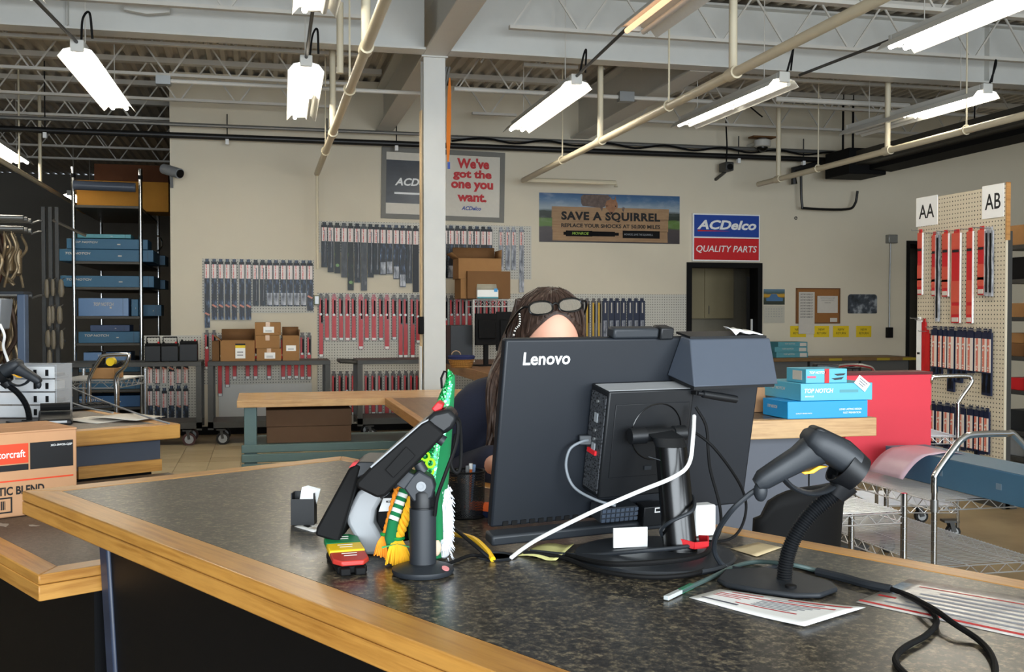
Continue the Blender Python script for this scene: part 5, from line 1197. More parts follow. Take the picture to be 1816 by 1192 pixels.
# ---------------------------------------------------------------- handheld scanners on gooseneck stands
def scanner(F, k, mir, label, boot=True):
    """profile measured in photo pixels about the stand foot (1391,1037); k px per metre"""
    t = thing('barcode_scanner', label, 'scanner', F, 'scanners on gooseneck stands')
    P = lambda px, py, y=0: V((mir * (px - 1391) / k, y, (1037 - py) / k))
    b = [(1272, 1036), (1300, 1016), (1377, 1012), (1426, 1020), (1471, 1042), (1468, 1054), (1426, 1066), (1383, 1066), (1329, 1057), (1281, 1046)]
    g = G(); pl = [(mir * (a - 1391) / k, -(c - 1037) / k * 3.4) for a, c in b]
    g.prism(pl, 0, .0075).obj('base_plate', m_char, t, bevel=.003)
    G().lathe([(.008, .0075), (.008, .011)], (mir * -.004, -.05, 0), 10).obj('base_screw', m_blackm, t)
    neck = even(spline([P(1391, 1030), P(1393, 1005), P(1400, 975), P(1414, 945), P(1440, 910), P(1470, 885), P(1490, 868)], 14), 88)
    G().tube(neck, [.0118 if i % 2 else .0098 for i in range(len(neck))], 12).obj('gooseneck', m_black, t, ang=80)
    def ring(c, ax, w, dpt, n=14, sq=.65):
        ax = ax.normalized(); u = V((-ax.z, 0, ax.x)); out = []
        for i in range(n):
            a = 2 * math.pi * i / n; cc, ss = math.cos(a), math.sin(a)
            out.append(c + u * w * math.copysign(abs(cc) ** sq, cc) + V((0, 1, 0)) * dpt * math.copysign(abs(ss) ** sq, ss))
        return out
    hx = lambda a, b_: (P(*b_) - P(*a))
    C_ = [(1340, 860), (1352, 852), (1385, 832), (1415, 815), (1440, 800), (1452, 792)]; Wd = [.008, .0145, .0165, .0185, .024, .026]
    G().loft([ring(P(*c), hx((1340, 860), (1440, 800)), w_, .6 * w_ + .008) for c, w_ in zip(C_, Wd)]).obj('handle', m_char, t, ang=60)
    H = [(1427, 771), (1433, 775), (1450, 786), (1474, 799), (1494, 812), (1510, 823)]; W2 = [.009, .016, .021, .0225, .0225, .021]
    G().loft([ring(P(*c), hx((1433, 775), (1510, 823)), w_, w_ * .7 + .017) for c, w_ in zip(H, W2)]).obj('scanner_head', m_char, t, ang=60)
    tp = [(1436, 759), (1447, 756), (1500, 781), (1522, 801), (1517, 808), (1440, 770)]
    G().prism([((a - 1391) / k * mir, (1037 - c) / k) for a, c in tp], -.02, .02, lambda x, y, q: (x, q, y)).obj('top_plate', m_black, t, bevel=.004)
    c0, c1 = P(1490, 822), P(1517, 843); ax = (c1 - c0)
    ro, ri = [], []
    G().loft([ring(c0, ax, .033, .037, 24, 1), ring(c1, ax, .030, .034, 24, 1), ring(c1, ax, .027, .031, 24, 1), ring(c0, ax, .030, .034, 24, 1), ring(c0, ax, .033, .037, 24, 1)], cap=False).obj('holder_cup', m_black, t, ang=50)
    G().loft([ring(c1 - ax * .5, ax, .02, .026), ring(c1 - ax * .3, ax, .019, .025)]).obj('scan_window', m_gloss, t)
    arm = spline([P(1486, 858), P(1460, 872), P(1432, 876), P(1405, 866), P(1388, 850), P(1378, 842)], 4)
    G().tube(arm, [.0042] * (len(arm) - 3) + [.0038, .0034, .003], 10, sx=3.4).obj('holder_arm', m_char, t)
    G().loft([ring(P(1480, 882), V((.6 * mir, 0, .8)), .013, .013), ring(P(1497, 858), V((.6 * mir, 0, .8)), .02, .02)]).obj('neck_socket', m_black, t)
    G().prism([((a - 1391) / k * mir, (1037 - c) / k) for a, c in ((1418, 838), (1432, 836), (1450, 826), (1466, 828), (1452, 832), (1440, 840), (1424, 842))], -.006, .006, lambda x, y, q: (x, q, y)).obj('yellow_trigger', M('trigger_yellow', (236, 168, 20), .4), t, bevel=.001)
    G().sph(P(1348, 872), (.0105, .010, .016), 12, 8).obj('cable_boot', m_char, t)
    return t
d_ = 740 / (1037 - 556); q = at_z(1391, 1037, ZC)
scanner(camT(q + V((0, 0, .0015))), 1850 / d_, 1, 'dark grey barcode scanner resting in a gooseneck stand, right foreground')
q2_ = at_z(52, 748, ZC); scanner(camT(q2_), 1850 / d_ , -1, 'barcode scanner in a gooseneck stand on the left counter')
# ================================================================ MONITOR, PC AND STAND
pl_ = plan(-.0345, 1.768); pr_ = plan(.4415, 1.992); mc = (pl_ + pr_) / 2; rzm = math.atan2(pr_.y - pl_.y, pr_.x - pl_.x)
FM = Matrix.Translation(V((mc.x, mc.y, ZC + .035))) @ Matrix.Rotation(rzm, 4, 'Z') @ Matrix.Rotation(rad(11), 4, 'X')
FMi = FM.inverted()
def onp(px, py, y=0):
    o = FMi @ O; d = FMi.to_3x3() @ ray(px, py); s = (y - o.y) / d.y; p = o + d * s; return p.x, p.z
mw, mh = .53, .328
t = thing('computer_monitor', 'large black desktop monitor seen from behind, in the centre', 'monitor', FM)
G().bb((-mw / 2, 0, 0), (mw / 2, .018, mh)).obj('rear_shell', M('monitor_shell', (17, 22, 29), .5, 0, .06, 60, spec=.4), t, bevel=.004)
G().bb((-mw / 2 + .004, .018, .004), (mw / 2 - .004, .024, mh - .002)).obj('screen_bezel', m_blackm, t); G().bb((-mw / 2 + .012, .024, .012), (mw / 2 - .012, .0245, mh - .012)).obj('screen', m_gloss, t)
x0, zt2 = onp(929, 625); x1, zb2 = onp(1010, 646)
txt('Lenovo', x1 - x0, zt2 - zb2, m_paper, t, U((x0 + x1) / 2, (zt2 + zb2) / 2, -.0005), off=.017)
x0, _ = onp(1086, 590); x1, _ = onp(1190, 590); xm2, _ = onp(1166, 590)
o = G().bb((x0, -.006, mh), (xm2, .02, mh + .018)).obj('webcam_bar', m_char, t, bevel=.004); G().bb((xm2 + .001, -.01, mh - .002), (x1, .02, mh + .02)).obj('webcam_end', m_black, o, bevel=.003)
x0, _ = onp(871, 940, -.02); x1, _ = onp(1178, 935, -.02)
G().bb((x0, -.028, -.022), (x1, .004, -.004)).obj('lower_bar', m_char, t, bevel=.004)
g = G()
for i in range(14): g.bb((x0 + .03 + i * .017, -.002, .002), (x0 + .04 + i * .017, 0, .01))
g.obj('vent_slots', m_blackm, t)
# mini PC in the monitor's back
dp = -.06
xa, za = onp(1081, 694, dp); xb, zb = onp(1232, 690, dp); xc, zc = onp(1067, 885, dp)
za = (za + onp(1232, 690, dp)[1]) / 2; zbot = zc
pc = G().bb((xa, dp, zbot), (xb, .0, za)).obj('mini_computer', m_black, t, bevel=.003)
G().bb((xa + .0, -.012 + dp * .0, za), (xb, dp + .002, za + .001)).obj('dusty_top', M('dusty_black', (140, 142, 144), .8), pc)
hgt = za - zbot
m_gr = bpy.data.materials.new('vent_grille'); k = NT(m_gr); vo = k.new('ShaderNodeTexVoronoi'); vo.inputs['Scale'].default_value = 260; k.link(k.coord(), vo.inputs[0])
k.link(k.ramp(vo.outputs['Distance'], [(.3, (8, 8, 9)), (.45, (58, 60, 64))]), k.b.inputs['Base Color'])
G().bb((xa - .002, dp + .006, zbot + .008), (xa, -.006, za - .01)).obj('port_panel', m_gr, pc)
for fz, r_ in ((.87, .003), (.6, .003), (.52, .003)): G().tube([(xa - .0045, dp + .03, zbot + hgt * fz), (xa - .002, dp + .03, zbot + hgt * fz)], r_, 10).obj('audio_port' if r_ else '', m_alu, pc)
for fz in (.72, .44): G().bb((xa - .004, dp + .025, zbot + hgt * fz - .008), (xa - .002, dp + .035, zbot + hgt * fz + .008)).obj('usb_port', m_grey, pc)
G().bb((xa - .006, dp + .018, zbot + hgt * .38), (xa - .002, dp + .045, zbot + hgt * .42)).obj('red_tab', m_red, pc)
x0, z0 = onp(1092, 718, dp); x1, z1 = onp(1208, 838, dp)
G().bb((x0, dp - .0015, z1), (x1, dp, z0)).obj('mount_plate', m_black, pc, bevel=.001)
cx_, cz_ = onp(1163, 765, dp); G().tube(arc((cx_, dp - .002, cz_), .05, 0, 6.2832, 40, (1, 0, 0), (0, 0, 1))[:-1], .0012, 5, closed=True).obj('plate_ring', m_gloss, pc)
x0, z0 = onp(1148, 828, dp); G().bb((x0 - .008, dp - .004, z0 - .004), (x0 + .006, dp, z0 + .003)).obj('latch', m_char, pc)
# slanted black holder hooked over the monitor's right end, papers on top
fx0, fz0 = onp(1224, 600, -.03); fx1, fz1 = onp(1366, 598, -.03); gx0, gz0 = onp(1231, 685, -.085); gx1, gz1 = onp(1380, 683, -.085)
zt3 = mh + .003; zb3 = (gz0 + gz1) / 2
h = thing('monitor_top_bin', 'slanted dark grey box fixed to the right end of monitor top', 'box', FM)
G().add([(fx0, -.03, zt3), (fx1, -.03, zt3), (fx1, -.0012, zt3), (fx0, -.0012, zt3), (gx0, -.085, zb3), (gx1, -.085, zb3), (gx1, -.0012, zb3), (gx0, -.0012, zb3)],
        [(0, 1, 2, 3), (7, 6, 5, 4), (0, 4, 5, 1), (1, 5, 6, 2), (2, 6, 7, 3), (3, 7, 4, 0)]).obj('bin_body', M('lamp_lit_bin', (62, 69, 80), .5, 0, .05, 40, spec=.4), h, bevel=.002)  # lamp reflection on the sloped face is lifted into this base colour
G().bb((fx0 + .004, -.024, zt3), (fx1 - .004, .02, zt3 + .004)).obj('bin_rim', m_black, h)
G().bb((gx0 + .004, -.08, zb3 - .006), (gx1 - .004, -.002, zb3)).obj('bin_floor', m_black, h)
px0_, _ = onp(1298, 592, -.01); px1_, _ = onp(1346, 592, -.01)
o = G().grid(lambda u, v: (px0_ + (px1_ - px0_) * u, -.022 + .04 * v, zt3 + .0055 + .009 * (1 - u) * abs(math.sin(u * 7 + v * 2)) ), 8, 3).obj('crumpled_paper', m_paper, None, FM, solid=.0008); tag(o, 'crumpled white paper scrap on top of the slanted box', 'paper')
a, b_ = FM @ V((onp(1234, 696, -.07)[0], -.075, onp(1234, 696, -.07)[1])), FM @ V((onp(1302, 707, -.07)[0], -.075, onp(1302, 707, -.07)[1]))
dv = b_ - a
t = thing('black_antenna', 'black cylindrical antenna sticking out right of the mini computer', 'antenna', Matrix.Translation(a))
G().tube([(0, 0, 0), dv * .12, dv * .14, dv * .6, dv], [.004, .004, .0065, .0075, .007], 10).obj('antenna_rod', m_black, t); G().bar(V((0, 0, 0)), V(dv) * -.12 + V((0, .05, 0)), .006).obj('antenna_joint', m_blackm, t)
# stand
bc = at_z(1160, 990, ZC); t = thing('monitor_stand', 'black monitor stand with round base and glossy column', 'stand', camT(bc + V((0, 0, .0012))))
Fi = camT(bc + V((0, 0, .0012))).inverted(); lw = lambda px, py, d: Fi @ at_d(px, py, d)
G().lathe([(.128, 0), (.131, .004), (.128, .008), (.03, .0125)], n=48).obj('round_base', m_char, t)  # charcoal instead of black stands in for the grey sheen on top
pb, pt = lw(1207, 1000, 1.70), lw(1190, 792, 1.725); pb.z = .008
def sect(p, hw, hd):
    return [p + V((hw * math.cos(a), hd * math.sin(a), 0)) for a in [2 * math.pi * i / 20 for i in range(20)]]
G().loft([sect(pb, .028, .024), sect(pb.lerp(pt, .5), .0275, .023), sect(pt, .0265, .021)]).obj('column', m_gloss, t, ang=60)
ph0, ph1 = lw(1117, 774, 1.745), lw(1214, 768, 1.775)
G().tube([ph0, ph0.lerp(ph1, .28), ph0.lerp(ph1, .29), ph0.lerp(ph1, .78), ph0.lerp(ph1, .79), ph1], [.0135, .0135, .011, .011, .0135, .0135], 18).obj('hinge_barrel', m_black, t)
hm = ph0.lerp(ph1, .5)
G().loft([sect(pt, .026, .018), sect(pt + V((-.004, .01, .014)), .027, .018), [hm + V((x, y, z)) for x, y, z in [( .024 * math.cos(a), .012 * math.sin(a), .008 + .004 * math.sin(a)) for a in [2 * math.pi * i / 20 for i in range(20)]]]]).obj('neck_yoke', m_black, t)
G().tube([lw(1150, 810, 1.715) + V((0, 0, 0)), lw(1190, 822, 1.705), lw(1220, 814, 1.712)], .0008, 5).obj('column_seam', m_char, t)
q = [lw(1198, 959, 1.685), lw(1231, 968, 1.672), lw(1256, 966, 1.69), lw(1256, 956, 1.71), lw(1240, 955, 1.73)]
g = G()
for a, b_ in zip(q, q[1:]): g.bar(a, b_, .0022, .011)
o = g.obj('red_strap', m_red, None, camT(bc + V((0, 0, .0012)))); tag(o, 'red strap looped around the monitor stand column', 'strap')
# white tag, white adapter, keypad under the mini computer
def slab(name, px0, px1, py0, py1, d, th, mat, label, cat, rz=0, bev=.001, z=None):
    a, b_ = at_d(px0, py1, d), at_d(px1, py0, d); w = (b_ - a).dot(RT); zz = a.z if z is None else z
    t_ = Matrix.Translation(V(((a.x + b_.x) / 2, (a.y + b_.y) / 2, zz))) @ CR @ Matrix.Rotation(rz, 4, 'Z')
    o = G().bb((-w / 2, 0, 0), (w / 2, th, b_.z - zz)).obj(name, mat, None, t_, bevel=bev); return tag(o, label, cat)
slab('white_tag', 1087, 1150, 936, 961, 1.715, .004, m_paper, 'white blank tag propped on the stand base', 'tag', .2, .0005, ZC + .0135)
slab('power_adapter', 1232, 1272, 896, 946, 1.86, .03, m_paper, 'white box-shaped adapter behind the monitor stand', 'adapter', .3, .003, ZC + .001)
t = thing('keypad_hub', 'small black keypad block under the mini computer', 'keypad', FM @ Matrix.Translation((0, 0, 0)))
x0, z0 = onp(1064, 928, -.05); x1, z1 = onp(1132, 897, -.05)
G().bb((x0, -.05, z0), (x1, -.012, z1)).obj('keypad_body', m_char, t, bevel=.002)
for i in range(8):
    for j in range(3): G().box((x0 + (x1 - x0) * (i + .5) / 8, -.0515, z0 + (z1 - z0) * (j + .5) / 3), ((x1 - x0) / 8 * .75, .003, (z1 - z0) / 3 * .7)).obj('key', M('key_blue_grey', (58, 68, 82), .5), t)
x0, z0 = onp(1134, 932, -.03); x1, z1 = onp(1178, 893, -.03)
t = thing('usb_hub', 'black hub with a white port beside the stand column', 'hub', FM); G().bb((x0, -.04, z0), (x1, -.012, z1)).obj('hub_body', m_black, t, bevel=.002)
g = G(); xx, zz = (x0 + x1) / 2 + .006, (z0 + z1) / 2 + .012
g.bb((xx - .008, -.0412, zz + .003), (xx + .008, -.04, zz + .0045)).bb((xx - .008, -.0412, zz - .0045), (xx + .008, -.04, zz - .003)).bb((xx - .008, -.0412, zz - .003), (xx - .0065, -.04, zz + .003)).bb((xx + .0065, -.0412, zz - .003), (xx + .008, -.04, zz + .003)).obj('port_outline', m_paper, t)
# ================================================================ CABLES AND PAPERS ON THE COUNTER
def cable(pts, r, mat, label, name='cable', k=6, cat='cable'):
    """pts: (px, py, depth) or (px, py, None, height above the counter)"""
    P_ = [at_d(*p) if p[2] is not None else at_z(p[0], p[1], ZC + p[3]) for p in pts]
    return G().tube(spline(P_, k), r, 8).single(name, mat, label, cat)
q = at_z(880, 988, ZC); o = G().lathe([(.031, 0), (.033, .002), (.026, .003), (.024, .0005)], q, 28, cap=False).m(1).lathe([(.0, .0006), (.025, .0006)], q, 28).single('cable_grommet', [m_char, m_blackm], 'round black cable grommet in the counter top', 'grommet')
cable([(907, 989, None, .004), (925, 975, 1.72), (960, 953, 1.70), (1050, 908, 1.66), (1130, 873, 1.655), (1195, 846, 1.65), (1222, 822, 1.66), (1229, 775, 1.69), (1231, 738, 1.74)], .0033, m_paper, 'thick white cable rising from grommet past the stand column', 'white_cable')
cable([(874, 992, None, .004), (862, 975, None, .012), (838, 955, None, .018), (800, 946, None, .01)], .0048, M('yellow_cable', (232, 180, 20), .45), 'yellow cable running from the grommet behind the gnome', 'yellow_cable')
cable([(868, 990, None, .004), (845, 970, None, .02), (815, 945, None, .03), (790, 925, None, .03)], .0035, m_blackm, 'black cable beside the yellow cable at the grommet', 'black_cable')
cable([(862, 988, None, .004), (835, 985, None, .004), (800, 998, None, .004), (778, 1003, None, .004)], .003, m_blackm, 'short black cable from grommet to the pole stand base', 'black_cable')
cable([(1048, 780, 1.80), (1030, 784, 1.79), (1010, 798, 1.785), (1004, 830, 1.785), (1018, 864, 1.78), (1055, 886, 1.765), (1092, 897, 1.755)], .0025, M('grey_cable', (108, 114, 120), .5), 'grey cable looping left out of the mini computer', 'grey_cable')
o = slab('usb_plug', 1027, 1055, 772, 790, 1.795, .012, m_char, 'dark grey plug at the side port of the mini computer', 'plug', 0, .002)
cable([(1234, 722, 1.80), (1252, 755, 1.79), (1256, 800, 1.78), (1260, 835, 1.78), (1276, 895, 1.78), (1278, 935, 1.76), (1268, 962, None, .004)], .0028, m_blackm, 'thin black cable hanging behind white cable from mini computer', 'black_cable')
cable([(1228, 764, 1.79), (1262, 790, 1.78), (1296, 833, 1.80), (1318, 872, 1.83), (1323, 905, 1.84), (1312, 940, 1.82), (1288, 958, None, .004), (1240, 960, None, .004)], .0025, m_blackm, 'thin black cable curving far right of the stand column', 'black_cable')
cable([(1005, 985, None, .005), (1080, 1000, None, .016), (1180, 996, None, .019), (1245, 985, None, .019), (1262, 965, None, .016)], .0042, m_blackm, 'thick black cable lying across the stand base', 'black_cable')
cable([(930, 980, None, .005), (1000, 990, None, .005), (1060, 1012, None, .007), (1150, 1024, None, .006), (1230, 1018, None, .006), (1268, 1000, None, .005)], .004, m_blackm, 'black cable curving in front of the stand base', 'black_cable')
cable([(940, 978, None, .005), (1030, 985, None, .006), (1130, 978, None, .02), (1215, 970, None, .024), (1238, 962, 1.71)], .0035, m_char, 'dark grey cable crossing the stand base under the white tag', 'black_cable')
cable([(1176, 953, 1.71), (1172, 940, 1.69), (1190, 925, 1.672), (1225, 908, 1.672), (1232, 893, 1.70), (1229, 880, 1.74)], .003, m_char, 'dark cable wrapped once around the stand column', 'black_cable')
cable([(1342, 868, 1.535), (1325, 880, 1.535), (1298, 905, 1.54), (1274, 940, 1.57), (1266, 968, 1.6), (1272, 990, None, .02), (1290, 1006, None, .004), (1340, 1012, None, .004), (1400, 1002, None, .003), (1452, 1014, None, .004)], .0042, m_char, 'dark scanner cable drooping from the scanner handle', 'scanner_cable')
cable([(1449, 1014, None, .006), (1500, 1026, None, .006), (1540, 1037, None, .006), (1580, 1045, None, .006)], .0064, m_char, 'thick rubber strain relief on the cable right of scanner base', 'strain_relief', 4)
cable([(1578, 1044, None, .006), (1620, 1060, None, .005), (1652, 1085, None, .005), (1661, 1105, None, .005), (1642, 1127, None, .005), (1605, 1148, None, .005), (1588, 1168, None, .005), (1600, 1190, None, .005), (1640, 1215, None, .005), (1720, 1225, None, .005), (1762, 1200, None, .005), (1760, 1165, None, .005), (1735, 1135, None, .005), (1690, 1105, None, .013), (1652, 1078, None, .015), (1600, 1052, None, .006)], .0038, m_blackm, 'black cable looping at the lower right corner of the counter', 'black_cable')
t_ = cable([(1452, 1013, None, .004), (1400, 1001, None, .012), (1340, 997, None, .004), (1300, 1006, None, .004), (1260, 1025, None, .004), (1205, 1050, None, .004)], .0035, M('green_grey_cable', (66, 84, 82), .5), 'grey-green network cable with a clear plug end', 'network_cable')
a, b_ = at_z(1206, 1049, ZC + .004), at_z(1181, 1061, ZC + .004)
t = thing('network_plug', 'clear network plug at the end of grey-green cable', 'plug', Matrix.Translation(a)); G().bar((0, 0, 0), b_ - a, .0085, .006).obj('plug_body', M('plug_clear', (190, 196, 196), .2), t, bevel=.001); G().bar((a - b_) * .9, (0, 0, 0), .0065, .0065).obj('green_sleeve', M('green_sleeve', (44, 120, 88), .5), t)
def quad(name, c4, label, lift=None, z=.0008, nu=12, nv=6, mat=m_paper, marks=(), cat='paper'):
    """sheet between four photo points on the counter: front-left, back-left, back-right, front-right"""
    P_ = [at_z(px, py, ZC + z) for px, py in c4]; cen = sum(P_, V((0, 0, 0))) / 4; cen.z = ZC
    def f(u, v, e=0):
        p = P_[0].lerp(P_[3], u).lerp(P_[1].lerp(P_[2], u), v) - cen; p.z = z + e + (lift(u, v) if lift else 0); return p
    t = thing(name, label, cat, Matrix.Translation(cen)); G().grid(lambda u, v: f(u, v), nu, nv).obj('sheet', mat, t, solid=.0006)
    for (u0, u1, v0, v1, mt) in marks: G().grid(lambda u, v: f(u0 + (u1 - u0) * u, v0 + (v1 - v0) * v, .0007), max(2, int(10 * (u1 - u0))), 1).obj('printed_line', mt, t)
    return t
m_gtx = M('grey_text_print', (150, 152, 160), .7, 0, .35, 300); m_bar = M('barcode_print', (90, 92, 104), .7, 0, .5, 260)
mk = [(.12, .35, .86, .89, m_red), (.06, .9, .72, .755, m_red), (.06, .32, .62, .65, m_red), (.06, .28, .53, .555, m_red), (.36, .98, .40, .43, m_red) if False else (.30, .78, .33, .36, m_red), (.52, .95, .88, .92, m_red), (.05, .36, .2, .26, m_bar)]
for i in range(5): mk.append((.4, .82 - .03 * i, .66 - .065 * i, .69 - .065 * i, m_gtx))
mk.append((.42, .8, .8, .83, m_gtx))
quad('printed_form', [(1222, 1060), (1277, 1045), (1535, 1082), (1427, 1117)], 'white sheet with red lines and barcode, in front of scanner', lambda u, v: .003 * max(0, u - .45) ** 2 * 4 + .001 * (1 - v) * u, .001, marks=mk)
m_old = bpy.data.materials.new('worn_print'); k = NT(m_old)
k.link(k.ramp(k.noise(k.coord(), 9, 6, .7), [(.36, (150, 148, 150)), (.5, (196, 190, 184)), (.6, (226, 222, 214)), (.72, (236, 226, 196))]), k.b.inputs['Base Color']); k.b.inputs['Roughness'].default_value = .25
mk = [(.0, .9, .04, .085, m_red), (.02, .1, .3, .34, m_red)] + [(.08 + .07 * (i % 3), .9, .16 + i * .1, .2 + i * .1, m_gtx) for i in range(6)] + [(.1, .9, .78, .8, m_red)]
quad('taped_sheet', [(1518, 1068), (1612, 1027), (2010, 1090), (2010, 1174)], 'worn printed sheet taped flat on the counter at lower right', None, .0008, mat=m_old, marks=mk)
quad('tan_note', [(1295, 973), (1345, 962), (1386, 972), (1342, 988)], 'tan paper note on the counter left of the scanner neck', lambda u, v: .001 * u, .0008, 4, 3, M('tan_paper', (206, 186, 146), .8))
quad('sticky_note', [(918, 986), (952, 968), (1018, 974), (986, 997)], 'pale yellow crumpled sticky note beside the grommet', lambda u, v: .006 * u * v + .004 * abs(math.sin(u * 4)), .001, 8, 4, M('pale_yellow_paper', (200, 196, 130), .8))
# ================================================================ PAYMENT TERMINALS, GNOME, SMALL COUNTER THINGS
def prof(F, cx, cy, k):
    """profile helper: photo pixels about a foot point -> thing's local x,z"""
    return lambda px, py: ((px - cx) / k, (cy - py) / k)
def pex(g, poly, f, y0, y1): return g.prism([f(*p) for p in poly], y0, y1, lambda x, y, q: (x, q, y))
d1 = 740 / (1017 - 556); k1 = 1850 / d1; q = at_z(750, 1017, ZC); F = camT(q + V((0, 0, .001)))
t = thing('card_terminal', 'black card terminal tilted on a black pole stand', 'terminal', F); f = prof(F, 750, 1017, k1)
P3 = lambda px, py, y=0: V((f(px, py)[0], y, f(px, py)[1]))
G().lathe([(.046, 0), (.048, .004), (.0475, .008), (.03, .014), (.0215, .016)], n=36).obj('base_disc', m_char, t)
G().lathe([(.0205, .014), (.0205, .1)], n=28).obj('pole', m_char, t); G().lathe([(.0185, .1), (.0185, .102), (.0195, .103), (.0195, .124), (.0175, .128), (.0, .128)], n=28).obj('pole_collar', m_black, t)
G().lathe([(.006, 0), (.006, .0015)], (.036, -.022, .0115), 12, (.35, -.3, 1)).obj('red_sticker', M('pink_sticker', (206, 130, 130), .6), t)
pex(G(), [(714, 858), (745, 832), (768, 846), (773, 862), (769, 879), (757, 888), (735, 888), (728, 878)], f, -.017, .017).obj('hinge_block', m_char, t, bevel=.003)
G().lathe([(.0075, 0), (.0075, .002), (.004, .002), (.004, .001)], P3(749, 860, -.017), 20, (0, -1, 0)).obj('hinge_bolt', m_grey, t)
pex(G(), [(692, 850), (716, 828), (738, 840), (720, 866)], f, -.02, .02).obj('mount_bracket', m_char, t, bevel=.002)
tb = pex(G(), [(640, 858), (639, 848), (664, 822), (752, 746), (764, 740), (788, 762), (790, 768), (690, 872), (676, 876)], f, -.043, .043).obj('terminal_body', m_blackm, t, bevel=.005)
pex(G(), [(664, 821), (752, 745), (764, 739), (764, 741.5), (753, 747), (666, 823)], f, -.045, .045).obj('silver_rim', m_grey, tb)
pex(G(), [(754, 744), (772, 728), (800, 722), (813, 738), (806, 756), (790, 768)], f, -.035, .035).obj('printer_head', m_black, t, bevel=.006)
pex(G(), [(690, 826), (726, 786), (742, 802), (704, 840)], f, -.0465, -.043).obj('side_cover', m_blackm, tb, bevel=.001)
pex(G(), [(767, 724), (778, 711), (788, 716), (786, 724), (774, 730)], f, -.02, .02).obj('red_cap', m_red, t, bevel=.002)
for a, b_ in (((676, 868), (684, 880)), ((700, 852), (708, 862)), ((776, 776), (788, 784)), ((742, 822), (752, 838))): G().tube([P3(*a), P3(*b_)], .0085, 12).obj('rubber_foot', m_char, t)
cable([(806, 738, 1.60), (815, 748, 1.61), (818, 790, 1.62), (816, 830, 1.62), (808, 838, 1.62), (800, 820, 1.62), (808, 770, 1.61)], .0025, m_blackm, 'black terminal cord looping down beside the gnome', 'black_cable')
cable([(800, 742, 1.585), (812, 752, 1.58), (808, 790, 1.58), (790, 840, 1.575), (776, 880, 1.575), (771, 915, 1.58)], .003, m_blackm, 'black cord from the tilted terminal to its pole', 'black_cable')
# second terminal on a grey stand
d2 = 740 / (979 - 556); k2 = 1850 / d2; q = at_z(650, 979, ZC); F = camT(q + V((0, .0, .001)))
t = thing('payment_screen', 'black payment screen on a grey C-shaped stand, behind the pole terminal', 'terminal', F); f = prof(F, 650, 979, k2)
P3 = lambda px, py, y=0: V((f(px, py)[0], y, f(px, py)[1]))
s = pex(G(), [(571, 938), (573, 925), (628, 824), (640, 814), (650, 818), (612, 950)], f, -.06, .06).obj('screen_body', m_blackm, t, bevel=.004)
pex(G(), [(637, 816), (648, 811), (712, 812), (716, 830), (660, 832), (640, 840), (608, 950), (604, 948)], f, -.058, .058).obj('rear_cover', m_char, t, bevel=.006)
pex(G(), [(629, 821), (636, 812), (645, 811), (640, 817)], f, -.0605, -.035).obj('red_corner', m_red, t)
pex(G(), [(639, 869), (618, 909), (621, 925), (651, 978.5), (680, 978.5), (702, 976), (678, 943), (666, 922), (669, 901), (683, 876), (711, 851), (690, 848), (660, 856)], f, -.03, .05).obj('grey_leg', M('light_grey_plastic', (150, 153, 156), .5), t, bevel=.006)
pex(G(), [(668, 905), (688, 872), (730, 872), (726, 960), (690, 965), (668, 930)], f, .0, .04).obj('inner_body', m_blackm, t, bevel=.003)
l = pex(G(), [(672, 908), (680, 884), (712, 884), (712, 906)], f, -.002, .0).obj('rating_label', m_paper, t)
txt('MODEL  CE', .02, .004, m_ink, l, T((*f(696, 890)[:1], -.0026, f(696, 890)[1])) @ UPR)
# gnome
dg = 1.705; kg = 1850 / dg; q = at_z(762, 992, ZC); F = camT(q)
t = thing('fabric_gnome', 'fabric gnome with glittery green hat, yellow braids and white beard', 'gnome', F); f = prof(F, 762, 992, kg)
P3 = lambda px, py, y=0: V((f(px, py)[0], y, f(px, py)[1]))
m_glit = bpy.data.materials.new('green_glitter'); k = NT(m_glit); vo = k.new('ShaderNodeTexVoronoi'); vo.inputs['Scale'].default_value = 420; k.link(k.coord(), vo.inputs[0])
hs = k.new('ShaderNodeSeparateColor'); k.link(vo.outputs['Color'], hs.inputs[0])
k.link(k.ramp(hs.outputs[0], [(.1, (0, 66, 30)), (.5, (4, 150, 70)), (.8, (30, 214, 110)), (.95, (170, 255, 200))]), k.b.inputs['Base Color']); k.b.inputs['Roughness'].default_value = .3; k.b.inputs['Metallic'].default_value = .4
m_felt = M('green_felt', (10, 110, 62), .95, 0, .1, 60, .1)
hp = [(761, 866, 33), (764, 850, 32), (770, 815, 29), (776, 780, 25), (782, 752, 21), (788, 722, 17), (793, 700, 13), (798, 682, 9.5), (800, 668, 7), (797, 659, 3.5), (795, 656, .6)]
def circ(px, py, r, n=20, ry=None): return [P3(px, py) + V((r / kg * math.cos(2 * math.pi * i / n), (ry or r) / kg * math.sin(2 * math.pi * i / n), 0)) for i in range(n)]
g = G().loft([circ(*h) for h in hp])
for i, fc in enumerate(g.f):
    c = sum((g.v[j] for j in fc), V((0, 0, 0))) / len(fc); z = c.z
    ax = [h for h in hp]; cxx = min(hp, key=lambda h: abs(P3(h[0], h[1]).z - z)); g.mi[i] = 1 if c.x > P3(cxx[0], 0).x + cxx[2] / kg * .35 else 0
g.obj('hat', [m_glit, m_felt], t)
m_lime = M('lime_felt', (170, 240, 20), .8)
for (px, py, r) in ((757, 806, 9), (766, 818, 9), (764, 832, 9), (752, 838, 8)):
    c = P3(px, py, -.026); G().lathe([(r / kg * .55, 0), (r / kg, 0), (r / kg, .002), (r / kg * .55, .002)], c, 16, (0, -1, .25), cap=False).obj('shamrock_outline', m_lime, t)
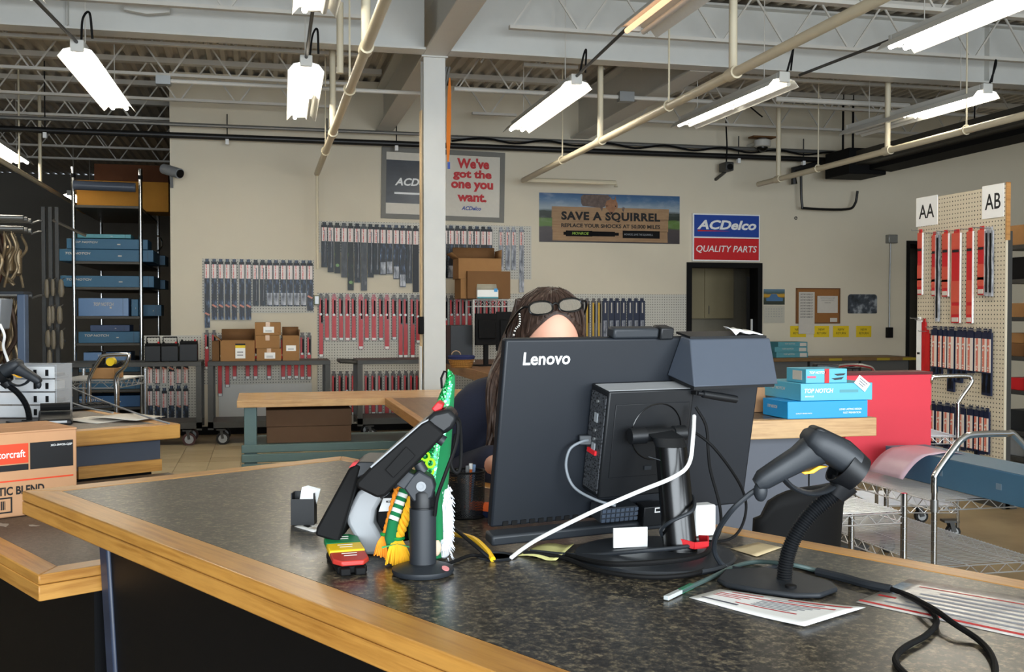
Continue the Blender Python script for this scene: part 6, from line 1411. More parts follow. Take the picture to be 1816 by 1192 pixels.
G().loft([circ(760, 991, 20), circ(760, 985, 30), circ(760, 950, 36, ry=34), circ(760, 900, 36, ry=33), circ(761, 864, 32), circ(762, 855, 20)]).obj('body', m_felt, t)
m_fluff = M('white_fluff', (226, 230, 236), .95, 0, .06, 80, .4)
g = G().loft([[P3(px, py) + V((.0, .004, 0)) + V((r / kg * math.cos(2 * math.pi * i / 16), 1.9 * r / kg * math.sin(2 * math.pi * i / 16), 0)) for i in range(16)] for px, py, r in ((786, 990, 5), (785, 984, 12), (786, 965, 16), (788, 930, 16), (787, 895, 14), (785, 868, 11), (784, 860, 6))])
r3 = random.Random(3)
for i in range(160):
    py = r3.uniform(862, 990); a = r3.uniform(-1.8, 1.8); w_ = 15 if py > 880 else 11
    c = P3(786 + w_ * math.cos(a), py, .004 + 1.9 * w_ / kg * math.sin(a)); g.tube([c, c + V((.004 * math.cos(a) + r3.uniform(-.002, .002), .004 * math.sin(a), -.007))], [.0012, .0004], 4)
g.obj('white_beard', m_fluff, t)
m_yarn = M('yellow_yarn', (246, 182, 30), .85, 0, .12, 80); m_yarno = M('orange_yarn', (244, 146, 30), .85, 0, .12, 80)
for (pts, mt, y, w_) in (((712, 856, 700, 900, 690, 940), m_yarno, -.03, 6), ((738, 872, 724, 905, 712, 944), m_yarn, -.045, 7)):
    br = G()
    for s in range(3):
        P_ = []
        for j in range(25):
            u = j / 24; px = pts[0] + (pts[4] - pts[0]) * u; py = pts[1] + (pts[5] - pts[1]) * u; ph = u * 16 + s * 2.094
            P_.append(P3(px + w_ * .75 * math.cos(ph), py, y + w_ / kg * .6 * math.sin(ph)))
        br.tube(P_, w_ / kg * .62, 6)
    b_ = br.obj('braid', mt, t)
    ts = G(); ex, ey = pts[4], pts[5]
    for j in range(16):
        a = (j / 15 - .5) * 2; L_ = 52 if mt is m_yarn else 44
        e_ = (ex + a * 22 + 1, ey + L_ - 6 * abs(a) - r3.uniform(0, 6))
        zc_ = max(.002, P3(*e_).z); pe = P3(*e_, y - .008 * math.cos(a) + r3.uniform(-.004, .008)); pe.z = zc_
        ts.tube(spline([P3(ex, ey - 4, y), P3(ex + a * 13, ey + 12, y - .008), pe], 4), .0016, 5)
    ts.obj('tassel', mt, b_)
    G().tube(arc(P3(ex, ey, y), .008, 0, 6.28, 12, (1, 0, 0), (0, 1, 0))[:-1], .003, 6, closed=True).obj('green_ribbon', M('ribbon_green', (20, 140, 60), .5), b_)
for a in ((-1, .2), (1, .12)): G().prism([f(712, 950), f(712 + a[0] * 26, 950 - 8 * a[1] + 6), f(712 + a[0] * 26, 950 + 8)], -.062, -.06, lambda x, y, q: (x, q, y)).obj('ribbon_end', M('ribbon_green', (0, 0, 0)), t)
arm = [P3(722, 862, -.036), P3(712, 885, -.044), P3(704, 912, -.048)]
m_wh = M('white_felt', (222, 226, 222), .9)
for j in range(8):
    a, b_ = arm[0].lerp(arm[2], j / 8), arm[0].lerp(arm[2], (j + 1) / 8); G().tube([a, b_], .0085, 12).obj('sleeve_stripe', m_wh if j % 2 else m_felt, t)
G().tube([P3(704, 912, -.044), P3(700, 945, -.044), P3(700, 962, -.042)], [.0085, .011, .007], 12).obj('mitten', m_felt, t)
G().tube([P3(776, 872, -.034), P3(778, 905, -.042), P3(778, 946, -.044)], [.009, .0095, .0105], 12).obj('green_sleeve', m_felt, t)
G().sph(P3(777, 960, -.045), (.008, .007, .014), 12, 8).obj('beige_hand', M('beige_felt', (222, 194, 168), .9), t)
G().tube([P3(797, 662), P3(788, 660), P3(783, 672), P3(784, 690)], .002, 5).obj('hat_loop', m_blackm, t)
# card holder, cards, badge card, tricolour puck
q = at_z(540, 934, ZC); F = camT(q + V((0, .022, .001))); t = thing('card_holder', 'small black business card holder on the counter', 'holder', F)
w, h, d, tk = .044, .06, .03, .002
G().bb((-w / 2, -d / 2, 0), (w / 2, d / 2, tk)).bb((-w / 2, -d / 2, tk), (w / 2, -d / 2 + tk, h * .82)).bb((-w / 2, d / 2 - tk, tk), (w / 2, d / 2, h)).bb((-w / 2, -d / 2 + tk, tk), (-w / 2 + tk, d / 2 - tk, h)).bb((w / 2 - tk, -d / 2 + tk, tk), (w / 2, d / 2 - tk, h)).obj('holder_body', m_black, t)
for i in range(5):
    G().box((.006 + .0012 * i, -.006 + .004 * i, .044), (.026, .0012, .05), Matrix.Rotation(.18 + .02 * i, 3, 'Y')).single('business_card', m_paper, f'white business card in the small black holder, {ordw(i)} from front', 'card', 'cards in the black holder', base=V((0, 0, 0))).matrix_world = F
quad('badge_card', [(522, 934), (548, 925), (580, 936), (556, 944)], 'white printed card lying beside the black card holder', None, .0008, 3, 3, marks=((.2, .5, .3, .6, m_ink), (.6, .85, .3, .6, m_pp)))
q = at_z(624, 1018, ZC); F = camT(q) @ Matrix.Rotation(rad(18), 4, 'Z'); t = thing('tricolour_puck', 'green, yellow and red striped sloping puck on a black foot', 'puck', F)
hw = .028
g = G().prism([(-hw + .006, 0), (hw - .004, 0), (hw - .002, .11), (-hw + .004, .11)], .0, .012).obj('black_foot', m_blackm, t, bevel=.003)
for x in (-.011, .012): G().bb((x - .008, -.012, 0), (x + .008, .01, .011)).obj('toe', m_blackm, t, bevel=.002)
for y0, y1, mt, c_ in ((-.004, .042, M('puck_red', (176, 48, 40), .45), 1), (.043, .08, M('puck_yellow', (232, 190, 20), .45), 0), (.081, .125, M('puck_green', (20, 116, 66), .45), 2)):
    P_ = [(-hw, y0), (hw, y0), (hw, y1), (-hw, y1)]
    if c_ == 1: P_ = [(-hw + .012, y0), (hw - .01, y0), (hw, y0 + .014), (hw, y1), (-hw, y1), (-hw, y0 + .014)]
    if c_ == 2: P_ = [(-hw, y0), (hw, y0), (hw, y1 - .014), (hw - .012, y1), (-hw + .012, y1), (-hw, y1 - .014)]
    zf = lambda y: .013 + (y + .004) * .10
    s_ = G(); n_ = len(P_); s_.add([(x, y, zf(y)) for x, y in P_] + [(x, y, zf(y) + .008 + (.002 if c_ != 1 else 0)) for x, y in P_], [tuple(reversed(range(n_))), tuple(range(n_, 2 * n_))] + [(i, (i + 1) % n_, n_ + (i + 1) % n_, n_ + i) for i in range(n_)])
    so = s_.obj('colour_plate', mt, t, bevel=.002)
    for r_ in range(2): G().box((0, (y0 + y1) / 2 + .006 - r_ * .011, zf((y0 + y1) / 2) + .0106 + (.001 - r_ * .001)), (.024 - .004 * r_, .003, .0006)).obj('printed_line', m_pp, so)
# pen cup with pens, orange pouch
q = at_z(828, 916, ZC); F = camT(q); t = thing('pen_cup', 'black mesh pen cup between gnome and monitor', 'cup', F)
m_mesh = bpy.data.materials.new('black_mesh'); k = NT(m_mesh); tc = k.coord((420, 420, 420)); ck = k.new('ShaderNodeTexChecker'); k.link(tc, ck.inputs[0]); ck.inputs['Scale'].default_value = 1
k.b.inputs['Base Color'].default_value = rgb((16, 16, 17)); k.link(k.math('SUBTRACT', 1.0, k.math('MULTIPLY', ck.outputs['Fac'], .55)), k.b.inputs['Alpha'])
G().lathe([(.034, .001), (.036, .09)], n=28, cap=False).obj('mesh_wall', m_mesh, t); G().lathe([(.0, .001), (.034, .001)], n=28).obj('cup_floor', m_blackm, t)
for z in (.002, .09): G().tube(arc((0, 0, z), .035, 0, 6.2832, 24, (1, 0, 0), (0, 1, 0))[:-1], .0022, 6, closed=True).obj('rim_wire', m_blackm, t)
for i, (px, py, mt, nm) in enumerate(((812, 832, m_dgrey, 'dark grey pen'), (829, 826, m_grey, 'grey pen'), (835, 822, M('orange_pen', (226, 110, 40), .4), 'orange pen with a pale cap'), (841, 824, M('pale_blue_pen', (120, 150, 190), .4), 'pale blue pen'))):
    top = F.inverted() @ at_d(px, py, 2.05 + .01 * i); b_ = V((top.x * .4, top.y * .3, .006))
    p = thing('pen', f'{nm} standing in the mesh pen cup', 'pen', F, 'pens in the cup'); G().tube([b_, top.lerp(b_, .12)], .0036, 8).obj('barrel', mt, p); G().tube([top.lerp(b_, .12), top], [.0042, .0036], 8).obj('cap', m_paper if i == 2 else mt, p)
q = at_z(852, 915, ZC); F = camT(q) @ Matrix.Rotation(rad(-30), 4, 'Z')
t = thing('orange_pouch', 'orange and navy pouch lying beside the pen cup', 'pouch', F)
G().loft([[(x * s_, y * s_, z) for x, y in ((-.03, -.012), (.03, -.012), (.034, 0), (.03, .012), (-.03, .012), (-.034, 0))] for z, s_ in ((0, .8), (.006, 1), (.012, 1))]).obj('navy_base', m_navy, t)
G().loft([[(x * s_, y * s_, z) for x, y in ((-.03, -.012), (.03, -.012), (.034, 0), (.03, .012), (-.03, .012), (-.034, 0))] for z, s_ in ((.0125, 1), (.02, 1), (.027, .7))]).obj('orange_top', M('orange_cloth', (230, 96, 36), .7), t)

# ================================================================ RIGHT SIDE: counter, boxes, carts
yr = 3.56; xr_ = at_z(1562, 742, ZC).x; x0 = 1.02
t = thing('side_counter', 'oak-edged counter with grey front at right, holding cyan boxes', 'counter', T((x0, yr, 0))); L = xr_ - x0
m_oakl = oak('pale_oak_edge', 0, (168, 124, 78), (214, 174, 122), .4)
G().bb((0, .05, ZC - .03), (L - .05, .5, ZC)).obj('laminate_top', m_lam, t); G().bb((0, 0, ZC - .07), (L, .05, ZC + .001)).obj('oak_front_edge', m_oakl, t, bevel=.003); G().bb((L - .05, .05, ZC - .07), (L, .5, ZC + .001)).obj('oak_end_edge', m_oaky, t, bevel=.003)
G().bb((0, .16, 0), (L - .2, .48, ZC - .07)).obj('grey_front_panel', M('slate_grey_panel', (84, 88, 98), .5), t); G().bb((L - .2, .2, 0), (L - .17, .47, ZC - .07)).obj('black_end_strip', m_blackm, t); G().bb((L - .17, .2, 0), (L - .06, .47, ZC - .07)).obj('end_panel', M('slate_grey_panel', (0, 0, 0)), t)
zz = ZC + .0015; yb = yr + .012
m_c1 = M('bright_cyan_card', (0, 148, 218), .4, 0, .04, 10); m_c2 = M('pale_cyan_card', (84, 176, 204), .4, 0, .05, 10)
for i, (p0, p1, hh, d, mt, lb) in enumerate(((1397, 1539, .066, .2, m_c1, 'bright blue flat box at the bottom of the stack on side counter'), (1420, 1547, .066, .3, m_c2, 'pale cyan flat box in the middle of the stack on side counter'), (1429, 1502, .054, .15, m_c2, 'small cyan brake pad box on top of the stack, side counter'))):
    xa, xb = at_y(p0, 700, yb).x, at_y(p1, 700, yb).x; w = xb - xa
    o = thing('brake_parts_box', lb, 'box', T(((xa + xb) / 2, yb, zz), (0, .0, .0)[i]), 'boxes stacked on the side counter')
    b_ = G().bb((-w / 2, 0, 0), (w / 2, d, hh)).obj('carton_body', mt, o, bevel=.002)
    if i == 0: txt('LONG LASTING DESIGN', w * .28, .007, m_paper, o, U(w * .28, hh * .5, -.0008)); txt('RUST PREVENTION', w * .22, .007, m_paper, o, U(w * .3, hh * .3, -.0008)); txt('QUALITY BRAKE PARTS', w * .2, .005, m_paper, o, U(-w * .3, hh * .3, -.0008))
    if i == 1: txt('TOP NOTCH', w * .4, .017, m_paper, o, U(-w * .25, hh * .58, -.0008), shear=.25, off=.03); txt('BRAKES', w * .12, .006, m_paper, o, U(-w * .38, hh * .26, -.0008)); G().bb((w * .04, -.0008, hh * .45), (w * .3, 0, hh * .62)).obj('pale_band', m_tealg, o)
    if i == 2:
        txt('TOP NOTCH', w * .4, .01, m_paper, o, U(-w * .22, hh * .75, -.0008), shear=.25, off=.03); G().bb((-w * .47, -.0008, hh * .36), (-w * .26, 0, hh * .5)).obj('pink_band', M('pink_print', (226, 90, 120), .5), o)
        G().bb((-w * .05, -.0012, 0), (w * .06, 0, hh)).obj('red_ribbon_print', m_red, o)
        for s in (0, 1): G().prism([(w * (.12 + .06 * s), hh * (.32 + .3 * s)), (w * (.2 + .06 * s), hh * (.2 + .3 * s)), (w * (.36 + .06 * s), hh * (.24 + .3 * s)), (w * (.42 + .04 * s), hh * (.42 + .25 * s)), (w * (.26 + .05 * s), hh * (.36 + .3 * s))], -.0014, 0, lambda x, y, q: (x, q, y)).obj('printed_brake_pad', m_char, o)
        G().bb((-w / 2 - .0012, .03, hh * .2), (-w / 2, .1, hh * .85)).obj('side_label', m_pp, o)
    else: txt('TOP NOTCH', d * .4, .012, m_pp, o, T((-w / 2 - .0008, d * .6, hh * .6)) @ SIDE, shear=.25)
    zz += hh + .001
xa = at_y(1348, 700, yr + .3).x; G().bb((xa - .025, yr + .3, ZC + .001), (xa + .025, yr + .36, ZC + .1)).single('tan_carton', m_cardl, 'small tan carton left of the boxes on side counter', 'box', bevel=.002)
G().grid(lambda u, v: (at_z(1338, 728, ZC).x + (u - .5) * .1, at_z(1338, 728, ZC).y + (v - .5) * .12, ZC + .002 + .003 * math.sin(u * 6)), 5, 3).single('paper_sheet', m_pp, 'white paper by the tan carton on side counter', 'paper', solid=.0006)
# wire carts
def wire_shelf(t, w, d, z, x0=0, y0=0, pitch=.026, lengthwise=True, mat=m_chrome):
    g = G()
    for zo in (0, -.045):
        for a, b_ in (((0, 0), (w, 0)), ((w, 0), (w, d)), ((w, d), (0, d)), ((0, d), (0, 0))): g.tube([(x0 + a[0], y0 + a[1], z + zo), (x0 + b_[0], y0 + b_[1], z + zo)], .0035, 6)
    for a, b_ in (((0, 0), (w, 0)), ((0, 0), (0, d)), ((w, 0), (w, d)), ((0, d), (w, d))):
        L_ = math.hypot(b_[0] - a[0], b_[1] - a[1]); n = max(4, int(L_ / .045) // 2 * 2)
        g.tube([(x0 + a[0] + (b_[0] - a[0]) * i / n, y0 + a[1] + (b_[1] - a[1]) * i / n, z - (.045 if i % 2 else 0)) for i in range(n + 1)], .003, 5)
    f_ = g.obj('shelf_frame', mat, t)
    g = G()
    n = int((d if lengthwise else w) / pitch)
    for i in range(1, n):
        if lengthwise: g.tube([(x0, y0 + d * i / n, z + .004), (x0 + w, y0 + d * i / n, z + .004)], .0026, 5)
        else: g.tube([(x0 + w * i / n, y0, z + .004), (x0 + w * i / n, y0 + d, z + .004)], .0026, 5)
    for j in (1, 2): g.tube([(x0 + w * j / 3, y0, z - .002), (x0 + w * j / 3, y0 + d, z - .002)] if lengthwise else [(x0, y0 + d * j / 3, z - .002), (x0 + w, y0 + d * j / 3, z - .002)], .003, 5)
    o = g.obj('wire_deck', mat, f_); o['kind'] = 'stuff'
m_cw = M('bright_chrome_wire', (214, 216, 220), .28, .85)
def wpost(t, x, y, z0, z1, r=.0145):
    p = G().tube([(x, y, z0), (x, y, z1)], r, 12).obj('post', m_chrome, t)
    g = G()
    for i in range(int((z1 - z0) / .05)): g.tube([(x, y, z0 + .03 + i * .05), (x, y, z0 + .033 + i * .05)], r + .0006, 12)
    g.obj('post_rings', m_steel, p)
z1s = .576; a = at_z(1657, 890, z1s); xA, yA = a.x, a.y; wA, dA = .62, 1.35
t = thing('wire_cart', 'chrome wire cart carrying the long blue box at right', 'cart', T((xA, yA, 0)))
for x in (0, wA):
    for y in (0, dA): wpost(t, x, y, .1, .7 if y == 0 else .62); caster(t, (x + (.03 if x == 0 else -.03), y + (.03 if y == 0 else -.03), 0), .045)
wire_shelf(t, wA, dA, z1s, mat=m_cw); wire_shelf(t, wA, dA, .25, mat=m_cw)
G().tube(spline([(0, 0, .62), (0, 0, .68), (.012, 0, .72), (.11, 0, .84), (.16, -.0, .885), (.22, 0, .9), (wA - .22, 0, .9), (wA - .16, 0, .885), (wA - .012, 0, .72), (wA, 0, .62)], 8), .0165, 14).obj('push_handle', m_chrome, t)
for x in (0, wA): G().tube([(x, 0, z1s - .05), (x, 0, z1s + .01)], .019, 12).obj('shelf_collar', m_steel, t)
# cart B
zB = .6; a = at_z(1603, 910, zB); xB1, yB = a.x, a.y; xB0 = 1.62
t = thing('wire_trolley', 'lower chrome wire trolley behind the black chair', 'cart', T((xB0, yB, 0))); wB, dB = xB1 - xB0, .43
for x in (0, wB):
    for y in (0, dB): wpost(t, x, y, .1, .69); caster(t, (x + (.03 if x == 0 else -.03), y + (.03 if y == 0 else -.03), 0), .045)
wire_shelf(t, wB, dB, zB, mat=m_cw); wire_shelf(t, wB, dB, .2, mat=m_cw)
# long blue box on cart A, plastic sheet draped over its end, red box behind
xb, yb0, yb1 = xA + .27, yA - .42, yA + .83; zz = z1s + .008
t = thing('long_blue_box', 'long dusty blue box lying on the chrome wire cart', 'box', T((xb, (yb0 + yb1) / 2, zz)))
Lb = yb1 - yb0; m_lb = M('dusty_blue_card', (70, 114, 144), .5, 0, .08, 8)
G().bb((0, -Lb / 2, 0), (.26, Lb / 2, .155)).obj('carton_body', m_lb, t, bevel=.005)
G().bb((0, -Lb / 2, .155), (.26, Lb / 2, .157)).obj('dusty_top', M('dusty_blue_top', (104, 130, 148), .6), t)
txt('TOP NOTCH', .16, .02, m_pp, t, T((-.001, Lb / 2 - .2, .1)) @ SIDE, shear=.2)
for y in (Lb / 2 - .5, -Lb / 2 + .3): G().bb((-.0012, y - .02, .06), (0, y + .02, .09)).obj('grey_label', M('faded_label', (120, 142, 160), .6), t)
m_pk = M('pink_plastic_sheet', (222, 190, 204), .3, alpha=.85)
def drape(u, v):
    y = (yb1 - .1 - .33 * v); s = u * .5
    if s < .2: return (xb + .2 - s, y, zz + .158 + .012 * math.sin(s / .2 * 3))
    s -= .2; a = min(1, s / .3); return (xb - .012 - .15 * a, y + .02 * a, zz + .162 - .03 * a - .1 * a * a)
o = G().grid(drape, 16, 6).single('plastic_sheet', m_pk, 'pinkish clear plastic sheet draped over the long blue box', 'sheet', solid=.0008)
a = at_y(1652, 700, yA + .98); c = at_y(1500, 700, yA + .98); zt = at_y(1600, 664, yA + .98).z
t = thing('red_box', 'tall flat red cardboard box standing on the wire cart', 'box', T((c.x, yA + .98, zz)))
wr = a.x - c.x; hr = zt - zz
t.location.x = a.x - wr
m_rb = M('red_carton', (230, 62, 78), .55, 0, .05, 5)
G().bb((0, 0, 0), (wr, .16, hr - .002)).obj('carton_body', m_rb, t, bevel=.003); G().bb((-.004, -.004, hr - .002), (wr + .004, .165, hr + .014)).obj('dark_red_lid', M('dark_red_lid', (96, 30, 32), .5), t)
g = G()
for z in (.1, .34, .5): g.bb((wr - .008, -.002, z), (wr, 0, z + .03))
g.obj('slot_marks', m_cardd, t)
p = at_y(1529, 680, yA + .97); G().box((p.x - t.location.x, -.005, p.z - zz + .004), (.075, .0012, .055), Matrix.Rotation(rad(38), 3, 'Y')).obj('white_tag', m_paper, t, label=None) if False else None
p = at_y(1529, 680, yb - .004); tg = thing('price_tag', 'white handwritten tag tilted at the right end of the cyan stack', 'tag', T(p) @ Matrix.Rotation(rad(38), 4, 'Y'))
G().box((0, 0, 0), (.058, .0012, .038)).obj('tag_sheet', m_paper, tg)
for i in range(3): G().box((0, -.001, .01 - i * .009), (.04 - .008 * i, .0008, .0025)).obj('printed_line', m_navy, tg)
# far chrome cart handle in front of the pegboard, and a dark one by the red box
q = at_d(1722, 700, 6.9); q.z = 0; t = thing('wire_cart', 'chrome cart with bent handle in front of AA pegboard', 'cart', camT(q)); kk = 1850 / 6.9
f = lambda px, py: V(((px - 1722) / kk, 0, EYE - (py - 556) / kk))
G().tube(spline([f(1699, 860), f(1699, 730), f(1701, 712), f(1722, 680), f(1722, 672), f(1715, 667), f(1660, 668), f(1652, 672), f(1646, 690)], 6), .014, 10).obj('push_handle', m_chrome, t)
for dx in (-.62, -.08):
    for y in (0, .6): G().tube([(dx, y, .08), (dx, y, .72)], .0125, 8).obj('post', m_chrome, t)
for dx in (-.58, -.12):
    for y in (.03, .57): caster(t, (dx, y, 0), .045)
wire_shelf(t, .54, .6, .68, -.62, 0, mat=m_cw); wire_shelf(t, .54, .6, .22, -.62, 0, mat=m_cw)
q = at_d(1490, 655, 6.6); q.z = 0; t = thing('hand_trolley', 'dark handled trolley showing just above the cyan boxes', 'cart', camT(q)); kk = 1850 / 6.6
f = lambda px, py, y=0: V(((px - 1490) / kk, y, EYE - (py - 556) / kk))
G().bar(f(1444, 648), f(1520, 651), .1, .025).obj('top_pad', m_black, t, bevel=.008); G().tube(spline([f(1470, 660), f(1490, 648, -.05), f(1530, 649, -.05), f(1546, 662, -.05), f(1548, 720, -.05)], 5), .012, 8).obj('handle', m_chrome, t)
for px in (1450, 1515): G().tube([f(px, 650), V((f(px, 650).x, 0, .06))], .014, 8).obj('post', m_dgrey, t)
G().bb((f(1440, 0).x, -.2, .04), (f(1525, 0).x, .2, .07)).obj('deck', m_dgrey, t)
for px in (1446, 1519):
    for y in (-.15, .15): G().tube([(f(px, 0).x - .012, y, .022), (f(px, 0).x + .012, y, .022)], .022, 12).obj('wheel', m_rub, t)
# black chair behind the counter
q = at_d(1458, 900, 2.95); q.z = 0; t = thing('office_chair', 'black plastic chair back showing over the counter edge', 'chair', camT(q) @ Matrix.Rotation(rad(38), 4, 'Z'))
hz = EYE - (862 - 556) / 1850 * 2.95
def shell(u, v):
    x = (u - .5) * .40; z = hz - .42 * (1 - v); x *= (1 - .25 * max(0, v - .8) / .2 * .6); return (x, .1 * (x / .18) ** 2 * .6 + .03 * (1 - v), z - (.035 * (abs(u - .5) * 2) ** 4 if v > .8 else 0))
G().grid(shell, 14, 10).obj('backrest', m_blackm, t, solid=.022)
G().loft([[(r_ * x, -.2 + r_ * y, z) for x, y in ((-.22, -.2), (.22, -.2), (.24, .0), (.2, .22), (-.2, .22), (-.24, 0))] for z, r_ in ((.5, .9), (.53, 1), (.57, .97))]).obj('seat', m_blackm, t)
G().bar((0, .03, hz - .4), (0, -.1, .5), .06, .02).obj('back_support', m_blackm, t); G().tube([(0, -.2, .08), (0, -.2, .5)], .025, 12).obj('gas_column', m_dgrey, t)
for i in range(5):
    a = i * 1.2566; l_ = G().bar((0, -.2, .09), (.26 * math.cos(a), -.2 + .26 * math.sin(a), .07), .04, .025).obj('base_leg', m_blackm, t); G().sph((.26 * math.cos(a), -.2 + .26 * math.sin(a), .03), (.03, .03, .03), 10, 6).obj('castor_wheel', m_rub, l_)
# ================================================================ LEFT: chrome cart with handle, tape gun on a carton
dL_ = 6.3; kk = 1850 / dL_; q = at_d(195, 680, dL_); q.z = 0; t = thing('wire_cart', 'chrome wire cart with tall handle behind the left counter', 'cart', camT(q))
f = lambda px, py, y=0: V(((px - 195) / kk, y, EYE - (py - 556) / kk))
G().tube(spline([f(158, 760), f(158, 690), f(160, 668), f(176, 640), f(186, 631), f(222, 629), f(229, 632), f(222, 650), f(206, 668), f(206, 700), f(206, 760)], 6), .012, 10).obj('push_handle', m_chrome, t)
zs1 = f(0, 676).z
for dx in (f(88, 0).x, f(206, 0).x):
    for y in (0.02, .5): G().tube([(dx, y, .09), (dx, y, zs1 + .05)], .0125, 8).obj('post', m_chrome, t)
wire_shelf(t, f(206, 0).x - f(88, 0).x, .48, zs1, f(88, 0).x, .02, mat=m_alu); wire_shelf(t, f(206, 0).x - f(88, 0).x, .48, .3, f(88, 0).x, .02, mat=m_alu)
for dx in (f(92, 0).x, f(202, 0).x):
    for y in (.04, .48): caster(t, (dx, y, 0), .04)
cF = camT(q) @ Matrix.Translation((f(171, 0).x, .16, zs1 + .008)); wb = 44 / kk; hb = 19 / kk
carton('cardboard_box', 'small brown carton under the tape gun on left wire cart', cF, wb, .16, hb, m_card, tape=False)
g3 = camT(q) @ Matrix.Translation((f(171, 0).x, .16, zs1 + .0095 + hb)); t = thing('tape_gun', 'black tape gun with yellow roll standing on the small brown carton', 'tape gun', g3)
G().bb((-.08, -.02, .0), (.07, .02, .02)).bar((.07, 0, .01), (.1, 0, .03), .03, .02).obj('gun_frame', m_blackm, t); G().tube(spline([(-.03, 0, .015), (-.02, 0, .06), (-.015, 0, .1)]), [.016] * 4 + [.015] * 4 + [.013] * 5, 10).obj('grip', m_blackm, t)
G().tube([(.03, -.022, .035), (.03, .022, .035)], .026, 16).obj('yellow_roll', M('tape_yellow', (222, 190, 30), .4), t)
for i, (p_) in enumerate((((100, 676, 5.2), (170, 706, 4.6), (250, 736, 3.85), (300, 751, 3.68)), ((85, 700, 4.4), (150, 722, 4.15), (200, 732, 3.95)))):
    cable(p_, .0035, m_grey, f'thin grey cable sagging over the left counter, {("upper", "lower")[i]} one', 'grey_cable')
# ================================================================ THE CASHIER
m_skin = M('skin', (226, 168, 142), .55, 0, .05, 30); m_hair = streak('dark_brown_hair', [(.3, (38, 28, 24)), (.55, (66, 50, 42)), (.75, (104, 86, 74))], (60, 60, 8)); m_hair.node_tree.nodes['Principled BSDF'].inputs['Roughness'].default_value = .45
m_swt = M('navy_sweater', (26, 30, 48), .9, 0, .12, 50, .25); m_jean = M('dark_trousers', (34, 36, 46), .9, 0, .1, 60, .2)
PF = camT(plan(.098, 2.70, 0)); PFi = PF.inverted()
person = thing('person', 'person in navy sweater, long brown hair, head bowed behind the monitor', 'person', PF)
def skin(name, joints, edges, mat, root, levels=2):
    """joints: name -> (x,y,z,rx,ry)"""
    bm = bmesh.new(); ly = bm.verts.layers.skin.verify(); vv = {}
    for nme, (x, y, z, a, b_) in joints.items():
        v = bm.verts.new((x, y, z)); v[ly].radius = (a, b_); vv[nme] = v
    vv[root][ly].use_root = True
    for a, b_ in edges: bm.edges.new((vv[a], vv[b_]))
    me = bpy.data.meshes.new(name); bm.to_mesh(me); bm.free(); me.materials.append(mat)
    o = bpy.data.objects.new(name, me); C.objects.link(o); o.parent = person
    s = o.modifiers.new('skin', 'SKIN'); s.use_smooth_shade = True
    x = o.modifiers.new('sub', 'SUBSURF'); x.levels = levels; x.render_levels = levels
    return o
def chain(names): return list(zip(names, names[1:]))
J = {'pelvis': (0, .03, .86, .13, .10), 'belly': (0, .02, .98, .115, .09), 'chest': (0, .0, 1.14, .125, .095), 'collar': (0, .0, 1.27, .07, .06), 'neck': (.0, -.012, 1.32, .043, .045), 'skull': (.005, -.03, 1.39, .05, .06)}
E_ = chain(['pelvis', 'belly', 'chest', 'collar', 'neck', 'skull'])
for s, n_ in ((-1, 'l'), (1, 'r')):
    J.update({n_ + 'sh': (s * .165, .0, 1.25, .052, .052), n_ + 'el': (s * .235, .05, 1.06, .038, .04), n_ + 'wr': (s * .13, -.245, 1.148, .024, .026), n_ + 'pa': (s * .105, -.32, 1.14, .02, .032),
              n_ + 'hip': (s * .085, .03, .82, .085, .085), n_ + 'kn': (s * .09, .0, .46, .055, .06), n_ + 'an': (s * .095, .05, .09, .036, .04), n_ + 'toe': (s * .105, -.1, .04, .035, .03)})
    E_ += chain(['collar', n_ + 'sh', n_ + 'el', n_ + 'wr', n_ + 'pa']) + chain(['pelvis', n_ + 'hip', n_ + 'kn', n_ + 'an', n_ + 'toe'])
    for i, (dx, L_) in enumerate(((-.03, .058), (-.01, .068), (.01, .064), (.03, .05))):
        a, b_, c = n_ + f'f{i}a', n_ + f'f{i}b', n_ + f'f{i}c'
        J[a] = (s * .102 + dx, -.35, 1.142, .0095, .0095); J[b_] = (s * .1 + dx * 1.15, -.35 - L_ * .55, 1.14, .0085, .0085); J[c] = (s * .098 + dx * 1.2, -.35 - L_, 1.125, .0075, .0075)
        E_ += chain([n_ + 'pa', a, b_, c])
    J[n_ + 't1'] = (s * .105 - s * .038, -.305, 1.128, .011, .011); J[n_ + 't2'] = (s * .105 - s * .06, -.34, 1.12, .0085, .0085)
    E_ += chain([n_ + 'pa', n_ + 't1', n_ + 't2'])
skin('body', J, E_, m_skin, 'pelvis')
SJ = {'hem': (0, .03, .79, .165, .14), 'waist': (0, .03, .88, .15, .125), 'belly': (0, .02, .98, .145, .115), 'chest': (0, .0, 1.14, .15, .118), 'collar': (0, .004, 1.265, .095, .085), 'neck': (0, -.006, 1.315, .06, .06)}
SE = chain(['hem', 'waist', 'belly', 'chest', 'collar', 'neck'])
for s, n_ in ((-1, 'l'), (1, 'r')):
    SJ.update({n_ + 'sh': (s * .185, .002, 1.272, .088, .088), n_ + 'ua': (s * .235, .03, 1.16, .08, .08), n_ + 'el': (s * .25, .06, 1.06, .07, .07), n_ + 'fa': (s * .185, -.095, 1.108, .055, .055), n_ + 'wr': (s * .135, -.225, 1.155, .042, .042)})
    SE += chain(['collar', n_ + 'sh', n_ + 'ua', n_ + 'el', n_ + 'fa', n_ + 'wr'])
skin('sweater', SJ, SE, m_swt, 'chest')
TJ = {'pelvis': (0, .03, .86, .14, .11)}; TE = []
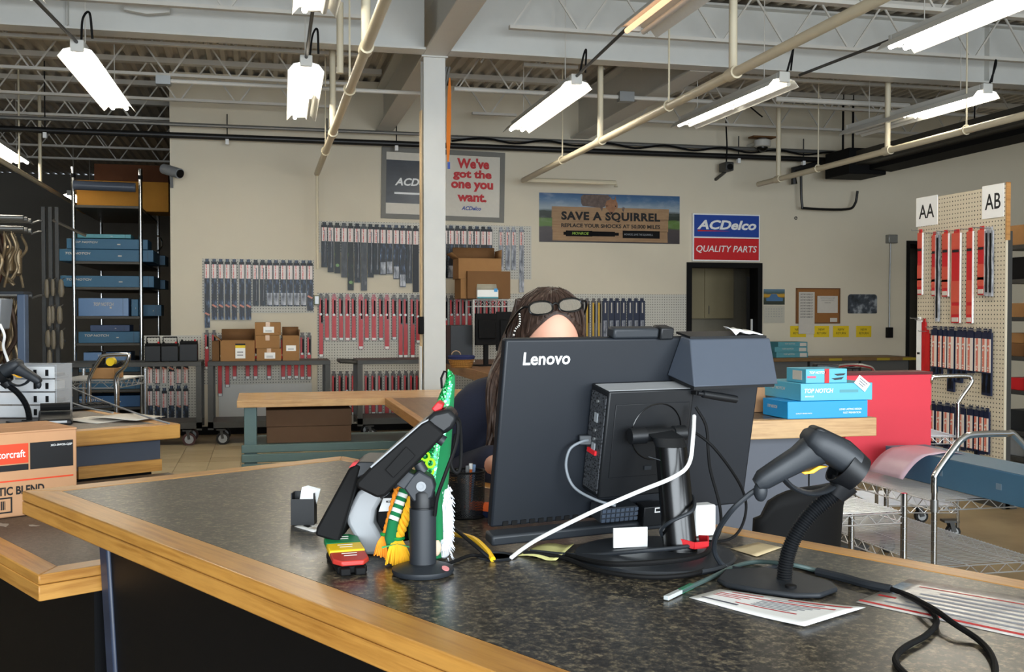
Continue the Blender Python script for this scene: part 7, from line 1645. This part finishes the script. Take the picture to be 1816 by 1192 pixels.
for s, n_ in ((-1, 'l'), (1, 'r')):
    TJ.update({n_ + 'hip': (s * .085, .03, .8, .1, .1), n_ + 'kn': (s * .09, .0, .46, .075, .078), n_ + 'an': (s * .095, .05, .1, .06, .065)}); TE += chain(['pelvis', n_ + 'hip', n_ + 'kn', n_ + 'an'])
skin('trousers', TJ, TE, m_jean, 'pelvis')
for s in (-1, 1):
    G().loft([[(s * .1 + x * k_, -.03 + y * k_, z) for x, y in ((-.04, .11), (.04, .11), (.05, .0), (.045, -.1), (.02, -.135), (-.02, -.135), (-.045, -.1), (-.05, 0))] for z, k_ in ((0, 1), (.03, 1.02), (.07, .8))]).obj('shoe', m_blackm, person, bevel=.01)
HM = Matrix.Translation((-.004, -.035, 1.437)) @ Matrix.Rotation(rad(14), 4, 'Z') @ Matrix.Rotation(rad(15), 4, 'X')
def head_pt(th, ph, e=0):
    """th from the crown, ph around from the front (-y)"""
    x, y, z = math.sin(th) * math.sin(ph), -math.sin(th) * math.cos(ph), math.cos(th)
    rx, ry, rz = .074, .093, .114
    if z < 0: rx *= 1 - .22 * (-z) ** 1.5; ry *= 1 - .12 * (-z)
    p = V((x * (rx + e), y * (ry + e), z * (rz + e)))
    if y < -.55 and abs(x) < .5:
        w_ = max(0, 1 - abs(x) / .22); zz = p.z
        if -.055 < zz < .0: p.y -= .027 * w_ ** 1.5 * math.sin((zz + .055) / .055 * 1.6 * .98) * (1 if zz < -.012 else .5)     # nose
        if -.085 < zz <= -.055: p.y -= .006 * w_                                                                  # lips
        if zz < -.09: p.y -= .008 * w_                                                                            # chin
        if .004 < zz < .022: p.y -= .004                                                                          # brow
    return p
nt, np_ = 40, 56
hd = G().grid(lambda u, v: head_pt(math.pi * min(.999, max(.001, u)), 2 * math.pi * v - math.pi), nt, np_)
hd.obj('head', m_skin, person, HM)
for s in (-1, 1):
    e_ = G().sph((s * .029, -.0765, -.006), (.0115, .011, .0105), 14, 9).obj('eye', m_paper, person, HM); G().sph((s * .029, -.0765, -.0012), (.0135, .0124, .0092), 14, 9).obj('eyelid', m_skin, e_); G().sph((s * .029, -.0853, -.0085), (.005, .0035, .005), 10, 6).obj('iris', M('iris_brown', (60, 38, 26), .2), e_)
    G().loft([[(s * (.018 + .03 * u_), -.0885 + .008 * u_, .016 + .004 * math.sin(u_ * 3) + z) for z in (0, .004)] + [(s * (.018 + .03 * u_), -.083 + .008 * u_, .016 + .004 * math.sin(u_ * 3) + z) for z in (.004, 0)] for u_ in (0, .3, .6, 1)]).obj('eyebrow', m_hair, person, HM)
    G().sph((s * .074, .008, -.012), (.008, .018, .03), 10, 8).obj('ear', m_skin, person, HM)
G().loft([[(x, -.0735 + abs(x) * .25, -.064 + .004 * (1 - abs(x) / .024)), (x, -.0795 + abs(x) * .4, -.068), (x, -.0715 + abs(x) * .25, -.074 + abs(x) * .1)] for x in (-.024, -.012, 0, .012, .024)]).obj('lips', M('lips', (190, 110, 104), .45), person, HM)
# hair: a cap that leaves the face free, swept back, with long locks over the shoulders
g = G(); b0_ = []
NU, NV = 26, 56
def hair_pt(u, v):
    ph = 2 * math.pi * v - math.pi; front = max(0, math.cos(ph))
    thmax = rad(112) - front ** 1.2 * rad(66)
    th = thmax * u
    e = .012 + .012 * math.sin(min(1, u * 1.2) * math.pi) * (1 - .5 * front) + .0016 * math.sin(ph * 34 + u * 5) + .001 * math.sin(ph * 61)
    if u > .96: e = .003
    return head_pt(max(.001, th), ph, e)
g.grid(hair_pt, NU, NV)
hr = g.obj('hair', m_hair, person, HM, ang=80)
HMi = HM.inverted(); r4 = random.Random(5); g = G()
HPi = HM.inverted() @ PFi
def lock(pts, r): g.tube(spline(pts, 6), [r * (1 - .75 * (i / (6 * (len(pts) - 1))) ** 2) for i in range(6 * (len(pts) - 1) + 1)], 5)
def hp_(px, py, dy=0): return PFi @ at_d(px, py, 2.68 + dy)
for i in range(70):
    s = -1 if i < 48 else 1; j = r4.random()
    x0 = s * (.062 + .02 * r4.random()); a = HM @ V((x0 * .9, .02 + .05 * r4.random(), .05 + .04 * j))
    b_ = HM @ V((s * (.088 + .014 * r4.random()), .01 + .06 * r4.random(), -.04))
    c = V((s * (.095 + .065 * r4.random()), -.05 - .07 * r4.random(), 1.31)) if s < 0 else V((s * (.075 + .03 * r4.random()), .03, 1.29))
    d_ = V((s * (.1 + .065 * r4.random()), -.13 - .035 * r4.random(), 1.2 - .1 * r4.random())) if s < 0 else V((s * (.09 + .03 * r4.random()), .06, 1.18))
    lock([a, b_, c, d_], .0075 + .004 * r4.random())
for i in range(26):                      # flyaway wisps
    s = r4.choice((-1, -1, 1)); a = HM @ V((s * .075, .0 + .05 * r4.random(), .06 * r4.random())); lock([a, a + V((s * (.02 + .015 * r4.random()), -.02, -.06)), a + V((s * (.025 + .03 * r4.random()), -.04, -.16 - .12 * r4.random()))], .0012)
for i in range(60):                      # combed ridges from the hairline to the back of the head
    v = .5 + (r4.random() - .5) * .8
    P_ = [hair_pt(u_, v) for u_ in (.94, .7, .45, .2)]; P_ = [HM @ (p * 1.012) for p in P_]; lock(P_, .0022 + .0016 * r4.random())
o = g.obj('hair_locks', m_hair, hr, HM.inverted()); o['kind'] = 'stuff'
# glasses pushed up on the hair
GFm = PF @ HM @ Matrix.Translation((-.012, -.078, .103)) @ Matrix.Rotation(rad(-32), 4, 'X') @ Matrix.Rotation(rad(-6), 4, 'Y') @ Matrix.Scale(1.12, 4)
t = thing('eyeglasses', 'black-framed glasses with beaded cord, pushed up on brown hair', 'glasses', GFm)
m_lens = M('glasses_lens', (150, 142, 128), .08, 0, .02, 20, alpha=.35)
for s in (-1, 1):
    P_ = [V((s * .034 + .027 * math.copysign(abs(math.cos(a)) ** .8, math.cos(a)), 0, .0155 * math.copysign(abs(math.sin(a)) ** .8, math.sin(a)) * (1 if math.sin(a) > 0 else .95))) for a in [2 * math.pi * i / 28 for i in range(28)]]
    G().tube(P_, .0024, 6, closed=True).obj('lens_rim', m_gloss, t)
    G().loft([[p + V((0, -.0008, 0)) for p in P_], [p + V((0, .0008, 0)) for p in P_]]).obj('lens', m_lens, t)
    G().tube(spline([(s * .061, 0, .006), (s * .072, .004, .007), (s * .082, .03, .002), (s * .09, .1, -.012), (s * .088, .13, -.03)]), .0026, 6).obj('temple', m_gloss, t)
G().tube(spline([(-.008, 0, .004), (0, -.002, .008), (.008, 0, .004)]), .0024, 6).obj('bridge', m_gloss, t)
g = G(); GI = GFm.inverted(); cp = spline([V((-.078, .02, .0)), V((-.088, .0, -.03)), GI @ at_d(912, 590, 2.53), GI @ at_d(905, 640, 2.55)], 9)
m_bead = M('white_bead', (210, 206, 198), .4)
for i, p in enumerate(cp): g.m(i % 2).sph(p, .0024, 6, 4)
g.obj('beaded_cord', [m_blackm, m_bead], t)
